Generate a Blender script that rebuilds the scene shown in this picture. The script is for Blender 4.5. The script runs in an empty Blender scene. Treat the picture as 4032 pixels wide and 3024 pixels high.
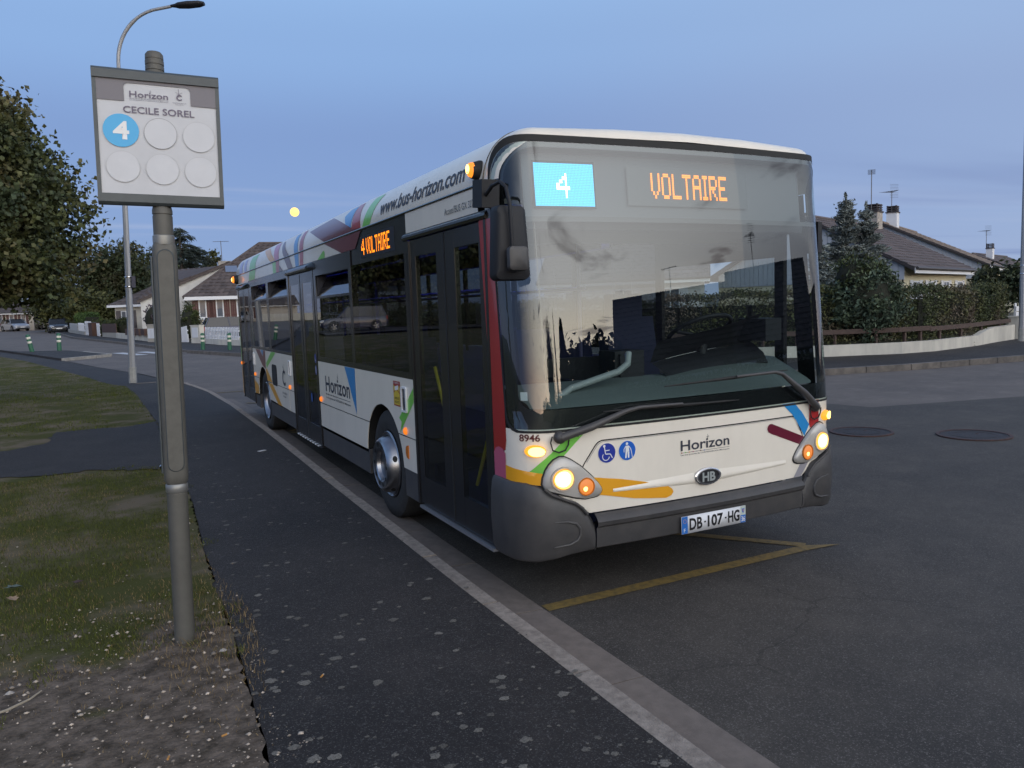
import bpy, bmesh, math, random
from mathutils import Vector, Matrix, Euler
import numpy as np

random.seed(7)
rng = np.random.default_rng(7)
SC = bpy.context.scene
COL = SC.collection
R = math.radians
PI = math.pi

# ---------------------------------------------------------------- camera, sky, sun, exposure
cam = bpy.data.objects.new('Camera', bpy.data.cameras.new('Camera'))
COL.objects.link(cam)
SC.camera = cam
cf = Vector((0.44326645, 0.89107282, -0.09748883))
cr = Vector((0.8932231, -0.44821424, -0.03544708))
cu = Vector((0.07528181, 0.07136677, 0.99460516))
cam.matrix_world = Matrix(((cr.x, cu.x, -cf.x, -3.28086), (cr.y, cu.y, -cf.y, -3.86175),
                           (cr.z, cu.z, -cf.z, 1.80464), (0, 0, 0, 1)))
cam.data.sensor_width = 36.0
cam.data.lens = 36.0 * 3093.7 / 4032.0
cam.data.clip_start = 0.05
cam.data.clip_end = 6000.0

SUN_AZ = (0.30, -0.954)          # horizontal direction towards the place where the sun went down
world = bpy.data.worlds.new('World')
SC.world = world
world.use_nodes = True
nt = world.node_tree
bg = nt.nodes['Background']
bg.inputs[1].default_value = 0.1


def wn(kind, **kw):
    n = nt.nodes.new(kind)
    for k, v in kw.items():
        setattr(n, k, v)
    return n


def wmath(op, a, b=None, c=None, clamp=False):
    n = wn('ShaderNodeMath', operation=op)
    n.use_clamp = clamp
    for i, v in enumerate((a, b, c)):
        if v is None:
            continue
        if isinstance(v, (int, float)):
            n.inputs[i].default_value = v
        else:
            nt.links.new(v, n.inputs[i])
    return n.outputs[0]


def wmix(f, a, b):
    n = wn('ShaderNodeMix', data_type='RGBA')
    for i, v in ((0, f), (6, a), (7, b)):
        if isinstance(v, (int, float)):
            n.inputs[i].default_value = v
        elif isinstance(v, tuple):
            n.inputs[i].default_value = (*v, 1)
        else:
            nt.links.new(v, n.inputs[i])
    return n.outputs[2]


def wrange(v, a, b, c=0.0, d=1.0, smooth=True):
    n = wn('ShaderNodeMapRange')
    n.interpolation_type = 'SMOOTHSTEP' if smooth else 'LINEAR'
    nt.links.new(v, n.inputs[0])
    for i, x in enumerate((a, b, c, d)):
        n.inputs[i + 1].default_value = x
    return n.outputs[0]


def s5(r, g, b, k=5.0):
    """sRGB 0..255 as wanted on screen -> linear scaled for background strength .1 and exposure 1"""
    f = lambda c: ((c / 255.0 + 0.055) / 1.055) ** 2.4 if c > 10 else c / 255.0 / 12.92
    return (f(r) * k, f(g) * k, f(b) * k)


sky = wn('ShaderNodeTexSky', sky_type='NISHITA')
sky.sun_disc = False
sky.sun_elevation = R(11)
sky.sun_rotation = R(180 - 17.5)
sky.ozone_density = 5.0
sky.dust_density = 0.6
tc = wn('ShaderNodeTexCoord')
sep = wn('ShaderNodeSeparateXYZ')
nt.links.new(tc.outputs['Generated'], sep.inputs[0])
X, Y, Z = sep.outputs
ramp = wn('ShaderNodeValToRGB')
ramp.color_ramp.interpolation = 'EASE'
el = ramp.color_ramp.elements
stops = [(0.0, (150, 162, 200)), (0.09, (136, 157, 203)), (0.20, (132, 156, 203)), (0.30, (145, 177, 223)), (0.42, (159, 196, 241)), (0.65, (140, 166, 208)), (1.0, (132, 148, 180))]
el[0].position, el[0].color = 0.0, (*s5(*stops[0][1], k=1), 1)
el[1].position, el[1].color = 1.0, (*s5(*stops[-1][1], k=1), 1)
for p_, c_ in stops[1:-1]:
    e = el.new(p_)
    e.color = (*s5(*c_, k=1), 1)
nt.links.new(Z, ramp.inputs[0])
east = wn('ShaderNodeVectorMath', operation='SCALE')
nt.links.new(ramp.outputs[0], east.inputs[0])
east.inputs['Scale'].default_value = 5.0
base = wmix(0.90, sky.outputs[0], east.outputs[0])
# the western glow: towards the sun, brightest low down
hl = wmath('SQRT', wmath('MAXIMUM', wmath('ADD', wmath('MULTIPLY', X, X), wmath('MULTIPLY', Y, Y)), 1e-5))
dot = wmath('DIVIDE', wmath('ADD', wmath('MULTIPLY', X, SUN_AZ[0]), wmath('MULTIPLY', Y, SUN_AZ[1])), hl)
azf = wmath('POWER', wrange(dot, -0.05, 1.0), 1.45)
ramp2 = wn('ShaderNodeValToRGB')
ramp2.color_ramp.interpolation = 'EASE'
el = ramp2.color_ramp.elements
el[0].position, el[0].color = 0.0, (0.82, 0.54, 0.32, 1)
el[1].position, el[1].color = 1.0, (0.03, 0.027, 0.023, 1)
for p_, c_ in ((0.10, (0.64, 0.56, 0.40)), (0.19, (0.45, 0.45, 0.41)), (0.30, (0.38, 0.375, 0.355)), (0.44, (0.32, 0.305, 0.275)), (0.68, (0.16, 0.145, 0.125))):
    e = el.new(p_)
    e.color = (*c_, 1)
nt.links.new(Z, ramp2.inputs[0])
gl = wn('ShaderNodeVectorMath', operation='SCALE')
nt.links.new(ramp2.outputs[0], gl.inputs[0])
nt.links.new(wmath('MULTIPLY', azf, 30.5), gl.inputs['Scale'])
addn = wn('ShaderNodeVectorMath', operation='ADD')
nt.links.new(base, addn.inputs[0])
nt.links.new(gl.outputs[0], addn.inputs[1])
skycol = addn.outputs[0]
skycol = wmix(wmath('MULTIPLY', wrange(X, 0.35, 0.95), 0.55), skycol, s5(166, 187, 222))
# clouds on a flat layer high above
zc = wmath('MAXIMUM', Z, 0.035)
comb = wn('ShaderNodeCombineXYZ')
nt.links.new(wmath('DIVIDE', X, zc), comb.inputs[0])
nt.links.new(wmath('DIVIDE', Y, zc), comb.inputs[1])


def wnoise(scale, detail, sx=1.0, sy=1.0, rot=0.0, off=(0, 0, 0), dist=0.0):
    m = wn('ShaderNodeMapping')
    m.inputs['Rotation'].default_value = (0, 0, rot)
    m.inputs['Scale'].default_value = (sx, sy, 1)
    m.inputs['Location'].default_value = off
    nt.links.new(comb.outputs[0], m.inputs[0])
    n = wn('ShaderNodeTexNoise')
    n.inputs['Scale'].default_value = scale
    n.inputs['Detail'].default_value = detail
    n.inputs['Roughness'].default_value = 0.58
    n.inputs['Distortion'].default_value = dist
    nt.links.new(m.outputs[0], n.inputs[0])
    return n.outputs[0]


veil = wnoise(0.22, 5, 0.35, 1.3, R(-24), (3.1, 1.7, 0))
vf = wmath('MULTIPLY', wrange(veil, 0.50, 0.70), wmath('MULTIPLY', wrange(Z, 0.30, 0.10), wrange(dot, -0.2, -0.95, 0.25, 1.0)))
skycol = wmix(wmath('MULTIPLY', vf, 0.75), skycol, s5(178, 190, 218))
band = wnoise(0.16, 4, 0.3, 1.5, R(-20), (9.4, 4.2, 0))
bf = wmath('MULTIPLY', wrange(band, 0.52, 0.74), wmath('MULTIPLY', wrange(Z, 0.26, 0.08), wrange(X, 0.45, 0.85)))
skycol = wmix(wmath('MULTIPLY', bf, 0.75), skycol, s5(124, 144, 190))
dark = wnoise(0.75, 7, 1.0, 1.0, R(20), (1.2, 6.3, 0), 0.6)
df = wmath('MULTIPLY', wrange(dark, 0.56, 0.68), wmath('MULTIPLY', wrange(dot, 0.1, 0.75), wrange(Z, 0.02, 0.12)))
skycol = wmix(wmath('MULTIPLY', df, 0.72), skycol, (1.9, 1.85, 2.4))
# below the horizon: only seen as dim bounce
skycol = wmix(wrange(Z, -0.03, -0.001), (0.35, 0.35, 0.4), skycol)
nt.links.new(skycol, bg.inputs[0])

sun = bpy.data.objects.new('Sun', bpy.data.lights.new('Sun', 'SUN'))
COL.objects.link(sun)
sun.data.energy = 0.16
sun.data.angle = R(60)
sun.data.color = (1.0, 0.80, 0.58)
sun.rotation_euler = Vector((-SUN_AZ[0] * math.cos(R(11)), -SUN_AZ[1] * math.cos(R(11)), -math.sin(R(11)))).to_track_quat('-Z', 'Y').to_euler()

vs = SC.view_settings
vs.view_transform = 'Standard'
vs.look = 'None'
vs.gamma = 1.0
vs.use_curve_mapping = False
vs.exposure = 1.0
SC.cycles.max_bounces = 8
SC.cycles.transparent_max_bounces = 16
SC.cycles.diffuse_bounces = 3
SC.cycles.glossy_bounces = 3
SC.cycles.transmission_bounces = 4
SC.cycles.sample_clamp_indirect = 4.0
SC.cycles.caustics_reflective = False
SC.cycles.caustics_refractive = False
SC.cycles.use_denoising = True

# ---------------------------------------------------------------- helpers: materials
MATS = {}


def lin(r, g, b):
    return s5(r, g, b, 1.0)


def mat(name, col, rough=0.6, metal=0.0, spec=0.5, noise=0.0, nscale=6.0, ndetail=5, tint=None, bump=0.0, bscale=80.0, coat=0.0,
        island=0.0, fac_lo=0.35, fac_hi=0.65, rough2=None, stretch=(1, 1, 1)):
    """principled material; noise mixes col with tint (or a darker col) by a world-sized noise"""
    m = bpy.data.materials.new(name)
    m.use_nodes = True
    t = m.node_tree
    b = t.nodes['Principled BSDF']
    b.inputs['Base Color'].default_value = (*col, 1)
    b.inputs['Roughness'].default_value = rough
    b.inputs['Metallic'].default_value = metal
    b.inputs['Specular IOR Level'].default_value = spec
    if coat:
        b.inputs['Coat Weight'].default_value = coat
        b.inputs['Coat Roughness'].default_value = 0.08
    tcx = None
    if noise or bump:
        tcx = t.nodes.new('ShaderNodeTexCoord')
        mp = t.nodes.new('ShaderNodeMapping')
        mp.inputs['Scale'].default_value = stretch
        t.links.new(tcx.outputs['Object'], mp.inputs[0])
        vec = mp.outputs[0]
    colsock = None
    if noise:
        n = t.nodes.new('ShaderNodeTexNoise')
        n.inputs['Scale'].default_value = nscale
        n.inputs['Detail'].default_value = ndetail
        n.inputs['Roughness'].default_value = 0.62
        t.links.new(vec, n.inputs[0])
        mr = t.nodes.new('ShaderNodeMapRange')
        mr.inputs[1].default_value, mr.inputs[2].default_value = fac_lo, fac_hi
        mr.inputs[4].default_value = noise
        t.links.new(n.outputs[0], mr.inputs[0])
        mx = t.nodes.new('ShaderNodeMix')
        mx.data_type = 'RGBA'
        t.links.new(mr.outputs[0], mx.inputs[0])
        mx.inputs[6].default_value = (*col, 1)
        tt = tint if tint else tuple(c * 0.45 for c in col)
        mx.inputs[7].default_value = (*tt, 1)
        colsock = mx.outputs[2]
        if rough2 is not None:
            m2 = t.nodes.new('ShaderNodeMapRange')
            m2.inputs[1].default_value, m2.inputs[2].default_value = fac_lo, fac_hi
            m2.inputs[3].default_value, m2.inputs[4].default_value = rough, rough2
            t.links.new(n.outputs[0], m2.inputs[0])
            t.links.new(m2.outputs[0], b.inputs['Roughness'])
    if island:
        g = t.nodes.new('ShaderNodeNewGeometry')
        hs = t.nodes.new('ShaderNodeHueSaturation')
        mr = t.nodes.new('ShaderNodeMapRange')
        mr.inputs[3].default_value, mr.inputs[4].default_value = 1 - island, 1 + island
        t.links.new(g.outputs['Random Per Island'], mr.inputs[0])
        t.links.new(mr.outputs[0], hs.inputs['Value'])
        if colsock:
            t.links.new(colsock, hs.inputs['Color'])
        else:
            hs.inputs['Color'].default_value = (*col, 1)
        colsock = hs.outputs[0]
    if colsock:
        t.links.new(colsock, b.inputs['Base Color'])
    if bump:
        n = t.nodes.new('ShaderNodeTexNoise')
        n.inputs['Scale'].default_value = bscale
        n.inputs['Detail'].default_value = 4
        t.links.new(vec, n.inputs[0])
        bp = t.nodes.new('ShaderNodeBump')
        bp.inputs['Strength'].default_value = bump
        bp.inputs['Distance'].default_value = 0.01
        t.links.new(n.outputs[0], bp.inputs['Height'])
        t.links.new(bp.outputs[0], b.inputs['Normal'])
    MATS[name] = m
    return m


def emit(name, col, strength):
    m = bpy.data.materials.new(name)
    m.use_nodes = True
    t = m.node_tree
    b = t.nodes['Principled BSDF']
    b.inputs['Base Color'].default_value = (0.02, 0.02, 0.02, 1)
    b.inputs['Emission Color'].default_value = (*col, 1)
    b.inputs['Emission Strength'].default_value = strength
    MATS[name] = m
    return m


def glass(name, tint=(0.8, 0.85, 0.85), base=0.07, power=1.0, rough=0.0, gloss=(1, 1, 1)):
    """thin pane: see-through with a tint, mirror-like by angle"""
    m = bpy.data.materials.new(name)
    m.use_nodes = True
    t = m.node_tree
    for n in list(t.nodes):
        t.nodes.remove(n)
    out = t.nodes.new('ShaderNodeOutputMaterial')
    mix = t.nodes.new('ShaderNodeMixShader')
    tr = t.nodes.new('ShaderNodeBsdfTransparent')
    tr.inputs[0].default_value = (*tint, 1)
    gs = t.nodes.new('ShaderNodeBsdfGlossy')
    gs.inputs['Roughness'].default_value = rough
    gs.inputs['Color'].default_value = (*gloss, 1)
    lw = t.nodes.new('ShaderNodeLayerWeight')
    lw.inputs['Blend'].default_value = 0.5
    pw = t.nodes.new('ShaderNodeMath')
    pw.operation = 'POWER'
    t.links.new(lw.outputs['Facing'], pw.inputs[0])
    pw.inputs[1].default_value = 4.0
    ma = t.nodes.new('ShaderNodeMath')
    ma.operation = 'MULTIPLY_ADD'
    t.links.new(pw.outputs[0], ma.inputs[0])
    ma.inputs[1].default_value = power
    ma.inputs[2].default_value = base
    ma.use_clamp = True
    t.links.new(ma.outputs[0], mix.inputs[0])
    t.links.new(tr.outputs[0], mix.inputs[1])
    t.links.new(gs.outputs[0], mix.inputs[2])
    t.links.new(mix.outputs[0], out.inputs[0])
    MATS[name] = m
    return m


# ---------------------------------------------------------------- helpers: geometry
class B:
    """collects shapes into one mesh"""

    def __init__(self):
        self.v = []
        self.f = []

    def add(self, verts, faces):
        o = len(self.v)
        self.v += [tuple(p) for p in verts]
        self.f += [tuple(i + o for i in f) for f in faces]
        return self

    def box(self, c, s, rot=None, taper=None):
        x, y, z = s[0] / 2, s[1] / 2, s[2] / 2
        vs_ = [(-x, -y, -z), (x, -y, -z), (x, y, -z), (-x, y, -z), (-x, -y, z), (x, -y, z), (x, y, z), (-x, y, z)]
        if taper:
            vs_ = vs_[:4] + [(a * taper, b * taper, d) for a, b, d in vs_[4:]]
        if rot is not None:
            M = rot if isinstance(rot, Matrix) else Euler(rot).to_matrix()
            vs_ = [M @ Vector(p) for p in vs_]
        return self.add([(p[0] + c[0], p[1] + c[1], p[2] + c[2]) for p in vs_],
                        [(0, 3, 2, 1), (4, 5, 6, 7), (0, 1, 5, 4), (1, 2, 6, 5), (2, 3, 7, 6), (3, 0, 4, 7)])

    def span(self, a, b):
        return self.box([(a[i] + b[i]) / 2 for i in range(3)], [abs(b[i] - a[i]) for i in range(3)])

    def tube(self, path, r, n=8, cap=True):
        pts = [Vector(p) for p in path]
        rs = r if isinstance(r, (list, tuple)) else [r] * len(pts)
        ring = []
        ref = None
        for i, p in enumerate(pts):
            d = (pts[min(i + 1, len(pts) - 1)] - pts[max(i - 1, 0)])
            d = d.normalized() if d.length > 1e-9 else Vector((0, 0, 1))
            if ref is None:
                ref = Vector((1, 0, 0)) if abs(d.x) < 0.8 else Vector((0, 1, 0))
            a = (ref - d * ref.dot(d)).normalized()
            ref = a
            b = d.cross(a)
            ring.append([p + (a * math.cos(2 * PI * k / n) + b * math.sin(2 * PI * k / n)) * rs[i] for k in range(n)])
        vs_ = [q for rg in ring for q in rg]
        fs = []
        for i in range(len(pts) - 1):
            for k in range(n):
                k2 = (k + 1) % n
                fs.append((i * n + k, i * n + k2, (i + 1) * n + k2, (i + 1) * n + k))
        if cap:
            fs.append(tuple(range(n - 1, -1, -1)))
            fs.append(tuple((len(pts) - 1) * n + k for k in range(n)))
        return self.add(vs_, fs)

    def cyl(self, a, b, r, r2=None, n=16):
        return self.tube([a, b], [r, r if r2 is None else r2], n)

    def lathe(self, prof, origin=(0, 0, 0), axis='Z', n=24, close=False):
        """prof: list of (radius, height along axis)"""
        vs_ = []
        for r_, h in prof:
            for k in range(n):
                c, s_ = math.cos(2 * PI * k / n) * r_, math.sin(2 * PI * k / n) * r_
                p = {'Z': (c, s_, h), 'X': (h, c, s_), 'Y': (s_, h, c)}[axis]
                vs_.append((p[0] + origin[0], p[1] + origin[1], p[2] + origin[2]))
        fs = []
        for i in range(len(prof) - 1):
            for k in range(n):
                k2 = (k + 1) % n
                fs.append((i * n + k, i * n + k2, (i + 1) * n + k2, (i + 1) * n + k))
        if close:
            fs.append(tuple(range(n - 1, -1, -1)))
            fs.append(tuple((len(prof) - 1) * n + k for k in range(n)))
        return self.add(vs_, fs)

    def prism(self, poly, h0, h1, fn):
        """poly in 2D extruded between h0 and h1; fn(a, b, h) -> point"""
        n = len(poly)
        vs_ = [fn(a, b, h0) for a, b in poly] + [fn(a, b, h1) for a, b in poly]
        fs = [tuple(range(n - 1, -1, -1)), tuple(range(n, 2 * n))]
        fs += [(i, (i + 1) % n, n + (i + 1) % n, n + i) for i in range(n)]
        return self.add(vs_, fs)

    def grid(self, us, vs2, fn):
        o = [fn(u, v) for v in vs2 for u in us]
        n = len(us)
        fs = [(j * n + i, j * n + i + 1, (j + 1) * n + i + 1, (j + 1) * n + i) for j in range(len(vs2) - 1) for i in range(n - 1)]
        return self.add(o, fs)

    def build(self, name, m, parent=None, smooth=None, loc=None, mesh_only=False):
        me = bpy.data.meshes.new(name)
        me.from_pydata(self.v, [], self.f)
        bm = bmesh.new()
        bm.from_mesh(me)
        if smooth is not False:
            bmesh.ops.recalc_face_normals(bm, faces=bm.faces)
        bm.to_mesh(me)
        bm.free()
        if smooth:
            me.polygons.foreach_set('use_smooth', [True] * len(me.polygons))
            me.set_sharp_from_angle(angle=R(smooth if smooth is not True else 40))
        if m:
            me.materials.append(m)
        if mesh_only:
            return me
        return link(name, me, parent, loc)


def link(name, me, parent=None, loc=None):
    o = bpy.data.objects.new(name, me)
    COL.objects.link(o)
    if parent is not None:
        o.parent = parent
    if loc is not None:
        o.location = loc
    return o


def tag(o, label=None, cat=None, group=None, kind=None):
    for k, v in (('label', label), ('category', cat), ('group', group), ('kind', kind)):
        if v:
            o[k] = v
    return o


def thing(name, label, cat, loc=(0, 0, 0), rz=0.0, group=None):
    o = bpy.data.objects.new(name, None)
    COL.objects.link(o)
    o.location = loc
    o.rotation_euler = (0, 0, rz)
    o.empty_display_size = 0.2
    return tag(o, label, cat, group)


def copy_tree(o, parent=None):
    c = o.copy()
    COL.objects.link(c)
    c.parent = parent
    for ch in list(o.children):
        copy_tree(ch, c)
    return c


def np_mesh(name, verts, faces_flat, nper, m, parent=None):
    """fast mesh from arrays: faces_flat (k*nper)"""
    me = bpy.data.meshes.new(name)
    nv, nf = len(verts), len(faces_flat) // nper
    me.vertices.add(nv)
    me.vertices.foreach_set('co', np.asarray(verts, dtype=np.float32).ravel())
    me.loops.add(nf * nper)
    me.loops.foreach_set('vertex_index', np.asarray(faces_flat, dtype=np.int32))
    me.polygons.add(nf)
    me.polygons.foreach_set('loop_start', np.arange(0, nf * nper, nper, dtype=np.int32))
    me.polygons.foreach_set('loop_total', np.full(nf, nper, dtype=np.int32))
    me.update(calc_edges=True)
    me.validate()
    if m:
        me.materials.append(m)
    return link(name, me, parent)


def cut_grid(bm, xs, ys):
    for x in xs:
        bmesh.ops.bisect_plane(bm, geom=bm.verts[:] + bm.edges[:] + bm.faces[:], plane_co=(x, 0, 0), plane_no=(1, 0, 0))
    for y in ys:
        bmesh.ops.bisect_plane(bm, geom=bm.verts[:] + bm.edges[:] + bm.faces[:], plane_co=(0, y, 0), plane_no=(0, 1, 0))


def sheet(name, polys, fn, m, parent=None, dx=None, dy=None, smooth=True, text=None):
    """flat outline(s) cut into a grid and laid on a surface by fn(a, b)"""
    bm = bmesh.new()
    if text is not None:
        me0, M0 = text
        bm.from_mesh(me0)
        bm.transform(M0)
    for p in (polys or []):
        vs_ = [bm.verts.new((a, b, 0)) for a, b in p]
        try:
            bm.faces.new(vs_)
        except ValueError:
            pass
    if dx or dy:
        bmesh.ops.triangulate(bm, faces=[f for f in bm.faces if len(f.verts) > 4])
        X_ = [v.co.x for v in bm.verts]
        Y_ = [v.co.y for v in bm.verts]
        xs = [min(X_) + dx * i for i in range(1, int((max(X_) - min(X_)) / dx) + 1)] if dx else []
        ys = [min(Y_) + dy * i for i in range(1, int((max(Y_) - min(Y_)) / dy) + 1)] if dy else []
        cut_grid(bm, xs, ys)
    bm.normal_update()
    for f in bm.faces:
        if f.normal.z < 0:
            f.normal_flip()
    for v in bm.verts:
        v.co = fn(v.co.x, v.co.y)
    me = bpy.data.meshes.new(name)
    bm.to_mesh(me)
    bm.free()
    if smooth:
        me.polygons.foreach_set('use_smooth', [True] * len(me.polygons))
    me.materials.append(m)
    return link(name, me, parent)


def text_mesh(s, bold=0.0, space=1.0):
    cu_ = bpy.data.curves.new('txt', 'FONT')
    cu_.body = s
    cu_.size = 1.0
    cu_.offset = bold
    cu_.space_character = space
    cu_.resolution_u = 3
    o = bpy.data.objects.new('txt', cu_)
    me = bpy.data.meshes.new_from_object(o)
    bpy.data.objects.remove(o)
    return me


def text_on(name, s, x0, x1, y0, y1, fn, m, parent, bold=0.0, shear=0.0, slope=0.0, dx=0.05, dy=0.05, space=1.0, flip=False):
    """lettering fitted in the rectangle x0..x1, y0..y1 of a surface chart"""
    me = text_mesh(s, bold, space)
    xs = [v.co.x for v in me.vertices]
    ys = [v.co.y for v in me.vertices]
    ax, bx, ay, by = min(xs), max(xs), min(ys), max(ys)
    for v in me.vertices:
        t, q = (v.co.x - ax) / (bx - ax), (v.co.y - ay) / (by - ay)
        v.co.x = x0 + (x1 - x0) * t + shear * q
        v.co.y = y0 + (y1 - y0) * q + slope * t
        v.co.z = 0
    o = sheet(name, None, fn, m, parent, dx, dy, text=(me, Matrix()))
    bpy.data.meshes.remove(me)
    return o


def ell(cx, cy, rx, ry, n=24, a0=0.0, a1=2 * PI):
    return [(cx + rx * math.cos(a0 + (a1 - a0) * i / n), cy + ry * math.sin(a0 + (a1 - a0) * i / n)) for i in range(n)]


def rrect(x0, y0, x1, y1, r, n=4):
    pts = []
    for cx, cy, a in ((x1 - r, y1 - r, 0), (x0 + r, y1 - r, 90), (x0 + r, y0 + r, 180), (x1 - r, y0 + r, 270)):
        for i in range(n + 1):
            t = R(a + 90 * i / n)
            pts.append((cx + r * math.cos(t), cy + r * math.sin(t)))
    return pts


def stroke(path, w):
    """2D polyline as a list of quads of width w"""
    out = []
    for (x0, y0), (x1, y1) in zip(path[:-1], path[1:]):
        d = math.hypot(x1 - x0, y1 - y0) or 1
        nx, ny = -(y1 - y0) / d * w / 2, (x1 - x0) / d * w / 2
        out.append([(x0 + nx, y0 + ny), (x0 - nx, y0 - ny), (x1 - nx, y1 - ny), (x1 + nx, y1 + ny)])
    return out


def terr(x, y):
    """height of the land: level by the stop, rising slowly up the street behind"""
    r_ = min(max((y - 12) / 20, 0), 1)
    up = 0.0095 * min(max(0, y - 12), 120)
    if x < 9:
        return up - 0.012 * (min(max(x, -14), 12) + 3) * r_
    return up * max(0, 1 - (x - 9) / 6) - (0.144 * r_ * max(0, 1 - (x - 9) / 6))

# ---------------------------------------------------------------- ground, roads, pavements
def asphalt(name, dark, light, speck, scale=1.0, bump=0.5, crack=0.0):
    m = bpy.data.materials.new(name)
    m.use_nodes = True
    t = m.node_tree
    L = t.links.new
    b = t.nodes['Principled BSDF']
    b.inputs['Roughness'].default_value = 0.78
    b.inputs['Specular IOR Level'].default_value = 0.35
    tcx = t.nodes.new('ShaderNodeTexCoord')

    def noise(sc_, det=4, ro=0.6):
        n = t.nodes.new('ShaderNodeTexNoise')
        n.inputs['Scale'].default_value = sc_ * scale
        n.inputs['Detail'].default_value = det
        n.inputs['Roughness'].default_value = ro
        L(tcx.outputs['Object'], n.inputs[0])
        return n.outputs[0]

    def rng_(v, a, b_, c=0.0, d=1.0):
        n = t.nodes.new('ShaderNodeMapRange')
        for i, x in enumerate((a, b_, c, d)):
            n.inputs[i + 1].default_value = x
        L(v, n.inputs[0])
        return n.outputs[0]

    def mix(f, a, b_):
        n = t.nodes.new('ShaderNodeMix')
        n.data_type = 'RGBA'
        for i, v in ((0, f), (6, a), (7, b_)):
            if isinstance(v, (int, float)):
                n.inputs[i].default_value = v
            elif isinstance(v, tuple):
                n.inputs[i].default_value = (*v, 1)
            else:
                L(v, n.inputs[i])
        return n.outputs[2]
    c = mix(rng_(noise(0.55, 6), 0.35, 0.66), dark, light)
    c = mix(rng_(noise(7, 4), 0.3, 0.75, 0, 0.35), c, tuple(x * 0.55 for x in dark))
    fine = noise(130, 3, 0.7)
    c = mix(rng_(noise(38, 3, 0.7), 0.58, 0.70, 0, 0.55), c, tuple(x * 0.8 for x in speck))
    c = mix(rng_(noise(2.2, 7, 0.7), 0.52, 0.72, 0, 0.4), c, tuple(x * 1.35 for x in light))
    c = mix(rng_(fine, 0.57, 0.68, 0, 0.95), c, tuple(x * 1.25 for x in speck))
    c = mix(rng_(fine, 0.42, 0.28, 0, 0.75), c, tuple(x * 0.25 for x in dark))
    if crack:
        mp = t.nodes.new('ShaderNodeMixRGB')
        mp.blend_type = 'ADD'
        mp.inputs[0].default_value = 0.35
        n2 = t.nodes.new('ShaderNodeTexNoise')
        n2.inputs['Scale'].default_value = 2.5
        n2.inputs['Detail'].default_value = 6
        L(tcx.outputs['Object'], n2.inputs[0])
        L(tcx.outputs['Object'], mp.inputs[1])
        L(n2.outputs['Color'], mp.inputs[2])
        vo = t.nodes.new('ShaderNodeTexVoronoi')
        vo.feature = 'DISTANCE_TO_EDGE'
        vo.inputs['Scale'].default_value = crack
        L(mp.outputs[0], vo.inputs[0])
        gate = rng_(noise(0.35, 3), 0.50, 0.60)
        line = t.nodes.new('ShaderNodeMath')
        line.operation = 'MULTIPLY'
        L(rng_(vo.outputs[0], 0.005, 0.001, 0, 0.38), line.inputs[0])
        L(gate, line.inputs[1])
        c = mix(line.outputs[0], c, tuple(x * 0.2 for x in dark))
    L(c, b.inputs['Base Color'])
    bp = t.nodes.new('ShaderNodeBump')
    bp.inputs['Strength'].default_value = bump
    bp.inputs['Distance'].default_value = 0.006
    L(fine, bp.inputs['Height'])
    L(bp.outputs[0], b.inputs['Normal'])
    MATS[name] = m
    return m


M_ROAD = asphalt('road_asphalt', (0.112, 0.096, 0.086), (0.165, 0.140, 0.122), (0.20, 0.185, 0.17))
M_ROADN = asphalt('road_asphalt_newer', (0.048, 0.043, 0.039), (0.080, 0.070, 0.060), (0.17, 0.155, 0.14), crack=0.55)
M_PAVE = asphalt('pavement_asphalt', (0.022, 0.019, 0.0185), (0.042, 0.036, 0.033), (0.11, 0.105, 0.10), bump=0.7)
M_KERB = mat('kerb_concrete', (0.33, 0.28, 0.235), 0.85, noise=0.75, nscale=22, tint=(0.16, 0.132, 0.11), bump=0.6, bscale=120, island=0.12)
M_GUT = mat('gutter_concrete', (0.20, 0.165, 0.14), 0.8, noise=0.6, nscale=14, tint=(0.12, 0.10, 0.087), bump=0.3, bscale=200, island=0.08)
M_YEL = mat('yellow_road_paint', (0.23, 0.155, 0.045), 0.7, noise=0.75, nscale=26, tint=(0.075, 0.060, 0.034), fac_lo=0.42, fac_hi=0.68, bump=0.3, bscale=180)
M_WHITEP = mat('white_road_paint', (0.55, 0.56, 0.58), 0.7, noise=0.4, nscale=12, tint=(0.25, 0.25, 0.26))
M_EARTH = mat('garden_earth', (0.05, 0.055, 0.03), 0.95, noise=1, nscale=0.8, tint=(0.07, 0.06, 0.045), bump=0.6, bscale=12)
M_LAWN = mat('worn_lawn', (0.070, 0.072, 0.022), 0.95, spec=0.1, noise=1.0, nscale=1.6, ndetail=10, tint=(0.150, 0.120, 0.082), fac_lo=0.45, fac_hi=0.62, bump=1.0, bscale=60)
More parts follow.
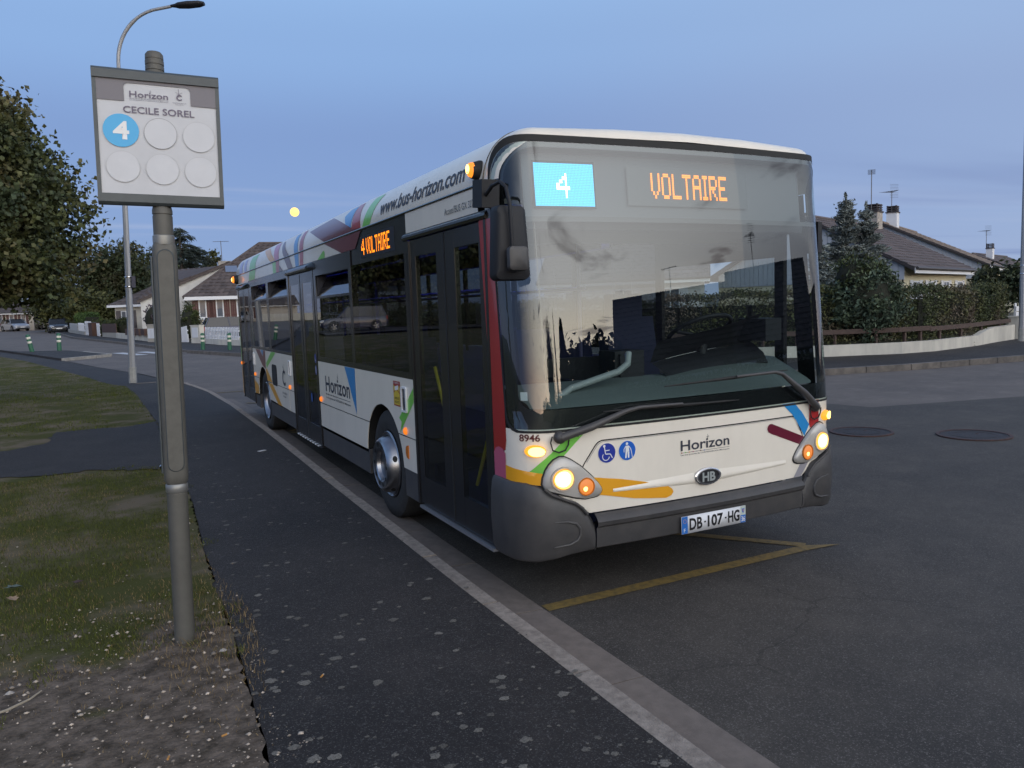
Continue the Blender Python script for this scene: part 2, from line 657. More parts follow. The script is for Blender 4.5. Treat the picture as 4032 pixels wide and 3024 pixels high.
def soil_mix():
    """worn lawn that turns to bare gravelly soil near the front"""
    t = M_LAWN.node_tree
    b = t.nodes['Principled BSDF']
    old = b.inputs['Base Color'].links[0].from_socket
    tcx = t.nodes.new('ShaderNodeTexCoord')
    sp = t.nodes.new('ShaderNodeSeparateXYZ')
    t.links.new(tcx.outputs['Object'], sp.inputs[0])
    n = t.nodes.new('ShaderNodeTexNoise')
    n.inputs['Scale'].default_value = 2.3
    n.inputs['Detail'].default_value = 9
    t.links.new(tcx.outputs['Object'], n.inputs[0])
    ma = t.nodes.new('ShaderNodeMath')
    ma.operation = 'MULTIPLY_ADD'
    t.links.new(n.outputs[0], ma.inputs[0])
    ma.inputs[1].default_value = -3.2
    t.links.new(sp.outputs[1], ma.inputs[2])
    mr = t.nodes.new('ShaderNodeMapRange')
    for i, v in enumerate((-0.75, -1.15, 0.0, 1.0)):
        mr.inputs[i + 1].default_value = v
    t.links.new(ma.outputs[0], mr.inputs[0])
    n2 = t.nodes.new('ShaderNodeTexNoise')
    n2.inputs['Scale'].default_value = 14
    n2.inputs['Detail'].default_value = 10
    n2.inputs['Roughness'].default_value = 0.7
    t.links.new(tcx.outputs['Object'], n2.inputs[0])
    r_ = t.nodes.new('ShaderNodeValToRGB')
    r_.color_ramp.elements[0].position, r_.color_ramp.elements[0].color = 0.36, (0.062, 0.050, 0.038, 1)
    r_.color_ramp.elements[1].position, r_.color_ramp.elements[1].color = 0.66, (0.20, 0.158, 0.125, 1)
    t.links.new(n2.outputs[0], r_.inputs[0])
    mx = t.nodes.new('ShaderNodeMix')
    mx.data_type = 'RGBA'
    t.links.new(mr.outputs[0], mx.inputs[0])
    t.links.new(old, mx.inputs[6])
    t.links.new(r_.outputs[0], mx.inputs[7])
    t.links.new(mx.outputs[2], b.inputs['Base Color'])


soil_mix()
M_GRAVEL = mat('gravelly_soil', (0.175, 0.140, 0.112), 0.95, spec=0.1, noise=0.95, nscale=11, ndetail=10, tint=(0.075, 0.062, 0.045), bump=1.0, bscale=110)

# the land
gx = sorted(set(list(np.arange(-120, 121, 5.0)) + [-900, -500, -300, -200, 200, 300, 500, 900]))
gy = sorted(set(list(np.arange(-60, 241, 5.0)) + [-900, -500, -250, -120, 320, 500, 900]))
g = B().grid(gx, gy, lambda x, y: (x, y, terr(x, y) - 0.10))
tag(g.build('ground', M_EARTH, smooth=True), kind='structure')


def drape(name, poly, zf, m, dx=2.0, dy=2.0, parent=None):
    return sheet(name, [poly], lambda a, b: (a, b, zf(a, b)), m, parent, dx, dy, smooth=False)


def rough(poly, step, amp, closed=True, seed=1):
    """break straight outlines into worn, uneven ones"""
    rr_ = random.Random(seed)
    out = []
    n_ = len(poly)
    for i in range(n_ if closed else n_ - 1):
        (x0, y0), (x1, y1) = poly[i], poly[(i + 1) % n_]
        d = math.hypot(x1 - x0, y1 - y0)
        k_ = max(1, int(d / step))
        for k in range(k_):
            t = k / k_
            a_ = amp if d < 30 else 0
            out.append((x0 + (x1 - x0) * t + rr_.uniform(-a_, a_), y0 + (y1 - y0) * t + rr_.uniform(-a_, a_)))
    if not closed:
        out.append(poly[-1])
    return out


def lerp_line(pts, y):
    """x of a line given as points ordered by y"""
    for (x0, y0), (x1, y1) in zip(pts[:-1], pts[1:]):
        if y0 <= y <= y1:
            return x0 + (x1 - x0) * (y - y0) / (y1 - y0)
    return pts[0][0] if y < pts[0][1] else pts[-1][0]


KL = [(-1.42, -40), (-1.42, 0.5), (-1.39, 4), (-1.34, 8), (-1.34, 12), (-1.46, 15), (-1.74, 18), (-2.2, 21.1), (-2.74, 23.8),
      (-4.07, 28.5), (-5.42, 34.0), (-6.8, 38.6), (-7.95, 42.5), (-9.6, 50), (-12.4, 62), (-16.2, 78), (-18.4, 92), (-19.5, 110), (-21.5, 135), (-27, 170)]
FK = [(160, 4.5), (60, 6.6), (24, 7.7), (17, 8.0), (13.3, 8.4), (10.94, 8.97), (9.2, 10.0), (7.6, 12.2), (6.2, 15.6), (4, 22), (1.23, 31),
      (-0.6, 36.3), (-2.85, 49), (-6.48, 66.4), (-8.88, 86.9), (-10.2, 104), (-13.0, 125), (-18, 170)]
road_poly = KL + FK[::-1] + [(160, -40)]
tag(drape('road', road_poly, lambda x, y: terr(x, y), M_ROAD, 4, 4), kind='structure')
patch = [(-1.14, -40), (-1.14, 0.5), (-1.10, 4), (-1.06, 9.5), (1.2, 11.5), (3.4, 8.9), (7.3, 5.45), (7.4, 4.75), (10.3, 4.05), (22, 1.2), (60, -8), (60, -40)]
tag(drape('asphalt_patch', patch, lambda x, y: terr(x, y) + 0.004, M_ROADN, 3, 3), kind='structure')


def pz(y):
    return 0.12 if y < 16 else max(0.02, 0.12 - 0.1 * (y - 16) / 5)


GB = [(-2.92, -40), (-2.90, -1), (-2.86, 0.5), (-2.85, 2), (-2.79, 4), (-2.86, 5.67), (-2.82, 10.2), (-2.9, 12.4), (-3.0, 15), (-3.2, 18.4), (-3.5, 19.4),
      (-4.2, 23.1), (-6.8, 34.4), (-8.25, 39.4), (-10.4, 48), (-13.4, 62), (-17.4, 78), (-19.7, 92), (-20.9, 110), (-23, 135), (-28.6, 170)]
KLi = [(x - 0.115, y) for x, y in KL]
pave_left = drape('pavement', KLi + [(x - 0.25, y) for x, y in GB][::-1], lambda x, y: terr(x, y) + pz(y), M_PAVE, 2, 1.5)
tag(pave_left, kind='structure')
path = rough([(-2.80, 5.60), (-3.7, 6.15), (-4.1, 6.1), (-4.9, 6.5), (-5.6, 6.8), (-5.7, 7.6), (-5.2, 8.3), (-4.6, 8.5), (-4.3, 8.9), (-4.25, 10.0), (-3.2, 9.95), (-2.80, 10.3)], 0.12, 0.05)
tag(drape('path', path, lambda x, y: 0.137, M_PAVE, 1, 1), kind='structure')
lawn = GB[:1] + rough(GB[1:13], 0.05, 0.016, False, 3) + GB[13:] + [(-60, 170), (-60, -40)]
tag(drape('lawn', lawn, lambda x, y: terr(x, y) + pz(y) + (0.012 if x < -2.95 else 0.004), M_LAWN, 2.5, 2.5), kind='structure')

# kerb of the stop: one stone after another, then the gutter slabs
kerb = thing('kerb', None, None)
tag(kerb, kind='structure')
gutter = thing('gutter', None, None)
tag(gutter, kind='structure')
y = -7.872
i = 0
while y < 21.0:
    y2 = min(y + 1.0, 21.1)
    xa, xb = lerp_line(KL, y), lerp_line(KL, y2)
    h = pz(y) + random.uniform(-0.004, 0.003)
    ja = random.uniform(-0.004, 0.004)
    prof = [(-0.113, -0.10), (0, -0.10), (0, h - 0.018), (-0.016, h), (-0.113, h)]
    gap = 0.006
    n_ = 6
    b = B()
    for k, (ya, xx) in enumerate(((y + gap, xa), (y2 - gap, xb))):
        b.v += [(xx + p + ja, ya, q + terr(xx, ya)) for p, q in prof]
    b.f += [(4, 3, 2, 1, 0), (5, 6, 7, 8, 9)] + [(k, (k + 1) % 5, 5 + (k + 1) % 5, 5 + k) for k in range(5)]
    b.build('kerb_stone', M_KERB, kerb)
    if y < 14:
        b = B()
        t0, t1 = terr(xa, y), terr(xb, y2)
        e = random.uniform(0, 0.003)
        b.add([(xa + 0.003, y + 0.005, t0 - 0.05), (xa + 0.28, y + 0.005, t0 - 0.05), (xb + 0.28, y2 - 0.005, t1 - 0.05), (xb + 0.003, y2 - 0.005, t1 - 0.05),
               (xa + 0.003, y + 0.005, t0 + 0.018 + e), (xa + 0.28, y + 0.005, t0 + 0.010 + e), (xb + 0.28, y2 - 0.005, t1 + 0.010 + e), (xb + 0.003, y2 - 0.005, t1 + 0.018 + e)],
              [(0, 3, 2, 1), (4, 5, 6, 7), (0, 1, 5, 4), (1, 2, 6, 5), (2, 3, 7, 6), (3, 0, 4, 7)])
        b.build('gutter_slab', M_GUT, gutter)
    y = y2
    i += 1

# kerb across the street, stone by stone where it shows
far_kerb = thing('far_kerb', None, None)
tag(far_kerb, kind='structure')
M_KERB2 = mat('worn_kerb', (0.165, 0.145, 0.128), 0.85, noise=0.9, nscale=4, tint=(0.085, 0.076, 0.07), bump=0.5, bscale=60, island=0.15)


def dense(line, step):
    out = [line[0]]
    for (x0, y0), (x1, y1) in zip(line[:-1], line[1:]):
        d = math.hypot(x1 - x0, y1 - y0)
        n_ = max(1, round(d / step))
        out += [(x0 + (x1 - x0) * k / n_, y0 + (y1 - y0) * k / n_) for k in range(1, n_ + 1)]
    return out


near_fk = dense([p for p in FK if p[0] < 30 and p[1] < 90], 1.0)
near_fk = dense([(30, 7.5)], 1) + near_fk
for (x0, y0), (x1, y1) in zip(near_fk[:-1], near_fk[1:]):
    d = math.hypot(x1 - x0, y1 - y0)
    if d < 0.05:
        continue
    ux, uy = (x1 - x0) / d, (y1 - y0) / d
    nx, ny = -uy, ux
    if nx * 0.4 + ny * 0.9 < 0:
        nx, ny = -nx, -ny
    b = B()
    x0, y0, x1, y1 = x0 + ux * .01, y0 + uy * .01, x1 - ux * .01, y1 - uy * .01
    q = [(x0, y0), (x1, y1), (x1 + nx * .15, y1 + ny * .15), (x0 + nx * .15, y0 + ny * .15)]
    b.add([(a, c, terr(a, c) - 0.1) for a, c in q] + [(a, c, terr(a, c) + 0.14) for a, c in q],
          [(0, 3, 2, 1), (4, 5, 6, 7), (0, 1, 5, 4), (1, 2, 6, 5), (2, 3, 7, 6), (3, 0, 4, 7)])
    b.build('kerb_stone', M_KERB2, far_kerb)
WB = [(60, 12.5), (30, 12.4), (23.8, 12.3), (21.7, 11.7), (20.1, 11.2), (17.4, 10.7), (16.15, 10.8), (13.94, 11.7), (12.4, 12.7), (11.0, 14.5), (9.5, 18), (7.8, 24),
      (5.0, 31), (2.25, 38.7), (1.49, 40.7), (0.67, 46.5), (-1.0, 49.2), (-2.76, 57.5), (-4.85, 68), (-5.84, 74.8), (-7.6, 89.6), (-9.0, 104), (-11.8, 125), (-16.5, 170)]
FKo = [(x + (0.06 if x < 9 else 0), y + 0.14) for x, y in FK]
pr = drape('far_pavement', [p for p in FKo if p[0] < 61] + WB[::-1], lambda x, y: terr(x, y) + 0.13, M_PAVE, 3, 3)
tag(pr, kind='structure')

# refuge with its pale kerb, crossing stripes, lines across the pavement
isl = [(-9.2, 46.4), (-7.76, 42.6), (-6.6, 42.2), (-5.56, 41.6), (-4.9, 39.4), (-4.3, 37.4), (-3.75, 35.7), (-4.3, 34.9), (-5.44, 33.5), (-6.9, 38.6)]
b = B()
n = len(isl)
b.v = [(x, y, terr(x, y) + 0.11) for x, y in isl] + [(x, y, terr(x, y) - 0.05) for x, y in isl]
b.f = [tuple(range(n))] + [(k, (k + 1) % n, n + (k + 1) % n, n + k) for k in range(n)]
tag(b.build('traffic_island', M_PAVE), kind='structure')
b = B()
for (x0, y0), (x1, y1) in (((-5.44, 33.5), (-4.3, 34.9)), ((-4.3, 34.9), (-3.75, 35.7)), ((-3.75, 35.7), (-4.3, 37.4)), ((-4.3, 37.4), (-4.9, 39.4))):
    d = math.hypot(x1 - x0, y1 - y0)
    for k in range(max(1, int(d))):
        a0, a1 = k / max(1, int(d)), (k + 0.97) / max(1, int(d))
        pa, pb = (x0 + (x1 - x0) * a0, y0 + (y1 - y0) * a0), (x0 + (x1 - x0) * a1, y0 + (y1 - y0) * a1)
        nx, ny = (y1 - y0) / d * .16, -(x1 - x0) / d * .16
        q = [pa, pb, (pb[0] + nx, pb[1] + ny), (pa[0] + nx, pa[1] + ny)]
        b.add([(a, c, terr(a, c) - 0.1) for a, c in q] + [(a, c, terr(a, c) + 0.125) for a, c in q],
              [(0, 3, 2, 1), (4, 5, 6, 7), (0, 1, 5, 4), (1, 2, 6, 5), (2, 3, 7, 6), (3, 0, 4, 7)])
tag(b.build('island_kerb', mat('pale_kerb', (0.36, 0.34, 0.31), 0.8, noise=0.7, nscale=3, tint=(0.16, 0.15, 0.14))), kind='structure')
zebra = thing('zebra_crossing', None, None)
tag(zebra, kind='structure')
for k in range(5):
    x0, y0, x1, y1 = -4.70 + 1.05 * k, 38.6 + 0.1 * k, -3.66 + 1.05 * k, 35.5 + 0.1 * k
    if k == 0:
        x1, y1 = -4.1, 37.2
    sheet('stripe', [[(x0, y0), (x1, y1), (x1 + 0.52, y1 + 0.15), (x0 + 0.52, y0 + 0.15)]], lambda a, c: (a, c, terr(a, c) + 0.012), M_WHITEP, zebra, 1, 1)
cross = thing('pavement_strip', None, None)
tag(cross, kind='structure')
for k in range(2):
    xa, xb = (-2.96, -2.44, -1.92)[k], (-2.45, -1.93)[k]
    B().span((xa, 19.33, 0.10), (xb, 19.47, terr(-2.5, 19.4) + pz(19.4) + 0.012)).build('kerb_stone', M_KERB2, cross)

# yellow zigzag of the bus stop
zz = thing('bus_stop_zigzag', None, None)
tag(zz, kind='structure')


def zline(p, q, w=0.10):
    d = math.hypot(q[0] - p[0], q[1] - p[1])
    nx, ny = -(q[1] - p[1]) / d * w / 2, (q[0] - p[0]) / d * w / 2
    sheet('painted_line', [[(p[0] + nx, p[1] + ny), (p[0] - nx, p[1] - ny), (q[0] - nx, q[1] - ny), (q[0] + nx, q[1] + ny)]],
          lambda a, c: (a, c, terr(a, c) + 0.009), M_YEL, zz, 0.6, 0.6)


zline((-1.125, 0.135), (1.02, 0.145))
sheet('painted_line', [[(1.02, 0.095), (1.29, 0.07), (1.03, 0.20), (1.02, 0.195)]], lambda a, c: (a, c, 0.0094), M_YEL, zz)
for p, q in (((1.07, 0.19), (-1.0, 2.85)), ((-1.0, 2.95), (1.1, 5.6)), ((1.1, 5.7), (-1.0, 8.4)), ((-1.0, 8.5), (1.1, 11.1)), ((-0.15, 12.4), (-1.0, 13.15))):
    zline(p, q, 0.09)
zline((-1.30, 15.74), (2.0, 15.64), 0.08)


def manhole(x, y, r, label):
    t = thing('manhole_cover', label, 'manhole cover', (x, y, 0.012), 0.3)
    mi = MATS.get('cast_iron') or mat('cast_iron', (0.022, 0.018, 0.017), 0.55, 0.6, noise=0.8, nscale=12, tint=(0.06, 0.035, 0.026), bump=0.8, bscale=70)
    mr = MATS.get('rusty_rim') or mat('rusty_rim', (0.085, 0.042, 0.036), 0.75, 0.1, noise=0.7, nscale=20, tint=(0.02, 0.018, 0.018))
    B().lathe([(r * 1.0, -0.03), (r * 1.0, 0.008), (r * 0.9, 0.008), (r * 0.9, -0.03)], n=40).build('rim', mr, t, smooth=30)
    B().lathe([(r * 0.885, -0.03), (r * 0.885, 0.004), (r * 0.84, 0.004), (r * 0.83, 0.0), (0.001, 0.0)], n=40).build('lid', mi, t, smooth=30)
    B().lathe([(r * 0.60, 0.001), (r * 0.60, 0.0025), (r * 0.56, 0.0025), (r * 0.56, 0.001)], n=40).build('lid_ring', mi, t, smooth=30)
    B().box((r * 0.3, 0, 0.001), (r * 0.12, r * 0.05, 0.004)).build('lifting_slot', M_YEL if False else mr, t)

manhole(5.35, 3.24, 0.39, 'round rusty iron manhole cover in the road nearer the bus headlight')
manhole(6.17, 2.25, 0.42, 'round iron manhole cover in the road nearer the right edge of view')

# pale lichen and gum spots on the asphalt pavement
b = B()
nsp = 0
while nsp < 900:
    yy = -1.9 + 13 * random.random() ** 2.1
    xx = random.uniform(-2.86, -1.5)
    edge = (xx + 2.86) / 1.36
    if random.random() > 0.25 + 0.75 * math.exp(-edge * 4.5) + (0.25 if edge > 0.85 else 0):
        continue
    r_ = random.choice([0.004, 0.005, 0.006, 0.008, 0.010, 0.012, 0.015, 0.018, 0.022, 0.028]) * random.uniform(0.8, 1.15) * (1.0 if yy < 1 else 0.85)
    k = 13 if r_ > 0.012 else 7
    ph = random.random() * 6
    pts = [(xx, yy, 0.1226)]
    for j in range(k):
        a = 2 * PI * j / k + ph
        rr_ = r_ * random.uniform(0.62, 1.15)
        pts.append((xx + rr_ * math.cos(a), yy + rr_ * 0.9 * math.sin(a), 0.1215))
    b.add(pts, [(0, 1 + j, 1 + (j + 1) % k) for j in range(k)])
    nsp += 1
o = b.build('lichen_spots', mat('lichen', (0.185, 0.168, 0.140), 0.9, noise=0.9, nscale=170, tint=(0.055, 0.05, 0.045), island=0.35), smooth=False)
tag(o, kind='stuff')
for k_ in o.data.polygons:
    pass

# gravel and blades of grass
N = 5200
px = rng.uniform(-5.2, -2.66, N)
py = -1.3 + 4.6 * rng.random(N) ** 1.4
keep = (px < -2.86 + 0.18 * rng.random(N)) & ((py < 0.9 + 0.4 * rng.random(N)) | (rng.random(N) < 0.10))
px, py = px[keep], py[keep]
N = len(px)
sz = 0.0022 + 0.0135 * rng.random(N) ** 5
octa = np.array([(1, 0, 0), (-1, 0, 0), (0, 1, 0), (0, -1, 0), (0, 0, 0.6), (0, 0, -0.6)])
V = octa[None] * sz[:, None, None] * rng.uniform(0.6, 1.25, (N, 6, 1))
an = rng.uniform(0, 6.28, N)
ca, sa = np.cos(an)[:, None], np.sin(an)[:, None]
V = np.stack([V[..., 0] * ca - V[..., 1] * sa, V[..., 0] * sa + V[..., 1] * ca, V[..., 2]], -1)
V += np.stack([px, py, np.full(N, 0.141)], -1)[:, None]
F8 = np.array([(0, 2, 4), (2, 1, 4), (1, 3, 4), (3, 0, 4), (2, 0, 5), (1, 2, 5), (3, 1, 5), (0, 3, 5)])
Fi = (F8[None] + 6 * np.arange(N)[:, None, None]).ravel()
tag(np_mesh('gravel', V.reshape(-1, 3), Fi, 3, mat('pale_pebbles', (0.34, 0.285, 0.23), 0.85, island=0.7)), kind='stuff')


def hash_noise(x, y, s):
    """cheap smooth value noise for patchiness"""
    xi, yi = np.floor(x / s), np.floor(y / s)
    fx, fy = x / s - xi, y / s - yi
    fx, fy = fx * fx * (3 - 2 * fx), fy * fy * (3 - 2 * fy)
    h_ = lambda a, b_: np.modf(np.sin(a * 127.1 + b_ * 311.7) * 43758.5453)[0] % 1.0
    return (h_(xi, yi) * (1 - fx) * (1 - fy) + h_(xi + 1, yi) * fx * (1 - fy) + h_(xi, yi + 1) * (1 - fx) * fy + h_(xi + 1, yi + 1) * fx * fy)


def grass(name, x, y, z, hgt, wid, m):
    n_ = len(x)
    a = rng.uniform(0, 2 * np.pi, n_)
    lean = rng.uniform(0.15, 1.1, n_) * hgt
    la = rng.uniform(0, 2 * np.pi, n_)
    dx, dy = np.cos(a) * wid / 2, np.sin(a) * wid / 2
    P0 = np.stack([x - dx, y - dy, z], -1)
    P1 = np.stack([x + dx, y + dy, z], -1)
    mx, my, mz = x + np.cos(la) * lean * 0.35, y + np.sin(la) * lean * 0.35, z + hgt * 0.6
    P2 = np.stack([mx + dx * 0.7, my + dy * 0.7, mz], -1)
    P3 = np.stack([mx - dx * 0.7, my - dy * 0.7, mz], -1)
    P4 = np.stack([x + np.cos(la) * lean, y + np.sin(la) * lean, z + hgt], -1)
    V_ = np.stack([P0, P1, P2, P3, P4], 1).reshape(-1, 3)
    idx = np.array([(0, 1, 2), (0, 2, 3), (3, 2, 4)])
    F_ = (idx[None] + 5 * np.arange(n_)[:, None, None]).ravel()
    return tag(np_mesh(name, V_, F_, 3, m), kind='stuff')


M_GR1 = mat('grass_green', (0.082, 0.094, 0.020), 0.9, spec=0.1, island=0.55)
M_GR2 = mat('grass_dry', (0.22, 0.155, 0.075), 0.9, spec=0.1, island=0.5)


def in_path(x, y):
    return (x > -5.3 + 0.2 * np.sin(y * 5)) & (y > 6.0 + 0.1 * np.sin(x * 9)) & (y < 9.95 + 0.1 * np.sin(x * 7))


N = 150000
x = rng.uniform(-8.5, -2.72, N)
y = -0.9 + 7.2 * rng.random(N) ** 1.25
pn = hash_noise(x, y, 0.55) * 0.6 + hash_noise(x + 9, y, 0.17) * 0.4
bare = np.clip((0.95 - y) / 0.9, 0, 1) * 0.26
keep = (pn > 0.36 + bare) & (x < -2.86 + 0.10 * np.sin(y * 3.1) + 0.06 * np.sin(y * 17)) & ~in_path(x, y)
x, y = x[keep], y[keep]
z = np.full(len(x), 0.130)
hg = (0.008 + 0.030 * rng.random(len(x)) ** 2) * (0.6 + 0.8 * pn[keep])
grass('grass', x, y, z, hg, 0.0032, M_GR1)
N = 70000
x = rng.uniform(-8.5, -2.60, N)
y = -1.2 + 7.6 * rng.random(N) ** 1.3
pn = hash_noise(x + 5, y + 3, 0.42) * 0.6 + hash_noise(x + 1, y, 0.12) * 0.4
near_post = np.exp(-(((x + 2.95) / 0.28) ** 2 + ((y - 0.55) / 0.75) ** 2))
keep = ((pn > 0.50) | (rng.random(N) < near_post * 2.0)) & (x < -2.84 + 0.22 * near_post) & ~in_path(x, y) & ((y > 0.3) | (rng.random(N) < 0.3) | (near_post > 0.3))
x, y, npst = x[keep], y[keep], near_post[keep]
grass('dry_grass', x, y, np.full(len(x), 0.130), 0.008 + 0.022 * rng.random(len(x)) ** 2 + 0.05 * npst * rng.random(len(x)), 0.0026, M_GR2)
N = 120000
x = rng.uniform(-11, -2.8, N)
y = 6 + 24 * rng.random(N) ** 1.3
lim = np.interp(y, [p[1] for p in GB], [p[0] for p in GB])
pn = hash_noise(x, y, 1.1) * 0.6 + hash_noise(x + 9, y, 0.3) * 0.4
keep = (x < lim - 0.05) & (pn > 0.38) & ~in_path(x, y)
x, y = x[keep], y[keep]
zt = np.array([terr(a, b_) + pz(b_) for a, b_ in zip(x, y)])
grass('far_grass', x, y, zt, 0.014 + 0.04 * rng.random(len(x)) ** 2, 0.009, M_GR1)

# single small things lying about
o = B().tube([(-3.92, 0.02, 0.146), (-3.83, 0.04, 0.150), (-3.75, 0.10, 0.152), (-3.71, 0.15, 0.158)], [0.006, 0.006, 0.005, 0.003], 7).build('stick', mat('bleached_wood', (0.30, 0.26, 0.20), 0.8), smooth=40)
tag(o, 'bare bleached stick lying on the gravel at the left edge', 'stick')


def leaf_thing(x, y, z, s, rz, col, label, cat='leaf'):
    pts = [(0, -1), (0.35, -0.75), (0.75, -0.5), (0.55, 0.0), (0.8, 0.35), (0.3, 0.45), (0, 1), (-0.3, 0.5), (-0.8, 0.3), (-0.5, -0.05), (-0.7, -0.55), (-0.3, -0.75)]
    b_ = B()
    n_ = len(pts)
    M3 = Euler((0.15, 0.1, rz)).to_matrix()
    top = [M3 @ Vector((a * s, c * s, 0.35 * s * abs(a) + 0.1 * s * c * c)) + Vector((x, y, z)) for a, c in pts]
    ctr = Vector((x, y, z))
    b_.add([ctr] + top, [(0, 1 + k, 1 + (k + 1) % n_) for k in range(n_)])
    o_ = b_.build('fallen_leaf', mat('leaf_' + str(len(MATS)), col, 0.7))
    sm = o_.modifiers.new('thickness', 'SOLIDIFY')
    sm.thickness = 0.0006
    return tag(o_, label, cat)


leaf_thing(-3.97, 1.62, 0.160, 0.040, 0.5, (0.30, 0.20, 0.12), 'pale tan dry leaf curled on the worn grass')
leaf_thing(-3.99, 1.85, 0.160, 0.055, 1.9, (0.10, 0.13, 0.11), 'grey green dead leaf on the worn grass')
leaf_thing(-3.62, 1.74, 0.158, 0.05, 2.6, (0.075, 0.035, 0.03), 'dark reddish dead leaf on the worn grass')
for (x, y, rz, lab) in ((-2.55, -0.30, 0.9, 'orange cigarette butt on the asphalt pavement below the sign post'), (-3.02, -0.66, 0.3, 'flattened cigarette butt on the gravel nearest the asphalt edge'),
                        (-3.23, -0.72, 1.3, 'short orange cigarette butt on the gravel at the bottom edge')):
    zb = 0.128 if x > -2.8 else 0.150
    M3 = Euler((0, 0, rz)).to_matrix()
    t = thing('cigarette_butt', lab, 'cigarette butt', (x, y, zb), rz)
    B().cyl((-0.014, 0, 0), (0.008, 0, 0), 0.0042, n=8).build('filter', MATS.get('filter_paper') or mat('filter_paper', (0.45, 0.22, 0.06), 0.8), t, smooth=40)
    B().cyl((0.008, 0, 0), (0.016, 0, 0), 0.0040, 0.0032, n=8).build('burnt_end', MATS.get('ash') or mat('ash', (0.3, 0.29, 0.28), 0.9), t, smooth=40)
o = B().box((-1.78, 6.25, 0.126), (0.10, 0.05, 0.004), (0, 0, 0.5)).build('paper_scrap', mat('paper', (0.7, 0.68, 0.66), 0.8))
tag(o, 'white scrap of paper on the asphalt pavement by the kerb', 'litter')
for (x, y, s, lab) in ((-2.93, 0.19, 0.020, 'whitish stone at the foot of the sign post, largest there'), (-3.84, 0.22, 0.020, 'pale rounded stone on bare gravel near the stick'),
                       (-2.94, -0.05, 0.013, 'flat pinkish stone on the gravel below the sign post')):
    b_ = B()
    b_.add([(0, 0, 0.75), (1, 0.1, 0.1), (0.3, 0.9, 0.2), (-0.7, 0.7, 0.15), (-1, -0.2, 0.1), (-0.2, -0.9, 0.2), (0.8, -0.6, 0.15), (0.1, 0, -0.4)],
           [(0, 1, 2), (0, 2, 3), (0, 3, 4), (0, 4, 5), (0, 5, 6), (0, 6, 1), (7, 2, 1), (7, 3, 2), (7, 4, 3), (7, 5, 4), (7, 6, 5), (7, 1, 6)])
    b_.v = [(a * s, c * s, d * s) for a, c, d in b_.v]
    o = b_.build('stone', MATS.get('pale_stone') or mat('pale_stone', (0.42, 0.38, 0.34), 0.85, noise=0.5, nscale=60), loc=(x, y, 0.146))
    tag(o, lab, 'stone')

# ---------------------------------------------------------------- the bus
M_WHITE = mat('bus_white_paint', (0.80, 0.745, 0.65), 0.30, spec=0.5, noise=0.35, nscale=3.5, tint=(0.62, 0.575, 0.50), coat=0.4, ndetail=9, fac_lo=0.42, fac_hi=0.7, stretch=(1, 1, 0.45))
M_BLACK = mat('bus_black', (0.012, 0.012, 0.014), 0.25, noise=0.4, nscale=4, tint=(0.02, 0.02, 0.022), coat=0.3)
M_RUBBER = mat('rubber', (0.012, 0.012, 0.012), 0.7)
M_BUMP = mat('bumper_plastic', (0.045, 0.044, 0.046), 0.45, noise=0.6, nscale=8, tint=(0.075, 0.07, 0.068), bump=0.15, bscale=300)
M_SKIRT = mat('skirt_grey', (0.05, 0.05, 0.055), 0.5, noise=0.5, nscale=7, tint=(0.085, 0.08, 0.075))
M_SILVER = mat('silver_trim', (0.48, 0.46, 0.43), 0.42, 0.3)
M_CHROME = mat('chrome', (0.62, 0.63, 0.66), 0.16, 1.0)
M_STEEL = mat('wheel_trim_steel', (0.36, 0.37, 0.40), 0.30, 1.0, noise=0.5, nscale=9, tint=(0.20, 0.20, 0.21))
M_ALU = mat('aluminium', (0.42, 0.43, 0.46), 0.4, 0.8)
M_TYRE = mat('tyre', (0.016, 0.016, 0.017), 0.8, noise=0.6, nscale=15, tint=(0.035, 0.034, 0.033))
M_DASH = mat('dashboard', (0.13, 0.155, 0.15), 0.65, bump=0.2, bscale=300)
M_DARKP = mat('dark_plastic', (0.018, 0.019, 0.023), 0.55, spec=0.3)
M_INT = mat('interior_panel', (0.04, 0.04, 0.05), 0.7)
M_CEIL = mat('ceiling_panel', (0.09, 0.09, 0.10), 0.7)
M_SEAT = mat('seat_fabric', (0.018, 0.022, 0.06), 0.85)
M_RAILG = mat('grey_rail', (0.30, 0.33, 0.33), 0.4)
M_RAILY = mat('yellow_rail', (0.50, 0.42, 0.04), 0.4)
M_DGREY = mat('lettering_grey', (0.035, 0.038, 0.055), 0.5)
C = {k: mat('film_' + k, v, 0.3, coat=0.4) for k, v in dict(
    green=lin(118, 195, 80), blue=lin(40, 135, 200), red=lin(165, 40, 42), maroon=lin(100, 22, 46), plum=lin(105, 32, 38), yellow=lin(226, 160, 38),
    pink=lin(190, 92, 122), purple=lin(150, 140, 190), brown=lin(88, 42, 40), grey=lin(150, 148, 155), signblue=lin(38, 56, 150), paleblue=lin(30, 95, 190)).items()}
M_WS = glass('windscreen_glass', (0.72, 0.80, 0.79), 0.085, 0.72)
M_SG = glass('tinted_side_glass', (0.20, 0.22, 0.25), 0.065, 0.65)
M_DG = glass('door_glass', (0.42, 0.46, 0.45), 0.065, 0.6)
M_CLEAR = glass('clear_side_glass', (0.72, 0.76, 0.75), 0.05, 0.7)
E_HEAD = emit('headlamp_light', (1.0, 0.66, 0.26), 2.6)
E_HEADR = emit('headlamp_rim_light', (1.0, 0.46, 0.07), 0.75)
E_HEADM = emit('headlamp_glow_light', (1.0, 0.60, 0.16), 1.0)
E_IND = emit('indicator_light', (1.0, 0.30, 0.05), 0.42)
E_OVAL = emit('marker_light', (1.0, 0.58, 0.14), 2.4)
E_OVALR = emit('marker_rim_light', (1.0, 0.40, 0.02), 0.65)
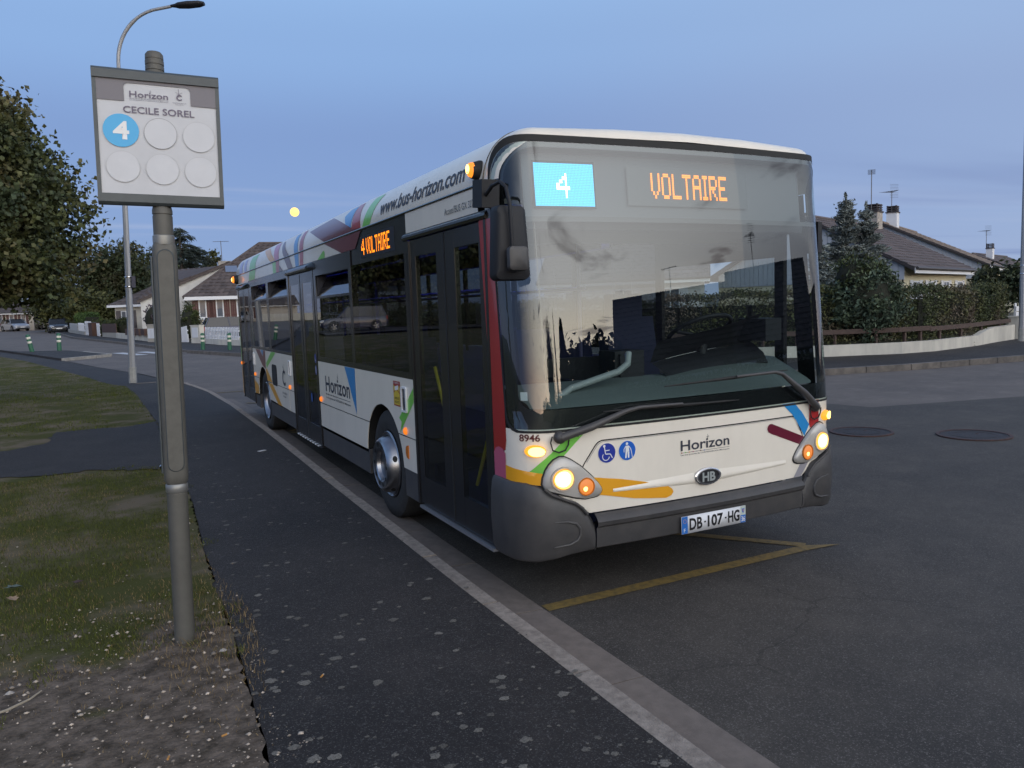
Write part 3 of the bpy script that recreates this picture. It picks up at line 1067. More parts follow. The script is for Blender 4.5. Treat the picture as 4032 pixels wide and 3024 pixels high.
E_SMALL = emit('side_marker_light', (1.0, 0.24, 0.008), 0.5)
E_TOP = emit('end_outline_light', (1.0, 0.48, 0.12), 3.2)
E_TOPR = emit('end_outline_rim', (1.0, 0.26, 0.02), 0.8)
E_AMBER = emit('led_amber', (1.0, 0.25, 0.0), 1.35)
E_CYAN = emit('led_cyan', (0.04, 0.56, 1.0), 0.95)
E_LEDW = emit('led_white', (1.0, 0.92, 1.0), 2.5)
E_BLUE = emit('blue_ceiling_light', (0.05, 0.08, 1.0), 4.0)
M_AMBERLENS = mat('amber_lens', (0.55, 0.16, 0.02), 0.25)

bus = thing('city_bus', 'white city bus with coloured stripes and lit VOLTAIRE sign standing at the kerb', 'bus')


def rake(z):
    return 0.085 * max(0.0, z - 1.12)


def W(u, z, off=0.0):
    """point on the wrapped front: u runs across the nose and round the corners"""
    a, s = abs(u), (1 if u >= 0 else -1)
    if a <= 1.03:
        x, y = a, 0.045 * a * a
        n = Vector((0.09 * a, -1, 0)).normalized()
    elif a <= 1.42:
        ph = (a - 1.03) / 0.39 * PI / 2
        x = 1.03 + 0.245 * math.sin(ph)
        y = 0.0477 + 0.02 * (x - 1.03) + 0.25 * (1 - math.cos(ph))
        n = Vector((math.sin(ph) + 0.09 * math.cos(ph), -math.cos(ph), 0)).normalized()
    else:
        x, y = 1.275, 0.3026 + (a - 1.42)
        n = Vector((1, 0, 0))
    y += rake(z)
    return Vector((s * (x + n.x * off), y + n.y * off, z))


def WF(off):
    return lambda a, b: W(a, b, off)


def S(off=0.0):
    """kerb side chart: a = -y so that writing runs the right way"""
    return lambda a, z: Vector((-1.275 - off, -a, z))


def CSf(off=0.0):
    """cove chart: h >= 0 is the share of the curved roof edge, h < 0 metres below the gutter"""
    def f(a, h):
        if h < 0:
            return Vector((-1.275 - off, -a, 2.545 + h))
        t = h * PI / 2
        return Vector((-1.04 - (0.235 + off) * math.cos(t), -a, 2.545 + (0.30 + off) * math.sin(t)))
    return f


Y1 = 11.32
# roof with its curved edges, lofted from the nose to the rear
prof = [(-1.275, 2.547)] + [(-1.04 - 0.235 * math.cos(t), 2.545 + 0.30 * math.sin(t)) for t in np.linspace(0.06, PI / 2, 11)]
prof += [(-0.5, 2.862), (0, 2.868), (0.5, 2.862)]
prof += [(-x, z) for x, z in prof[11::-1]]
secs = [(0.0, 0.075), (0.006, 0.050), (0.025, 0.024), (0.06, 0.008), (0.12, 0.0), (0.6, 0.0), (2.0, 0), (4.0, 0), (6, 0), (8, 0), (10, 0)]


def nose_y(x, z):
    a = abs(x)
    t = min(max((a - 1.03) / 0.245, 0), 1)
    return rake(z) + 0.045 * min(a, 1.03) ** 2 + 0.02 * max(0, a - 1.03) + 0.25 * (1 - math.sqrt(max(0, 1 - t * t)))


b = B()
for dy, ins in secs:
    for x, z in prof:
        k = ins / 0.3 if z > 2.6 else 0
        zz_ = z - ins * min(1, max(0, (z - 2.545) / 0.25))
        xx_ = x * (1 - 0.02 * (ins / 0.075)) if abs(x) > 1.0 else x
        b.v.append((xx_, nose_y(xx_ * 0.995, zz_) + dy, zz_))
for x, z in prof:
    b.v.append((x, Y1 - 0.06, z))
for x, z in prof:
    b.v.append((x * 0.985, Y1, z - 0.03 * min(1, max(0, (z - 2.545) / 0.25))))
m_ = len(prof)
for i in range(len(secs) + 1):
    for k in range(m_ - 1):
        b.f.append((i * m_ + k, i * m_ + k + 1, (i + 1) * m_ + k + 1, (i + 1) * m_ + k))
b.f.append(tuple((len(secs) + 1) * m_ + k for k in range(m_)))
b.build('roof', M_WHITE, bus, smooth=50)
B().tube([(-1.2765, 0.36, 2.543), (-1.2765, Y1 - 0.05, 2.543)], 0.009, 6).build('roof_gutter', M_BLACK, bus)
B().tube([CSf(0.002)(-(0.43 + (0.5 - h) * 0.06 if h < .5 else 0.43 - (h - .5) * 0.1), h) for h in np.linspace(0, 1, 14)], 0.0035, 5).build('roof_joint', M_BLACK, bus)

# front mask, hatch joint, sculpted groove, badge
mask = [(-1.42, 1.095), (-1.42, 0.787), (-1.15, 0.765), (-0.95, 0.68), (-0.86, 0.573), (0.86, 0.573), (0.95, 0.68), (1.15, 0.765), (1.42, 0.787), (1.42, 1.095)]
sheet('front_panel', [mask], WF(0.0), M_WHITE, bus, 0.045, 0.05)
hp = [(-0.905, 0.845), (-0.878, 0.885), (-0.81, 0.975), (-0.79, 0.992), (-0.765, 1.0), (0.765, 1.0), (0.79, 0.992), (0.81, 0.975), (0.85, 0.90), (0.875, 0.85)]
sheet('hatch_joint', stroke(hp, 0.007), WF(0.0015), M_BLACK, bus, 0.08)
hp2 = [(a * 0.992, c - 0.007) for a, c in hp[1:-1]]
sheet('hatch_lip', stroke(hp2, 0.006), WF(0.0028), M_SILVER, bus, 0.08)
for s in (-1, 1):
    us = np.linspace(0.10, 0.70, 13)
    vs_ = np.linspace(0, 1, 7)
    B().grid(us, vs_, lambda u, v: W(s * u, (0.655 + 0.022 * (u - 0.1) / 0.6) + v * (0.07 - 0.04 * (u - 0.1) / 0.6), 0.001 + 0.011 * (1 - abs(2 * v - 0.7) / 1.3) * (1 - 0.45 * (u - 0.1) / 0.6) * (1 if 0 < v < 1 else 0))).build(
        'sculpted_ridge', M_WHITE, bus, smooth=50)
b = B()
for (sx, off) in ((1.12, 0.001), (1.10, 0.016), (1.0, 0.020), (0.98, 0.026), (0.86, 0.026), (0.84, 0.020)):
    b.v += [tuple(W(0.097 * sx * math.cos(a), 0.692 + 0.050 * sx * math.sin(a), off)) for a in np.linspace(0, 2 * PI, 33)[:-1]]
for i in range(5):
    b.f += [(i * 32 + k, i * 32 + (k + 1) % 32, (i + 1) * 32 + (k + 1) % 32, (i + 1) * 32 + k) for k in range(32)]
badge = b.build('badge', M_CHROME, bus, smooth=40)
sheet('badge_face', [ell(0, 0.692, 0.083, 0.043, 32)[:-1]], WF(0.0205), M_DARKP, badge, 0.03)
text_on('badge_letters', 'HB', -0.052, 0.052, 0.662, 0.722, WF(0.024), M_RAILG, badge, bold=0.035)

# coloured films on the front
film = [('green', [(-0.945, 1.088), (-0.845, 1.088), (-0.93, 1.012), (-1.02, 0.93), (-1.13, 0.834), (-1.225, 0.848), (-1.10, 0.95)]),
        ('yellow', [(-1.405, 0.788), (-1.15, 0.766), (-1.13, 0.834), (-1.225, 0.848), (-1.405, 0.872)]),
        ('yellow', [(-0.83, 0.784), (-0.64, 0.752), (-0.484, 0.717), (-0.30, 0.664), (-0.272, 0.645), (-0.264, 0.625), (-0.28, 0.605), (-0.32, 0.594), (-0.55, 0.622), (-0.83, 0.683)]),
        ('maroon', [(0.528, 0.936), (0.534, 0.955), (0.55, 0.967), (0.57, 0.968), (0.89, 0.845), (0.85, 0.795), (0.57, 0.899), (0.54, 0.913)]),
        ('blue', [(0.672, 1.090), (0.79, 1.090), (0.83, 1.049), (0.866, 1.018), (0.94, 0.925), (0.891, 0.850), (0.83, 0.935), (0.77, 1.01)]),
        ('red', [(0.945, 1.090), (1.04, 1.090), (1.04, 0.93), (0.95, 0.90), (0.94, 0.93)]),
        ('grey', [(0.851, 0.664), (0.933, 0.666), (0.855, 0.575), (0.78, 0.575)]),
        ('green', [(1.40, 0.86), (1.40, 0.79), (1.30, 0.785), (1.33, 0.85)])]
for c_, p_ in film:
    sheet('stripe', [p_], WF(0.0034 if c_ == 'yellow' else 0.0026), C[c_], bus, 0.045, 0.05)
text_on('fleet_number', '8946', -1.283, -1.157, 1.025, 1.068, WF(0.003), C['brown'], bus, bold=0.02)


def horizon_logo(fn, a0, a1, zb, zt, m, parent, sub=True):
    """the operator's word mark with its spire, beads and strap line"""
    w_ = a1 - a0
    text_on('logo_lettering', 'Horizon', a0, a1, zb, zt, fn, m, parent, bold=0.014)
    ax = a0 + w_ * 0.545
    h_ = zt - zb
    sheet('logo_spire', stroke([(ax, zt - 0.1 * h_), (ax, zt + h_ * 0.34)], h_ * 0.035) + stroke([(ax - h_ * .16, zt + h_ * .12), (ax + h_ * .16, zt + h_ * .04)], h_ * .025)
          + stroke([(ax - h_ * .1, zt - h_ * .04), (ax + h_ * .12, zt + h_ * .18)], h_ * .025), fn, m, parent, 0.03)
    zl = zb - 0.17 * h_
    sheet('logo_line', stroke([(a0, zl), (a1, zl)], h_ * 0.03), fn, m, parent, 0.06)
    for k, c_ in enumerate(('red', 'green', 'yellow', 'pink', 'grey', 'maroon', 'paleblue')):
        sheet('logo_bead', [ell(a0 + w_ * 0.02 + w_ * 0.075 * k, zl, h_ * 0.062, h_ * 0.062, 10)[:-1]], fn, C[c_] if sub else m, parent)
    text_on('logo_strap_line', 'Les bus gratuits de CHÂTEAUROUX Métropole', a0, a1, zb - 0.48 * h_, zb - 0.28 * h_, fn, m, parent, bold=0.004)


horizon_logo(WF(0.003), -0.203, 0.190, 0.872, 0.938, M_DGREY, bus)
WHITEF = mat('white_film', (0.75, 0.75, 0.75), 0.4)
for cx, c_, nm in ((-0.735, 'signblue', 'wheelchair_sticker'), (-0.595, 'paleblue', 'cane_user_sticker')):
    st = sheet(nm, [ell(cx, 0.921, 0.060, 0.060, 28)[:-1]], WF(0.0022), WHITEF, bus, 0.03)
    sheet('sticker_face', [ell(cx, 0.921, 0.0585, 0.0585, 28)[:-1]], WF(0.0036), C[c_], st, 0.03)
    if 'wheel' in nm:
        p = [ell(cx - 0.018, 0.963, 0.0085, 0.0085, 10)[:-1]]
        p += stroke([(cx - 0.017, 0.955), (cx - 0.010, 0.915), (cx + 0.022, 0.913), (cx + 0.036, 0.888)], 0.006)
        p += stroke([(cx - 0.013, 0.935), (cx + 0.018, 0.937)], 0.005)
        p += stroke(ell(cx - 0.008, 0.900, 0.023, 0.023, 14, R(140), R(370)), 0.005)
    else:
        p = [ell(cx - 0.002, 0.963, 0.009, 0.009, 10)[:-1]]
        p += [[(cx - 0.012, 0.951), (cx + 0.010, 0.951), (cx + 0.013, 0.915), (cx - 0.013, 0.913)]]
        p += [[(cx - 0.013, 0.914), (cx - 0.001, 0.914), (cx - 0.007, 0.876), (cx - 0.017, 0.876)], [(cx + 0.001, 0.914), (cx + 0.013, 0.914), (cx + 0.013, 0.876), (cx + 0.003, 0.876)]]
        p += stroke([(cx + 0.010, 0.948), (cx + 0.022, 0.932), (cx + 0.027, 0.918), (cx + 0.034, 0.877)], 0.0045) + stroke([(cx - 0.011, 0.948), (cx - 0.024, 0.930), (cx - 0.023, 0.912)], 0.005)
    sheet('sticker_figure', p, WF(0.005), WHITEF, st, 0.03)

# windscreen: glass, printed black border, bar under the sign
ol = rrect(-1.372, 1.088, 1.372, 2.745, 0.09, 6)
ol = [(a, c) for a, c in rrect(-1.372, 1.088, 1.372, 2.745, 0.22, 8)]
lowr = rrect(-1.372, 1.088, 1.372, 2.745, 0.10, 8)
ol = ol[:18] + lowr[18:]
il = rrect(-1.27, 1.215, 1.27, 2.712, 0.20, 8)[:18] + rrect(-1.27, 1.20, 1.27, 2.712, 0.09, 8)[18:]
b = B()


def resample(loop, k=180):
    L_ = [0]
    for (x0, y0), (x1, y1) in zip(loop, loop[1:] + loop[:1]):
        L_.append(L_[-1] + math.hypot(x1 - x0, y1 - y0))
    pts = loop + loop[:1]
    out = []
    for s_ in np.linspace(0, L_[-1], k + 1)[:-1]:
        j = max(0, int(np.searchsorted(L_, s_, 'right')) - 1)
        t = (s_ - L_[j]) / max(1e-9, L_[j + 1] - L_[j])
        out.append((pts[j][0] + (pts[j + 1][0] - pts[j][0]) * t, pts[j][1] + (pts[j + 1][1] - pts[j][1]) * t))
    return out


def ring(outer, inner, f0, f1, name, m, parent, smooth=True):
    """band between two loops that match point for point by angle about the middle"""
    cx = sum(p[0] for p in outer) / len(outer)
    cz = sum(p[1] for p in outer) / len(outer)
    k = len(outer)
    bb = B()
    bb.v = [tuple(f0(*p)) for p in outer] + [tuple(f1(*p)) for p in inner]
    bb.f = [(i, (i + 1) % k, k + (i + 1) % k, k + i) for i in range(k)]
    return bb.build(name, m, parent, smooth=60 if smooth else None)


# band built on a common fine grid of the outline
def scale_loop(loop, x0, x1, z0, z1):
    xs = [p[0] for p in loop]
    zs = [p[1] for p in loop]
    return [(x0 + (x1 - x0) * (a - min(xs)) / (max(xs) - min(xs)), z0 + (z1 - z0) * (c - min(zs)) / (max(zs) - min(zs))) for a, c in loop]


olr = resample(ol, 240)
ws = sheet('windscreen', [ol], WF(0.002), M_WS, bus, 0.05, 0.12)
ilr = scale_loop(olr, -1.275, 1.275, 1.205, 2.715)
ring(olr, ilr, WF(-0.003), WF(-0.003), 'windscreen_border', M_BLACK, bus)
ring(scale_loop(olr, -1.388, 1.388, 1.074, 2.785), olr, WF(0.0035), WF(0.0035), 'windscreen_seal', M_RUBBER, bus)
sheet('sign_bar', [[(-1.27, 2.288), (1.27, 2.288), (1.27, 2.318), (-1.27, 2.318)]], WF(-0.006), mat('sign_bar_grey', (0.06, 0.06, 0.065), 0.5), bus, 0.08)
sheet('centre_line', [[(-1.105, 1.21), (-1.101, 1.21), (-1.101, 2.28), (-1.105, 2.28)]], WF(-0.002), M_BLACK, bus)
sheet('windscreen_label', [[(-1.262, 1.262), (-1.218, 1.262), (-1.218, 1.312), (-1.262, 1.312)]], WF(-0.004), WHITEF, bus)
sheet('windscreen_label', [rrect(1.30, 1.30, 1.345, 1.42, 0.008)], WF(-0.004), mat('yellow_label', (0.55, 0.6, 0.38), 0.6), bus, 0.02)

# destination sign behind the glass
hdr = mat('sign_backing', (0.12, 0.125, 0.14), 0.7)
B().grid(np.linspace(-1.17, 1.17, 25), [2.315, 2.70], lambda u, z: W(u, z, -0.10)).build('sign_box', hdr, bus, smooth=40)
DOTS = {
    'V': ['1...1', '1...1', '1...1', '1...1', '1...1', '.1.1.', '..1..'],
    'O': ['.111.', '1...1', '1...1', '1...1', '1...1', '1...1', '.111.'],
    'L': ['1....', '1....', '1....', '1....', '1....', '1....', '11111'],
    'T': ['11111', '..1..', '..1..', '..1..', '..1..', '..1..', '..1..'],
    'A': ['.111.', '1...1', '1...1', '11111', '1...1', '1...1', '1...1'],
    'I': ['111', '.1.', '.1.', '.1.', '.1.', '.1.', '111'],
    'R': ['1111.', '1...1', '1...1', '1111.', '1.1..', '1..1.', '1...1'],
    'E': ['11111', '1....', '1....', '1111.', '1....', '1....', '11111'],
    '4': ['...1.', '..11.', '.1.1.', '1..1.', '11111', '...1.', '...1.']}


def led_word(word, a0, a1, z0, z1, fn, m, parent, k=2, fill=0.80):
    cols = sum(len(DOTS[c_][0]) for c_ in word) + (len(word) - 1)
    px_ = (a1 - a0) / (cols * k)
    pz_ = (z1 - z0) / (7 * k)
    c0 = 0
    for ch in word:
        bb = B()
        for r_, row in enumerate(DOTS[ch]):
            for c_, v_ in enumerate(row):
                if v_ != '1':
                    continue
                for i_ in range(k):
                    for j_ in range(k):
                        a = a0 + ((c0 + c_) * k + i_ + 0.5) * px_
                        z = z1 - (r_ * k + j_ + 0.5) * pz_
                        q = [(a - px_ * fill / 2, z - pz_ * fill / 2), (a + px_ * fill / 2, z - pz_ * fill / 2), (a + px_ * fill / 2, z + pz_ * fill / 2), (a - px_ * fill / 2, z + pz_ * fill / 2)]
                        bb.add([fn(*p_) for p_ in q], [(0, 1, 2, 3)])
        bb.build('led_letter', m, parent, smooth=False)
        c0 += len(DOTS[ch][0]) + 1


sign = sheet('destination_sign', [[(-0.42, 2.40), (0.56, 2.40), (0.56, 2.64), (-0.42, 2.64)]], WF(-0.085), mat('sign_glass_grey', (0.07, 0.072, 0.08), 0.4), bus, 0.1)
led_word('VOLTAIRE', -0.245, 0.372, 2.447, 2.605, WF(-0.080), E_AMBER, sign, 2, 0.86)
num = sheet('route_number_sign', [[(-1.075, 2.375), (-0.645, 2.375), (-0.645, 2.655), (-1.075, 2.655)]], WF(-0.088), M_DARKP, bus, 0.06)
b, b4 = B(), B()
nx_, nz_ = 42, 26
for i in range(nx_):
    for j in range(nz_):
        a, z = -1.062 + 0.404 * (i + 0.5) / nx_, 2.388 + 0.252 * (j + 0.5) / nz_
        gx_, gz_ = (a + 0.862) / 0.085 * 5 + 2.5, (2.585 - z) / 0.145 * 7
        on = 0 <= gx_ < 5 and 0 <= gz_ < 7 and DOTS['4'][int(gz_)][int(gx_)] == '1'
        hx, hz = 0.404 / nx_ * 0.44, 0.252 / nz_ * 0.44
        (b4 if on else b).add([W(a - hx, z - hz, -0.082), W(a + hx, z - hz, -0.082), W(a + hx, z + hz, -0.082), W(a - hx, z + hz, -0.082)], [(0, 1, 2, 3)])
o = b.build('led_field', E_CYAN, num, smooth=False)
o['kind'] = 'stuff'
b4.build('led_digit', E_LEDW, num, smooth=False)

# headlamps
hl_out = [(-1.046, 0.929), (-1.085, 0.912), (-1.112, 0.885), (-1.131, 0.856), (-1.148, 0.81), (-1.153, 0.775), (-1.145, 0.752), (-1.12, 0.733), (-1.038, 0.704), (-0.95, 0.676),
          (-0.89, 0.664), (-0.82, 0.670), (-0.79, 0.682), (-0.777, 0.702), (-0.782, 0.722), (-0.805, 0.755), (-0.85, 0.802), (-0.914, 0.862), (-0.975, 0.905), (-1.015, 0.925)]
for s in (-1, 1):
    lp = [(-s * -a if False else s * -a, z) for a, z in hl_out]
    lp = [((a if s < 0 else -a), z) for a, z in hl_out]
    cx, cz = sum(p[0] for p in lp) / len(lp), sum(p[1] for p in lp) / len(lp)
    sc = lambda k: [(cx + (a - cx) * k, cz + (z - cz) * k) for a, z in lp]
    hl_ = thing('headlight_cluster', None, None)
    hl_.parent = bus
    ring(sc(1.06), sc(0.98), WF(0.003), WF(0.004), 'outline_gap', M_RUBBER, hl_)  # dark rubber ring outlining the lamp trim
    b = B()
    loops = [(1.0, 0.004), (0.99, 0.014), (0.93, 0.024), (0.5, 0.030)]
    for k, off in loops:
        b.v += [tuple(W(a, z, off)) for a, z in sc(k)]
    n_ = len(lp)
    for i in range(len(loops) - 1):
        b.f += [(i * n_ + j, i * n_ + (j + 1) % n_, (i + 1) * n_ + (j + 1) % n_, (i + 1) * n_ + j) for j in range(n_)]
    b.f.append(tuple((len(loops) - 1) * n_ + j for j in range(n_)))
    b.build('lamp_trim', M_SILVER, hl_, smooth=50)
    for (lu, lz, lr, nm) in ((1.034, 0.802, 0.063, 'headlight'), (0.891, 0.741, 0.047, 'indicator')):
        b = B()
        for rr_, off in ((lr * 1.16, 0.026), (lr * 1.13, 0.036), (lr * 1.0, 0.036), (lr * 0.9, 0.020)):
            b.v += [tuple(W(s * lu + rr_ * math.cos(a), lz + rr_ * math.sin(a), off)) for a in np.linspace(0, 2 * PI, 29)[:-1]]
        for i in range(3):
            b.f += [(i * 28 + k, i * 28 + (k + 1) % 28, (i + 1) * 28 + (k + 1) % 28, (i + 1) * 28 + k) for k in range(28)]
        b.build(nm + '_ring', M_AMBERLENS if nm == 'indicator' else M_SILVER, hl_, smooth=40)
        b = B()
        rings = [(lr * 0.99, 0.031), (lr * 0.75, 0.037), (lr * 0.45, 0.041), (0.001, 0.043)]
        for rr_, off in rings:
            b.v += [tuple(W(s * lu + rr_ * math.cos(a), lz + rr_ * math.sin(a), off)) for a in np.linspace(0, 2 * PI, 25)[:-1]]
        for i in range(3):
            b.f += [(i * 24 + k, i * 24 + (k + 1) % 24, (i + 1) * 24 + (k + 1) % 24, (i + 1) * 24 + k) for k in range(24)]
        lo_ = b.build(nm, E_HEADR if nm == 'headlight' else E_IND, hl_, smooth=60)
        if nm == 'headlight':
            sheet('headlight_glow', [ell(s * lu, lz, 0.056, 0.056, 24)[:-1]], WF(0.0440), E_HEADM, lo_, 0.02, 0.02)
            sheet('headlight_core', [ell(s * lu - 0.006, lz + 0.002, 0.046, 0.046, 24)[:-1]], WF(0.0452), E_HEAD, lo_, 0.02, 0.02)
            sheet('lens_line', stroke(ell(s * lu, lz, 0.0595, 0.0595, 30), 0.0025), WF(0.0455), M_AMBERLENS, lo_)
        if nm == 'indicator':
            sheet('indicator_bulb', [ell(s * lu - 0.012, lz - 0.010, 0.014, 0.014, 12)[:-1]], WF(0.0445), E_OVAL, hl_)
    b = B()
    ou = 1.188 if s < 0 else 1.13
    for k, off in ((1.0, 0.001), (0.97, 0.012), (0.75, 0.022), (0.4, 0.027), (0.02, 0.028)):
        b.v += [tuple(W(s * ou + 0.063 * k * math.cos(a), 0.970 + 0.036 * k * math.sin(a), off)) for a in np.linspace(0, 2 * PI, 25)[:-1]]
    for i in range(4):
        b.f += [(i * 24 + k, i * 24 + (k + 1) % 24, (i + 1) * 24 + (k + 1) % 24, (i + 1) * 24 + k) for k in range(24)]
    lo_ = b.build('marker_lamp', E_OVALR, bus, smooth=60)
    sheet('marker_core', [ell(s * ou + 0.012, 0.970, 0.046, 0.028, 24)[:-1]], WF(0.0285), E_OVAL, lo_, 0.02, 0.02)

# bumper: middle bar and the two corner pods
vprof = [(0.0, 0.0), (0.06, 0.026), (0.30, 0.032), (0.62, 0.034), (0.68, 0.050), (0.80, 0.056), (0.90, 0.040), (0.985, 0.016), (1.0, 0.0)]
B().grid(np.linspace(-0.832, 0.832, 36), range(len(vprof)), lambda u, j: W(u, 0.352 + (0.566 - 0.352) * vprof[int(j)][0], vprof[int(j)][1])).build('bumper', M_BUMP, bus, smooth=30)


def pod_top(u):
    return float(np.interp(abs(u), [0.84, 0.875, 0.90, 0.95, 0.99, 1.10, 1.17, 1.25, 1.56], [0.50, 0.555, 0.60, 0.655, 0.668, 0.705, 0.762, 0.783, 0.788]))


for s in (-1, 1):
    us = [s * a for a in list(np.linspace(0.84, 1.42, 28)) + [1.47, 1.52, 1.56]]
    pv = [(0.0, -0.01), (0.03, 0.014), (0.12, 0.030), (0.5, 0.040), (0.75, 0.036), (0.93, 0.026), (0.985, 0.014), (1.0, 0.0)]

    def pod(u, j, s=s):
        zb = float(np.interp(abs(u), [0.84, 1.0, 1.2, 1.56], [0.348, 0.335, 0.305, 0.30]))
        return W(u, zb + (pod_top(u) - zb) * pv[int(j)][0], pv[int(j)][1] * (1.0 if abs(u) > 0.86 else 0.8))
    pd = B().grid(us, range(len(pv)), pod).build('bumper_corner', M_BUMP, bus, smooth=35)
    B().tube([W(s * a, z, 0.040) for a, z in ((1.095, 0.553), (1.02, 0.549), (0.968, 0.532), (0.945, 0.50), (0.942, 0.465), (0.96, 0.432), (1.01, 0.412), (1.10, 0.405))], [0.003, 0.007, 0.009, 0.009, 0.009, 0.009, 0.008, 0.004], 8).build(
        'tow_hatch_rib', M_BUMP, pd, smooth=40)
    sheet('bumper_joint', stroke([(s * 0.836, 0.345), (s * 0.836, 0.49), (s * 0.862, 0.545), (s * 0.89, 0.575)], 0.009), WF(0.012), M_RUBBER, bus, 0.05, 0.05)
    B().tube([W(s * a, z, 0.034) for a, z in ((1.14, 0.752), (1.10, 0.715), (1.02, 0.675), (0.96, 0.648), (0.92, 0.615), (0.89, 0.575))], 0.009, 8).build('pod_lip', M_BUMP, pd, smooth=40)
B().grid(np.linspace(-1.40, 1.40, 30), [0, 1], lambda u, j: W(u, 0.36 - 0.02 * j, 0.0 if j == 0 else -0.5)).build('front_apron', M_RUBBER, bus)

# number plate
pc = 0.013
pl = sheet('number_plate', [[(pc - 0.26, 0.361), (pc + 0.26, 0.361), (pc + 0.26, 0.471), (pc - 0.26, 0.471)]], lambda a, z: (a, -0.050, z), mat('plate_white', (0.72, 0.73, 0.76), 0.35), bus)
sm = pl.modifiers.new('thickness', 'SOLIDIFY')
sm.thickness = 0.004
sm.offset = 1.0
PF = lambda off: (lambda a, z: (a, -0.0545 - off, z))
for a0, a1, z0, z1 in ((pc - 0.259, pc - 0.213, 0.362, 0.470), (pc + 0.217, pc + 0.259, 0.362, 0.412)):
    sheet('plate_band', [[(a0, z0), (a1, z0), (a1, z1), (a0, z1)]], PF(0), mat('plate_blue', lin(40, 105, 185), 0.4) if 'plate_blue' not in MATS else MATS['plate_blue'], pl)
sheet('plate_band', [[(pc + 0.217, 0.412), (pc + 0.259, 0.412), (pc + 0.259, 0.470), (pc + 0.217, 0.470)]], PF(0), mat('plate_pale', lin(190, 200, 190), 0.4), pl)
sheet('plate_emblem', [[(pc + 0.226, 0.458), (pc + 0.238, 0.452), (pc + 0.250, 0.460), (pc + 0.247, 0.436), (pc + 0.238, 0.422), (pc + 0.229, 0.436)]], PF(0.001), C['paleblue'], pl)
sheet('plate_emblem', [[(pc + 0.233, 0.448), (pc + 0.243, 0.448), (pc + 0.238, 0.432)]], PF(0.002), C['yellow'], pl)
M_INK = mat('plate_ink', (0.012, 0.012, 0.014), 0.4)
for w_, a0, a1 in (('DB', -0.200, -0.098), ('107', -0.055, 0.070), ('HG', 0.112, 0.208)):
    text_on('plate_letters', w_, pc + a0, pc + a1, 0.378, 0.454, PF(0.001), M_INK, pl, bold=0.03, dx=None, dy=None)
for a0 in (-0.083, 0.085):
    sheet('plate_dash', [[(pc + a0, 0.411), (pc + a0 + 0.014, 0.411), (pc + a0 + 0.014, 0.421), (pc + a0, 0.421)]], PF(0.001), M_INK, pl)
text_on('plate_letters', 'F', pc - 0.244, pc - 0.230, 0.372, 0.395, PF(0.001), WHITEF, pl, dx=None, dy=None)
text_on('plate_letters', '36', pc + 0.222, pc + 0.254, 0.370, 0.404, PF(0.001), WHITEF, pl, bold=0.01, dx=None, dy=None)
for k in range(12):
    a = 2 * PI * k / 12
    sheet('plate_star', [ell(pc - 0.236 + 0.012 * math.cos(a), 0.440 + 0.012 * math.sin(a), 0.0022, 0.0022, 6)[:-1]], PF(0.001), C['yellow'], pl)

# wipers
for pv_, path_, blade in (((-1.045, 1.045), [(-1.045, 1.045), (-0.86, 1.095), (-0.62, 1.170), (-0.53, 1.182), (-0.22, 1.178)], ((-0.76, 1.172), (0.26, 1.158))),
                          ((0.985, 1.045), [(0.985, 1.045), (0.84, 1.15), (0.63, 1.300), (0.56, 1.318), (0.22, 1.312)], ((-0.32, 1.288), (0.72, 1.318)))):
    wp = thing('wiper', None, None)
    wp.parent = bus
    B().tube([W(*p_, 0.055 if i else 0.03) for i, p_ in enumerate(path_)], [0.026, 0.024, 0.015, 0.012, 0.009], 8).build('wiper_arm', M_BUMP, wp, smooth=50)
    p0, p1 = blade
    B().tube([W(p0[0] + (p1[0] - p0[0]) * t, p0[1] + (p1[1] - p0[1]) * t, 0.020) for t in np.linspace(0, 1, 9)], [0.003, 0.007, 0.007, 0.010, 0.012, 0.010, 0.007, 0.007, 0.003], 6).build('wiper_blade', M_RUBBER, wp, smooth=50)
    bb = B()
    for rr_, off in ((0.036, 0.0), (0.034, 0.03), (0.02, 0.045), (0.001, 0.05)):
        bb.v += [tuple(W(pv_[0] + rr_ * math.cos(a), pv_[1] + rr_ * math.sin(a), off)) for a in np.linspace(0, 2 * PI, 17)[:-1]]
    for i in range(3):
        bb.f += [(i * 16 + k, i * 16 + (k + 1) % 16, (i + 1) * 16 + (k + 1) % 16, (i + 1) * 16 + k) for k in range(16)]
    bb.build('wiper_pivot', M_BUMP, wp, smooth=50)
    s = -1 if pv_[0] < 0 else 1
    hose = [(pv_[0] - 0.045, 1.055), (pv_[0] - 0.055, 1.02), (pv_[0] - 0.045, 0.975), (pv_[0] - 0.01, 0.958), (pv_[0] + 0.03, 0.968), (pv_[0] + 0.05, 1.0), (pv_[0] + 0.055, 1.035)]
    B().tube([W(a, z, 0.02) for a, z in hose], 0.0045, 6).build('washer_hose', M_RUBBER, wp, smooth=50)
sheet('hose_button', [ell(-0.925, 1.045, 0.009, 0.009, 10)[:-1]], WF(0.006), M_RUBBER, bus)

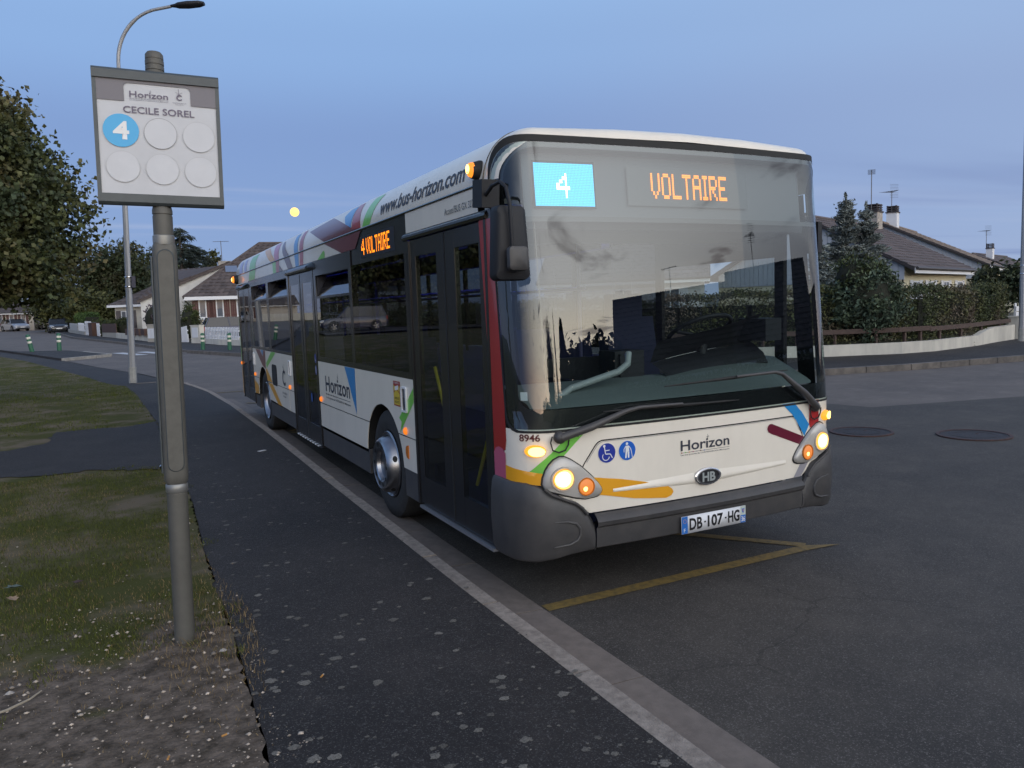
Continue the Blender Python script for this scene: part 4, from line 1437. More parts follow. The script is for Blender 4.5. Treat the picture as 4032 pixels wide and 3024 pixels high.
# red pillar by the front door and the strip below it
sheet('pillar_film', [[(-1.56, 0.93), (-1.405, 0.96), (-1.392, 1.02), (-1.392, 2.33), (-1.56, 2.33)]], WF(0.0015), C['red'], bus, 0.05, 0.3)
sheet('pillar_film', [[(-1.56, 0.787), (-1.405, 0.787), (-1.405, 0.94), (-1.44, 0.965), (-1.49, 0.972), (-1.535, 0.958), (-1.56, 0.93)]], WF(0.003), C['pink'], bus, 0.05, 0.3)
sheet('pillar_film', [[(1.40, 1.16), (1.56, 1.16), (1.56, 2.545), (1.40, 2.545)]], WF(0.0), M_BLACK, bus, 0.05, 0.3)
sheet('corner_panel', [[(-1.56, 2.33), (-1.39, 2.33), (-1.39, 2.545), (-1.56, 2.545)]], WF(0.0), M_BLACK, bus, 0.05, 0.1)

# kerb side panels
def arch(yc, z):
    t = (z - 0.50) / 0.505
    return 0.525 * math.sqrt(max(0, 1 - t * t))


def side_panel(name, poly, m, parent=bus, x0=-1.275, x1=-1.268):
    return B().prism(poly, x0, x1, lambda a, c, h: (h, a, c)).build(name, m, parent)


def with_arch(y0, y1, z0, z1, yc):
    zs = np.linspace(max(z0, 0.52), min(z1, 1.004), 12)
    left = [(yc + arch(yc, z), z) for z in zs]
    right = [(yc - arch(yc, z), z) for z in zs]
    if z1 > 1.0:
        return [(y0, z0)] + right + left[::-1] + [(y1, z0), (y1, z1), (y0, z1)]
    return None


YF, YR = 2.72, 8.98
side_panel('side_panel', with_arch(1.885, 3.532, 0.805, 1.272, YF), M_WHITE)
side_panel('side_panel', [(3.544, 0.805), (5.09, 0.805), (5.09, 1.272), (3.544, 1.272)], M_WHITE)
zs = np.linspace(0.535, 0.795, 6)
side_panel('side_panel', [(1.885, 0.535)] + [(YF - arch(YF, z), z) for z in zs] + [(1.885, 0.795)], M_WHITE)
side_panel('side_panel', [(5.09, 0.535), (5.09, 0.795)] + [(YF + arch(YF, z), z) for z in zs[::-1]], M_WHITE)
side_panel('side_panel', with_arch(6.58, 9.925, 0.805, 1.272, YR), M_WHITE)
side_panel('side_panel', [(6.58, 0.515), (6.90, 0.515), (6.90, 0.795), (6.58, 0.795)], M_WHITE)
side_panel('side_panel', [(6.915, 0.515), (6.915, 0.795)] + [(YR - arch(YR, z), z) for z in zs[::-1]], M_WHITE)
side_panel('side_panel', [(9.925, 0.52), (9.925, 0.795)] + [(YR + arch(YR, z), z) for z in zs[::-1]], M_WHITE)
for y0, y1 in ((1.885, 2.21), (3.23, 5.09), (6.58, 8.47), (9.49, 9.925)):
    side_panel('skirt', [(y0, 0.30), (y1, 0.30), (y1, 0.53), (y0, 0.53)], M_SKIRT, x0=-1.262, x1=-1.22)
side_panel('seam_backing', [(1.885, 0.79), (2.2, 0.79), (2.2, 1.3), (1.885, 1.3)], M_RUBBER, x0=-1.262, x1=-1.255)
side_panel('seam_backing', [(3.26, 0.5), (5.09, 0.5), (5.09, 1.3), (3.26, 1.3)], M_RUBBER, x0=-1.262, x1=-1.255)
side_panel('seam_backing', [(6.58, 0.5), (8.44, 0.5), (8.44, 1.3), (6.58, 1.3)], M_RUBBER, x0=-1.262, x1=-1.255)
side_panel('seam_backing', [(9.52, 0.5), (9.925, 0.5), (9.925, 1.3), (9.52, 1.3)], M_RUBBER, x0=-1.262, x1=-1.255)
for yc in (YF, YR):
    b = B()
    an = np.linspace(R(4), R(176), 18)
    pts = [(yc + 0.531 * math.cos(a), 0.50 + 0.511 * math.sin(a)) for a in an]
    for i in range(len(pts) - 1):
        (ya, za), (yb, zb) = pts[i], pts[i + 1]
        b.add([(-1.266, ya, za), (-1.266, yb, zb), (-0.75, yb, zb), (-0.75, ya, za)], [(0, 1, 2, 3)])
    b.add([(-0.75, yc - 0.6, 0.3), (-0.75, yc + 0.6, 0.3), (-0.75, yc + 0.6, 1.1), (-0.75, yc - 0.6, 1.1)], [(0, 1, 2, 3)])
    b.build('wheel_arch', M_RUBBER, bus)
# strip under the gutter
side_panel('cantrail', [(0.40, 2.385), (1.885, 2.385), (1.885, 2.540), (0.40, 2.540)], M_WHITE)
side_panel('cantrail', [(3.45, 2.388), (9.93, 2.388), (9.93, 2.540), (3.45, 2.540)], M_WHITE)
side_panel('sign_panel', [(1.89, 2.24), (3.44, 2.24), (3.44, 2.540), (1.89, 2.540)], M_BLACK, x0=-1.272)
# stripes on the roof edge and the strip
cove = [('purple', [(10.92, .5), (10.66, .5), (10.45, .03), (10.85, .03)]), ('purple', [(10.42, .5), (10.14, .5), (9.97, .03), (10.24, .03)]),
        ('green', [(9.68, .55), (9.05, .55), (9.06, .02), (9.66, .02)]), ('green', [(9.687, -.012), (9.048, -.012), (9.211, -.157), (9.83, -.157)]),
        ('yellow', [(8.63, .6), (8.15, .6), (7.33, .02), (7.70, .02)]), ('green', [(7.56, -.012), (7.30, -.012), (7.328, -.157), (7.544, -.157)]),
        ('pink', [(7.652, .6), (7.22, .6), (7.06, .02), (7.365, .02)]), ('red', [(7.276, -.012), (7.047, -.012), (7.098, -.157), (7.304, -.157)]),
        ('brown', [(7.02, .55), (6.97, .40), (6.84, .196), (6.70, .02), (6.36, .02), (6.60, .209), (6.78, .40), (6.90, .55)]),
        ('brown', [(6.70, -.012), (6.353, -.012), (6.168, -.157), (6.48, -.157)]), ('brown', [(7.046, -.07), (7.09, -.157), (6.82, -.157)]),
        ('blue', [(6.19, .6), (5.97, .6), (5.80, .02), (6.03, .02)]), ('blue', [(6.03, -.012), (5.792, -.012), (5.80, -.157), (6.0, -.157)]),
        ('red', [(5.78, .6), (5.58, .6), (5.513, .02), (5.72, .02)]), ('red', [(5.72, -.012), (5.513, -.012), (5.56, -.157), (5.747, -.157)]),
        ('green', [(4.56, -.085), (4.50, -.08), (4.47, -.11), (4.49, -.157), (4.83, -.157)]),
        ('plum', [(4.386, .60), (5.371, .46), (4.48, .02), (3.10, .02), (3.417, .10)]), ('plum', [(4.48, -.012), (3.09, -.012), (3.30, -.157), (3.74, -.157), (3.80, -.157)]),
        ('blue', [(3.66, .60), (3.77, .42), (3.642, .213), (3.425, .10), (3.41, .60)]), ('red', [(3.40, .62), (3.22, .62), (3.088, .02), (3.393, .06)]),
        ('green', [(2.86, .6), (2.60, .6), (2.807, .02), (3.032, .02)])]
for c_, p_ in cove:
    sheet('stripe', [[(-a, h) for a, h in p_]], CSf(0.0022), C[c_], bus, 0.15, 0.06)
text_on('web_address', 'www.bus-horizon.com', -2.53, -0.75, 0.11, 0.375, CSf(0.003), M_DGREY, bus, bold=0.018, dx=0.1, dy=0.05)
bd = text_on('model_badge', "Access'BUS GX 327", -1.08, -0.60, 2.425, 2.470, S(0.006), M_CHROME, bus, dx=None, dy=None)
# side destination sign
sd = side_panel('side_sign', [(2.17, 2.285), (3.14, 2.285), (3.14, 2.475), (2.17, 2.475)], M_DARKP, x0=-1.2735, x1=-1.25)
led_word('4', -3.10, -3.0, 2.312, 2.452, S(0.0005), E_AMBER, sd, 2, 0.84)
led_word('VOLTAIRE', -2.95, -2.285, 2.312, 2.452, S(0.0005), E_AMBER, sd, 2, 0.84)

# films and marks on the lower side
low = [('plum', [(9.60, 1.270), (9.163, 1.270), (8.909, 1.172), (8.837, 1.27), (8.666, 1.27), (8.692, 1.0), (8.72, 0.985), (8.968, 1.020)]), ('blue', [(9.10, 1.27), (8.85, 1.27), (8.91, 1.18)]),
       ('green', [(8.131, 1.271), (7.775, 1.271), (8.603, 1.005), (8.633, 1.079)]), ('yellow', [(8.70, 0.98), (8.593, 0.81), (8.17, 0.81), (8.60, 1.0)]),
       ('yellow', [(8.55, 0.79), (8.16, 0.79), (7.49, 0.52), (7.795, 0.52)]), ('yellow', [(9.90, 0.785), (9.83, 0.733), (9.515, 0.68), (9.505, 0.53), (9.853, 0.524), (9.91, 0.6)]),
       ('blue', [(3.925, 1.27), (3.545, 1.27), (3.546, 0.82)]), ('green', [(1.886, 1.207), (1.886, 1.097), (2.247, 0.815), (2.20, 0.91), (2.26, 0.935)])]
for c_, p_ in low:
    sheet('stripe', [[(-a, z) for a, z in p_]], S(0.002), C[c_], bus)
horizon_logo(S(0.002), -4.78, -3.77, 0.955, 1.125, M_DGREY, bus, sub=False)
text_on('emblem_letter', 'C', -7.35, -7.13, 0.83, 1.05, S(0.002), M_DGREY, bus, bold=0.02)
sheet('emblem_spire', stroke([(-7.24, 0.94), (-7.24, 1.13)], 0.012) + stroke([(-7.30, 1.10), (-7.18, 1.04)], 0.008), S(0.002), M_DGREY, bus)
text_on('emblem_text', 'CHÂTEAUROUX', -7.42, -7.06, 0.71, 0.745, S(0.002), M_DGREY, bus)
text_on('emblem_text', 'Métropole', -7.36, -7.14, 0.66, 0.69, S(0.002), M_DGREY, bus)
side_panel('filler_flap', [(p[0], p[1]) for p in rrect(7.76, 0.782, 8.17, 1.09, 0.07)], M_RUBBER, x0=-1.2775, x1=-1.26)
side_panel('filler_recess', [(p[0], p[1]) for p in rrect(7.82, 0.86, 8.11, 1.06, 0.06)], MATS['tyre'], x0=-1.2795, x1=-1.27)
stk = sheet('warning_sticker', [[(-2.375, 1.03), (-2.20, 1.03), (-2.20, 1.235), (-2.375, 1.235)]], S(0.0022), C['red'], bus)
sheet('sticker_field', [[(-2.365, 1.04), (-2.21, 1.04), (-2.21, 1.135), (-2.29, 1.165), (-2.365, 1.135)]], S(0.0034), mat('film_signal_yellow', (0.62, 0.46, 0.05), 0.4), stk)
sheet('sticker_field', [[(-2.365, 1.145), (-2.30, 1.17), (-2.365, 1.205)], [(-2.21, 1.145), (-2.28, 1.17), (-2.21, 1.205)]], S(0.0034), MATS['film_signal_yellow'], stk)
sheet('sticker_picture', [[(-2.33, 1.155), (-2.24, 1.17), (-2.24, 1.205), (-2.33, 1.19)]], S(0.0046), WHITEF, stk)
text_on('sticker_text', 'ANGLES', -2.35, -2.225, 1.085, 1.105, S(0.0046), M_INK, stk, dx=None, dy=None)
text_on('sticker_text', 'MORTS', -2.345, -2.23, 1.053, 1.073, S(0.0046), M_INK, stk, dx=None, dy=None)
text_on('sticker_text', 'ATTENTION', -2.36, -2.215, 1.212, 1.228, S(0.0034), WHITEF, stk, dx=None, dy=None)
for yc, zc_, w_ in ((9.80, 1.10, 0.12), (6.775, 1.10, 0.13), (2.10, 1.10, 0.135)):
    fr = rrect(-w_ / 2, -0.105, w_ / 2, 0.105, 0.02)
    b = B()
    n_ = len(fr)
    inn = [(a * 0.68, c * 0.84) for a, c in fr]
    b.v = [(-1.276, yc - a, zc_ + c) for a, c in fr] + [(-1.290, yc - a * 0.97, zc_ + c * 0.97) for a, c in fr] + [(-1.290, yc - a, zc_ + c) for a, c in inn] + [(-1.278, yc - a, zc_ + c) for a, c in inn]
    for i in range(3):
        b.f += [(i * n_ + k, i * n_ + (k + 1) % n_, (i + 1) * n_ + (k + 1) % n_, (i + 1) * n_ + k) for k in range(n_)]
    o = b.build('side_reader_frame', WHITEF, bus, smooth=30)
    sheet('reader_face', [[(-yc + a, zc_ + c) for a, c in inn]], S(0.004), M_CEIL, o)
    side_panel('reader_slot', [(yc - 0.035, zc_ - 0.07), (yc + 0.035, zc_ - 0.07), (yc + 0.035, zc_ + 0.015), (yc - 0.035, zc_ + 0.015)], M_INT, o, -1.2805, -1.27)
for yc in (9.764, 6.817, 5.02, 2.107):
    B().lathe([(0.030, -1.275), (0.030, -1.283), (0.024, -1.292), (0.012, -1.297), (0.001, -1.298)], (0, yc, 0.845), 'X', 14).build('side_marker', E_SMALL, bus, smooth=50)
side_panel('amber_reflector', [(2.055, 0.625), (2.085, 0.63)] + [(2.085 + 0.032 * math.sin(t), 0.68 - 0.05 * math.cos(t)) for t in np.linspace(0, PI, 8)] + [(2.085, 0.73), (2.055, 0.735)], M_AMBERLENS, x0=-1.283, x1=-1.27)

# windows of the kerb side
def pane(y0, y1, z0, z1, m=None, x=-1.2735, name='window', parent=bus):
    b_ = B()
    b_.add([(x, y0, z0), (x, y0, z1), (x, y1, z1), (x, y1, z0)], [(0, 1, 2, 3)])
    return b_.build(name, m or M_SG, parent, smooth=False)


def blackbox(y0, y1, z0, z1, parent=bus, name='window_frame', x0=-1.275, x1=-1.215, m=None):
    return B().span((x0, y0, z0), (x1, y1, z1)).build(name, m or M_BLACK, parent)


blackbox(1.89, 1.96, 1.275, 2.24)
blackbox(3.50, 3.60, 1.275, 2.385)
blackbox(4.985, 5.085, 1.275, 2.385)
blackbox(1.96, 3.50, 1.275, 1.325)
blackbox(3.60, 4.985, 1.275, 1.325)
blackbox(3.60, 4.985, 2.225, 2.385)
pane(1.955, 3.505, 1.315, 2.245)
pane(3.595, 4.99, 1.315, 1.99)
blackbox(6.58, 6.65, 1.275, 2.385)
blackbox(8.06, 8.24, 1.275, 2.385)
blackbox(9.66, 9.925, 1.275, 2.385)
blackbox(6.65, 8.06, 1.275, 1.315)
blackbox(8.24, 9.66, 1.275, 1.315)
blackbox(6.65, 8.06, 2.285, 2.385)
blackbox(8.24, 9.66, 2.285, 2.385)
pane(6.645, 8.065, 1.31, 2.055)
pane(8.235, 9.665, 1.31, 2.055)
# tilted vents
for y0, y1, z0, z1 in ((3.60, 4.985, 1.985, 2.225), (6.65, 8.06, 2.05, 2.285), (8.24, 9.66, 2.05, 2.285)):
    blackbox(y0, y1, z0 - 0.012, z0 + 0.012, name='vent_rail')
    b = B()
    b.add([(-1.262, y0 + 0.01, z0 + 0.012), (-1.262, y1 - 0.01, z0 + 0.012), (-1.145, y1 - 0.01, z1 - 0.01), (-1.145, y0 + 0.01, z1 - 0.01)], [(0, 1, 2, 3)])
    vn = b.build('vent_pane', M_SG, bus, smooth=False)
    b = B()
    for yy in (y0 + 0.01, y1 - 0.01):
        b.add([(-1.262, yy, z0 + 0.012), (-1.262, yy, z1), (-1.145, yy, z1)], [(0, 1, 2)])
    b.build('vent_cheek', M_INT, vn, smooth=False)

# doors
def door(y0, y1, z0, z1, leaves, name='door', frame=0.055):
    d = blackbox(y0, y0 + 0.035, z0, z1, name=name, x0=-1.278, x1=-1.21)
    blackbox(y1 - 0.035, y1, z0, z1, d, 'door_jamb', -1.278, -1.21)
    for (a0, a1, g0, g1) in leaves:
        # leaf frame as four bars round the glass
        f_ = B()
        f_.span((-1.270, a0, z0 + 0.01), (-1.235, g0, z1 - 0.005)).span((-1.270, g1, z0 + 0.01), (-1.235, a1, z1 - 0.005))
        gz0, gz1 = z0 + 0.225, z1 - 0.125
        f_.span((-1.2695, g0, z0 + 0.01), (-1.236, g1, gz0)).span((-1.2695, g0, gz1), (-1.236, g1, z1 - 0.005))
        lf = f_.build('door_leaf', M_BLACK, d)
        pane(g0 - 0.004, g1 + 0.004, gz0 - 0.004, gz1 + 0.004, M_DG if y0 < 1 else M_SG, -1.2665, 'door_glass', lf)
        B().span((-1.272, a0 - 0.004, z0 + 0.02), (-1.262, a0 + 0.014, z1 - 0.02)).build('rubber_edge', M_RUBBER, lf)
    return d


d = door(0.445, 1.875, 0.315, 2.33, [(0.485, 1.13, 0.575, 0.965), (1.145, 1.835, 1.295, 1.72)])
B().span((-1.295, 0.47, 0.292), (-1.20, 1.80, 0.312)).build('step_edge', M_ALU, d)
B().tube([(-1.19, 0.60, 1.15), (-1.19, 0.92, 0.62)], 0.013, 8).build('handrail', M_RAILY, d, smooth=50)
B().tube([(-1.19, 1.62, 1.38), (-1.19, 1.30, 0.78)], 0.013, 8).build('handrail', M_RAILY, d, smooth=50)
B().prism([(-1.275, 2.332), (-1.286, 2.336), (-1.292, 2.352), (-1.288, 2.368), (-1.275, 2.381)], 0.43, 1.95, lambda a, c, h: (a, h, c)).build('door_header', M_BLACK, d)
d = door(5.105, 6.565, 0.275, 2.30, [(5.145, 5.825, 5.24, 5.72), (5.84, 6.53, 5.94, 6.43)])
b = B()
hp_ = [(-1.272, 2.30), (-1.305, 2.305), (-1.318, 2.33), (-1.305, 2.365), (-1.274, 2.385)]
b.grid([5.08, 5.12, 5.3, 6.35, 6.54, 6.585], range(5), lambda y_, j: (hp_[int(j)][0] if 5.1 < y_ < 6.56 else -1.272, y_, hp_[int(j)][1])).build('door_header', M_BLACK, d, smooth=50)
for k in range(9):
    B().span((-1.288, 6.45 - k * 0.14, 0.263), (-1.20, 6.38 - k * 0.14, 0.2765)).build('step_chequer', WHITEF, d)
B().span((-1.283, 5.13, 0.262), (-1.2, 6.53, 0.274)).build('step_edge', M_DARKP, d)
for zc_ in (1.30, 1.165):
    sheet('door_sticker', [ell(-5.19, zc_, 0.045, 0.055, 18)[:-1]], S(0.006), C['signblue'], d)
sheet('door_sticker_figure', [ell(-5.19, 1.195, 0.009, 0.010, 8)[:-1], [(-5.20, 1.185), (-5.18, 1.185), (-5.183, 1.13), (-5.197, 1.13)]] + stroke(ell(-5.19, 1.295, 0.02, 0.024, 10, R(140), R(380)), 0.008), S(0.0075), WHITEF, d)
sheet('door_sticker', [ell(-5.52, 0.82, 0.03, 0.055, 14)[:-1]], S(0.001), C['paleblue'], d)
d = door(9.935, 11.26, 0.34, 2.28, [(9.975, 10.60, 10.08, 10.50), (10.615, 11.22, 10.72, 11.12)])
b = B()
b.grid([9.93, 10.0, 10.6, 11.2, 11.28], range(5), lambda y_, j: (hp_[int(j)][0] if 9.95 < y_ < 11.25 else -1.272, y_, hp_[int(j)][1] - 0.025)).build('door_header', M_BLACK, d, smooth=50)
side_panel('cantrail', [(9.935, 2.37), (Y1 - 0.02, 2.37), (Y1 - 0.02, 2.54), (9.935, 2.54)], M_WHITE)

# rear end and far side
side_panel('rear_corner', [(11.265, 0.36), (Y1, 0.36), (Y1, 2.54), (11.265, 2.54)], M_WHITE)
sheet('stripe', [[(-Y1, 0.9), (-11.27, 0.9), (-11.27, 1.5), (-Y1, 1.9)]], S(0.002), C['green'], bus)
sheet('stripe', [[(-Y1, 0.4), (-11.27, 0.4), (-11.27, 0.89), (-Y1, 0.89)]], S(0.002), C['yellow'], bus)
b = B()
b.span((-1.27, Y1 - 0.03, 0.35), (1.27, Y1, 1.35)).span((-1.27, Y1 - 0.03, 2.30), (1.27, Y1, 2.54)).span((-1.27, Y1 - 0.03, 1.35), (-0.95, Y1, 2.30)).span((0.95, Y1 - 0.03, 1.35), (1.27, Y1, 2.30))
b.build('rear_wall', M_WHITE, bus)
B().add([(-0.95, Y1 - 0.01, 1.35), (0.95, Y1 - 0.01, 1.35), (0.95, Y1 - 0.01, 2.3), (-0.95, Y1 - 0.01, 2.3)], [(0, 1, 2, 3)]).build('rear_window', M_SG, bus)
B().span((-1.25, Y1, 0.33), (1.25, Y1 + 0.10, 0.62)).build('rear_bumper', M_BUMP, bus)
for zc_ in (0.96,):
    B().lathe([(0.03, -1.275), (0.028, -1.29), (0.001, -1.30)], (0, 11.29, zc_), 'X', 12).build('side_marker', E_SMALL, bus, smooth=50)
lamp = B().lathe([(0.085, -1.275), (0.08, -1.31), (0.055, -1.35), (0.03, -1.365)], (0, 11.12, 2.47), 'X', 18).build('lamp_housing', M_RUBBER, bus, smooth=50)
B().lathe([(0.062, -1.345), (0.045, -1.375), (0.001, -1.385)], (0, 11.12, 2.47), 'X', 14).build('rear_marker_lamp', E_TOPR, lamp, smooth=50)
B().lathe([(0.034, -1.379), (0.001, -1.388)], (0, 11.12, 2.47), 'X', 12).build('lamp_core', E_TOP, lamp, smooth=50)
lamp = B().lathe([(0.062, -1.235), (0.062, -1.262), (0.050, -1.30), (0.044, -1.315)], (0, 0.545, 2.628), 'X', 18).build('lamp_housing', M_RUBBER, bus, smooth=50)
B().lathe([(0.046, -1.305), (0.040, -1.325), (0.018, -1.338), (0.001, -1.34)], (0, 0.545, 2.632), 'X', 16).build('front_marker_lamp', E_TOPR, lamp, smooth=50)
B().lathe([(0.028, -1.336), (0.001, -1.343)], (0, 0.545, 2.636), 'X', 12).build('lamp_core', E_TOP, lamp, smooth=50)
b = B()
b.span((1.24, 0.58, 0.33), (1.275, 2.2, 1.20)).span((1.24, 3.25, 0.33), (1.275, 8.45, 1.275)).span((1.24, 9.5, 0.33), (1.275, Y1, 1.275)).span((1.24, 2.2, 1.0), (1.275, 3.25, 1.275)).span((1.24, 8.45, 1.0), (1.275, 9.5, 1.275)).span((1.24, 0.58, 2.38), (1.275, Y1, 2.54))
b.build('street_side_wall', M_WHITE, bus)
b = B()
for y0 in (0.56, 2.05, 3.55, 5.05, 6.6, 8.1, 9.6, 11.2):
    b.span((1.235, y0, 1.20), (1.272, y0 + 0.09, 2.39))
b.span((1.235, 0.56, 2.11), (1.272, 2.1, 2.39))
b.build('street_side_frame', M_BLACK, bus)
for y0, y1, z0 in ((0.65, 2.05, 1.20), (2.14, 3.55, 1.275), (3.64, 5.05, 1.275), (5.14, 6.6, 1.275), (6.69, 8.1, 1.275), (8.19, 9.6, 1.275), (9.69, 11.2, 1.275)):
    pane(y0, y1, z0, 2.12 if y0 < 2 else 2.38, M_CLEAR if y0 < 2 else M_SG, 1.262, 'street_side_window')

# inside
B().span((-1.15, 0.30, 2.26), (1.15, 1.25, 2.31)).build('front_bulkhead', M_INT, bus)
B().span((-1.20, 0.5, 0.33), (1.22, Y1 - 0.04, 0.36)).build('floor', M_INT, bus)
B().span((-1.18, 0.42, 2.42), (1.2, Y1 - 0.04, 2.45)).build('ceiling', M_CEIL, bus)
b, b2 = B(), B()
for x_ in (-0.70, 0.70):
    b.span((x_ - 0.03, 2.2, 2.400), (x_ + 0.03, 10.6, 2.412))
    b2.span((x_ - 0.06, 2.15, 2.30), (x_ - 0.045, 10.65, 2.42)).span((x_ + 0.045, 2.15, 2.30), (x_ + 0.06, 10.65, 2.42))
b.span((-0.98, 0.60, 2.398), (-0.95, 0.95, 2.412))
b2.build('light_channel', M_DARKP, bus)
b.build('ceiling_light_strip', E_BLUE, bus)
# dashboard: a broad shelf under the screen, raised towards the driver
dq = [(0.06, 1.20), (0.10, 1.225), (0.42, 1.30), (0.55, 1.305), (0.62, 1.20), (0.66, 0.9)]
us = np.linspace(-1.16, 1.16, 25)
B().grid(us, range(len(dq)), lambda u, j: (u * 0.985, 0.045 * min(abs(u), 1.03) ** 2 + (0.10 if abs(u) > 1.1 else 0.02) + dq[int(j)][0], dq[int(j)][1] + (0.06 * max(0, u - 0.1) if 2 <= j <= 3 else 0))).build('dashboard', M_DASH, bus, smooth=35)
dk = B().grid(np.linspace(0, 1, 13), np.linspace(0, 1, 7), lambda t, v: (0.02 + 0.92 * t, 0.60 + 0.10 * math.sin(PI * t) - 0.30 * v * (0.4 + 0.6 * math.sin(PI * min(1, t * 1.1))), 1.38 + 0.10 * t + 0.16 * math.sin(PI * v / 2) + 0.05 * t * v)).build(
    'instrument_pod', M_DARKP, bus, smooth=60)
B().grid(np.linspace(0, 1, 13), np.linspace(0, 1, 5), lambda t, v: (0.02 + 0.92 * t, 0.60 + 0.10 * math.sin(PI * t) - 0.02 - 0.16 * math.sin(PI * v), 1.20 + (0.18 + 0.10 * t) * v)).build('pod_body', M_DARKP, dk, smooth=60)
B().span((0.84, 0.34, 1.50), (0.99, 0.62, 1.66)).build('switch_panel', M_DARKP, dk)
Mw = Matrix.Translation((0.56, 0.72, 1.585)) @ Euler((R(-28), 0, 0)).to_matrix().to_4x4()
B().tube([Mw @ Vector((0.235 * math.cos(a), 0.235 * math.sin(a), 0)) for a in np.linspace(0, 2 * PI, 33)], 0.016, 8, cap=False).build('steering_wheel', M_DARKP, bus, smooth=60)
B().tube([Mw @ Vector((-0.22, 0, 0)), Mw @ Vector((0, 0, -0.05)), Mw @ Vector((0.22, 0, 0))], 0.014, 6).tube([Mw @ Vector((0, 0, -0.05)), (0.5, 0.62, 1.1)], 0.04, 8).build('steering_column', M_DARKP, bus, smooth=60)
B().tube([(-0.93, 0.30, 1.16), (-0.90, 0.30, 1.24), (-0.80, 0.31, 1.29), (-0.60, 0.33, 1.33), (-0.42, 0.35, 1.365), (-0.33, 0.37, 1.41), (-0.30, 0.40, 1.48)], 0.022, 10).build('curved_handrail', M_RAILG, bus, smooth=60)
# driver's seat, cab wall, ticket machine
B().box((0.55, 1.35, 0.95), (0.5, 0.5, 0.14)).box((0.55, 1.60, 1.32), (0.48, 0.14, 0.72), (R(-10), 0, 0)).box((0.55, 1.68, 1.78), (0.3, 0.12, 0.2)).build('driver_seat', M_SEAT, bus)
B().span((-0.02, 1.98, 0.36), (1.2, 2.02, 1.35)).span((-0.04, 1.0, 0.36), (0.0, 2.0, 1.2)).build('cab_partition', M_INT, bus)
B().box((-0.18, 0.66, 1.32), (0.24, 0.2, 0.32)).box((-0.18, 0.55, 1.36), (0.18, 0.02, 0.2)).build('ticket_machine', M_DARKP, bus)
b = B()
for y_ in (2.0, 3.7, 5.1, 6.6, 8.2):
    b.cyl((-0.55, y_, 0.36), (-0.55, y_, 2.42), 0.017, n=8).cyl((0.5, y_ + 0.3, 0.36), (0.5, y_ + 0.3, 2.42), 0.017, n=8)
b.tube([(-0.55, 1.9, 1.95), (-0.55, 10.5, 1.95)], 0.016, 8).tube([(0.5, 2.2, 1.95), (0.5, 10.5, 1.95)], 0.016, 8)
b.build('grab_rails', mat('blue_lit_rail', (0.18, 0.18, 0.35), 0.35), bus, smooth=50)  # blue of the ceiling light put into the rail colour
st0 = None
for y_ in (2.6, 3.4, 4.2, 7.2, 8.0, 8.8, 9.6):
    for x_ in (-0.92, 0.72):
        if x_ < 0 and 4.6 < y_ < 7.0:
            continue
        if st0 is None:
            st0 = B().box((0, 0, 0.86), (0.42, 0.42, 0.07)).box((0, 0.20, 1.22), (0.42, 0.06, 0.68), (R(-8), 0, 0)).box((0, 0.05, 0.6), (0.1, 0.3, 0.48)).build('passenger_seat', M_SEAT, bus)
            st0.location = (x_, y_, 0)
        else:
            c_ = st0.copy()
            COL.objects.link(c_)
            c_.location = (x_, y_, 0)

# wheels
def wheel(yc, outward, x_out):
    w_ = thing('wheel', None, None, (x_out, yc, 0.478))
    w_.parent = bus
    s_ = -1 if x_out < 0 else 1
    P_ = lambda pr: [(r_, s_ * h_) for r_, h_ in pr]
    B().lathe(P_([(0.29, -0.26), (0.40, -0.27), (0.468, -0.245), (0.478, -0.20), (0.478, -0.06), (0.468, -0.02), (0.43, 0.0), (0.36, 0.005), (0.30, -0.012), (0.288, -0.03)]), (0, 0, 0), 'X', 40).build('tyre', M_TYRE, w_, smooth=40)
    if outward:
        pr = [(0.285, -0.06), (0.290, -0.004), (0.283, 0.004), (0.268, -0.012), (0.258, -0.004), (0.246, 0.035), (0.228, 0.070), (0.212, 0.082), (0.206, 0.086), (0.198, 0.082), (0.150, 0.078), (0.138, 0.070), (0.128, 0.040), (0.001, 0.045)]
    else:
        pr = [(0.285, -0.06), (0.292, -0.004), (0.283, 0.006), (0.268, -0.01), (0.250, -0.05), (0.235, -0.10), (0.19, -0.11), (0.15, -0.10), (0.135, -0.05), (0.12, -0.02), (0.001, -0.015)]
    rm = B().lathe(P_(pr), (0, 0, 0), 'X', 40).build('rim', M_STEEL, w_, smooth=28)
    for k in range(10):
        bl = B()
        a = 2 * PI * k / 10
        rr_, hh = (0.176, 0.084) if outward else (0.205, -0.104)
        ring_ = [(s_ * hh, rr_ * math.cos(a) + 0.019 * math.cos(t), rr_ * math.sin(a) + 0.019 * math.sin(t)) for t in np.linspace(0, 2 * PI, 13)[:-1]]
        bl.add(ring_, [tuple(range(12))])
        bl.build('rim_hole', M_RUBBER, w_, smooth=False)
        if outward and k % 2 == 0:
            a2 = a + 0.3
            rr_ = 0.254
            ring_ = []
            for t in np.linspace(0, 2 * PI, 13)[:-1]:
                aa = a2 + 0.11 * math.cos(t)
                hh = 0.022 + 0.020 * math.sin(t)
                r2 = 0.2475 + 0.004 + 0.0 - (hh - 0.022) * 0.36
                ring_.append((s_ * hh, r2 * math.cos(aa), r2 * math.sin(aa)))
            B().add(ring_, [tuple(range(12))]).build('rim_hole', M_RUBBER, w_, smooth=False)
    return w_


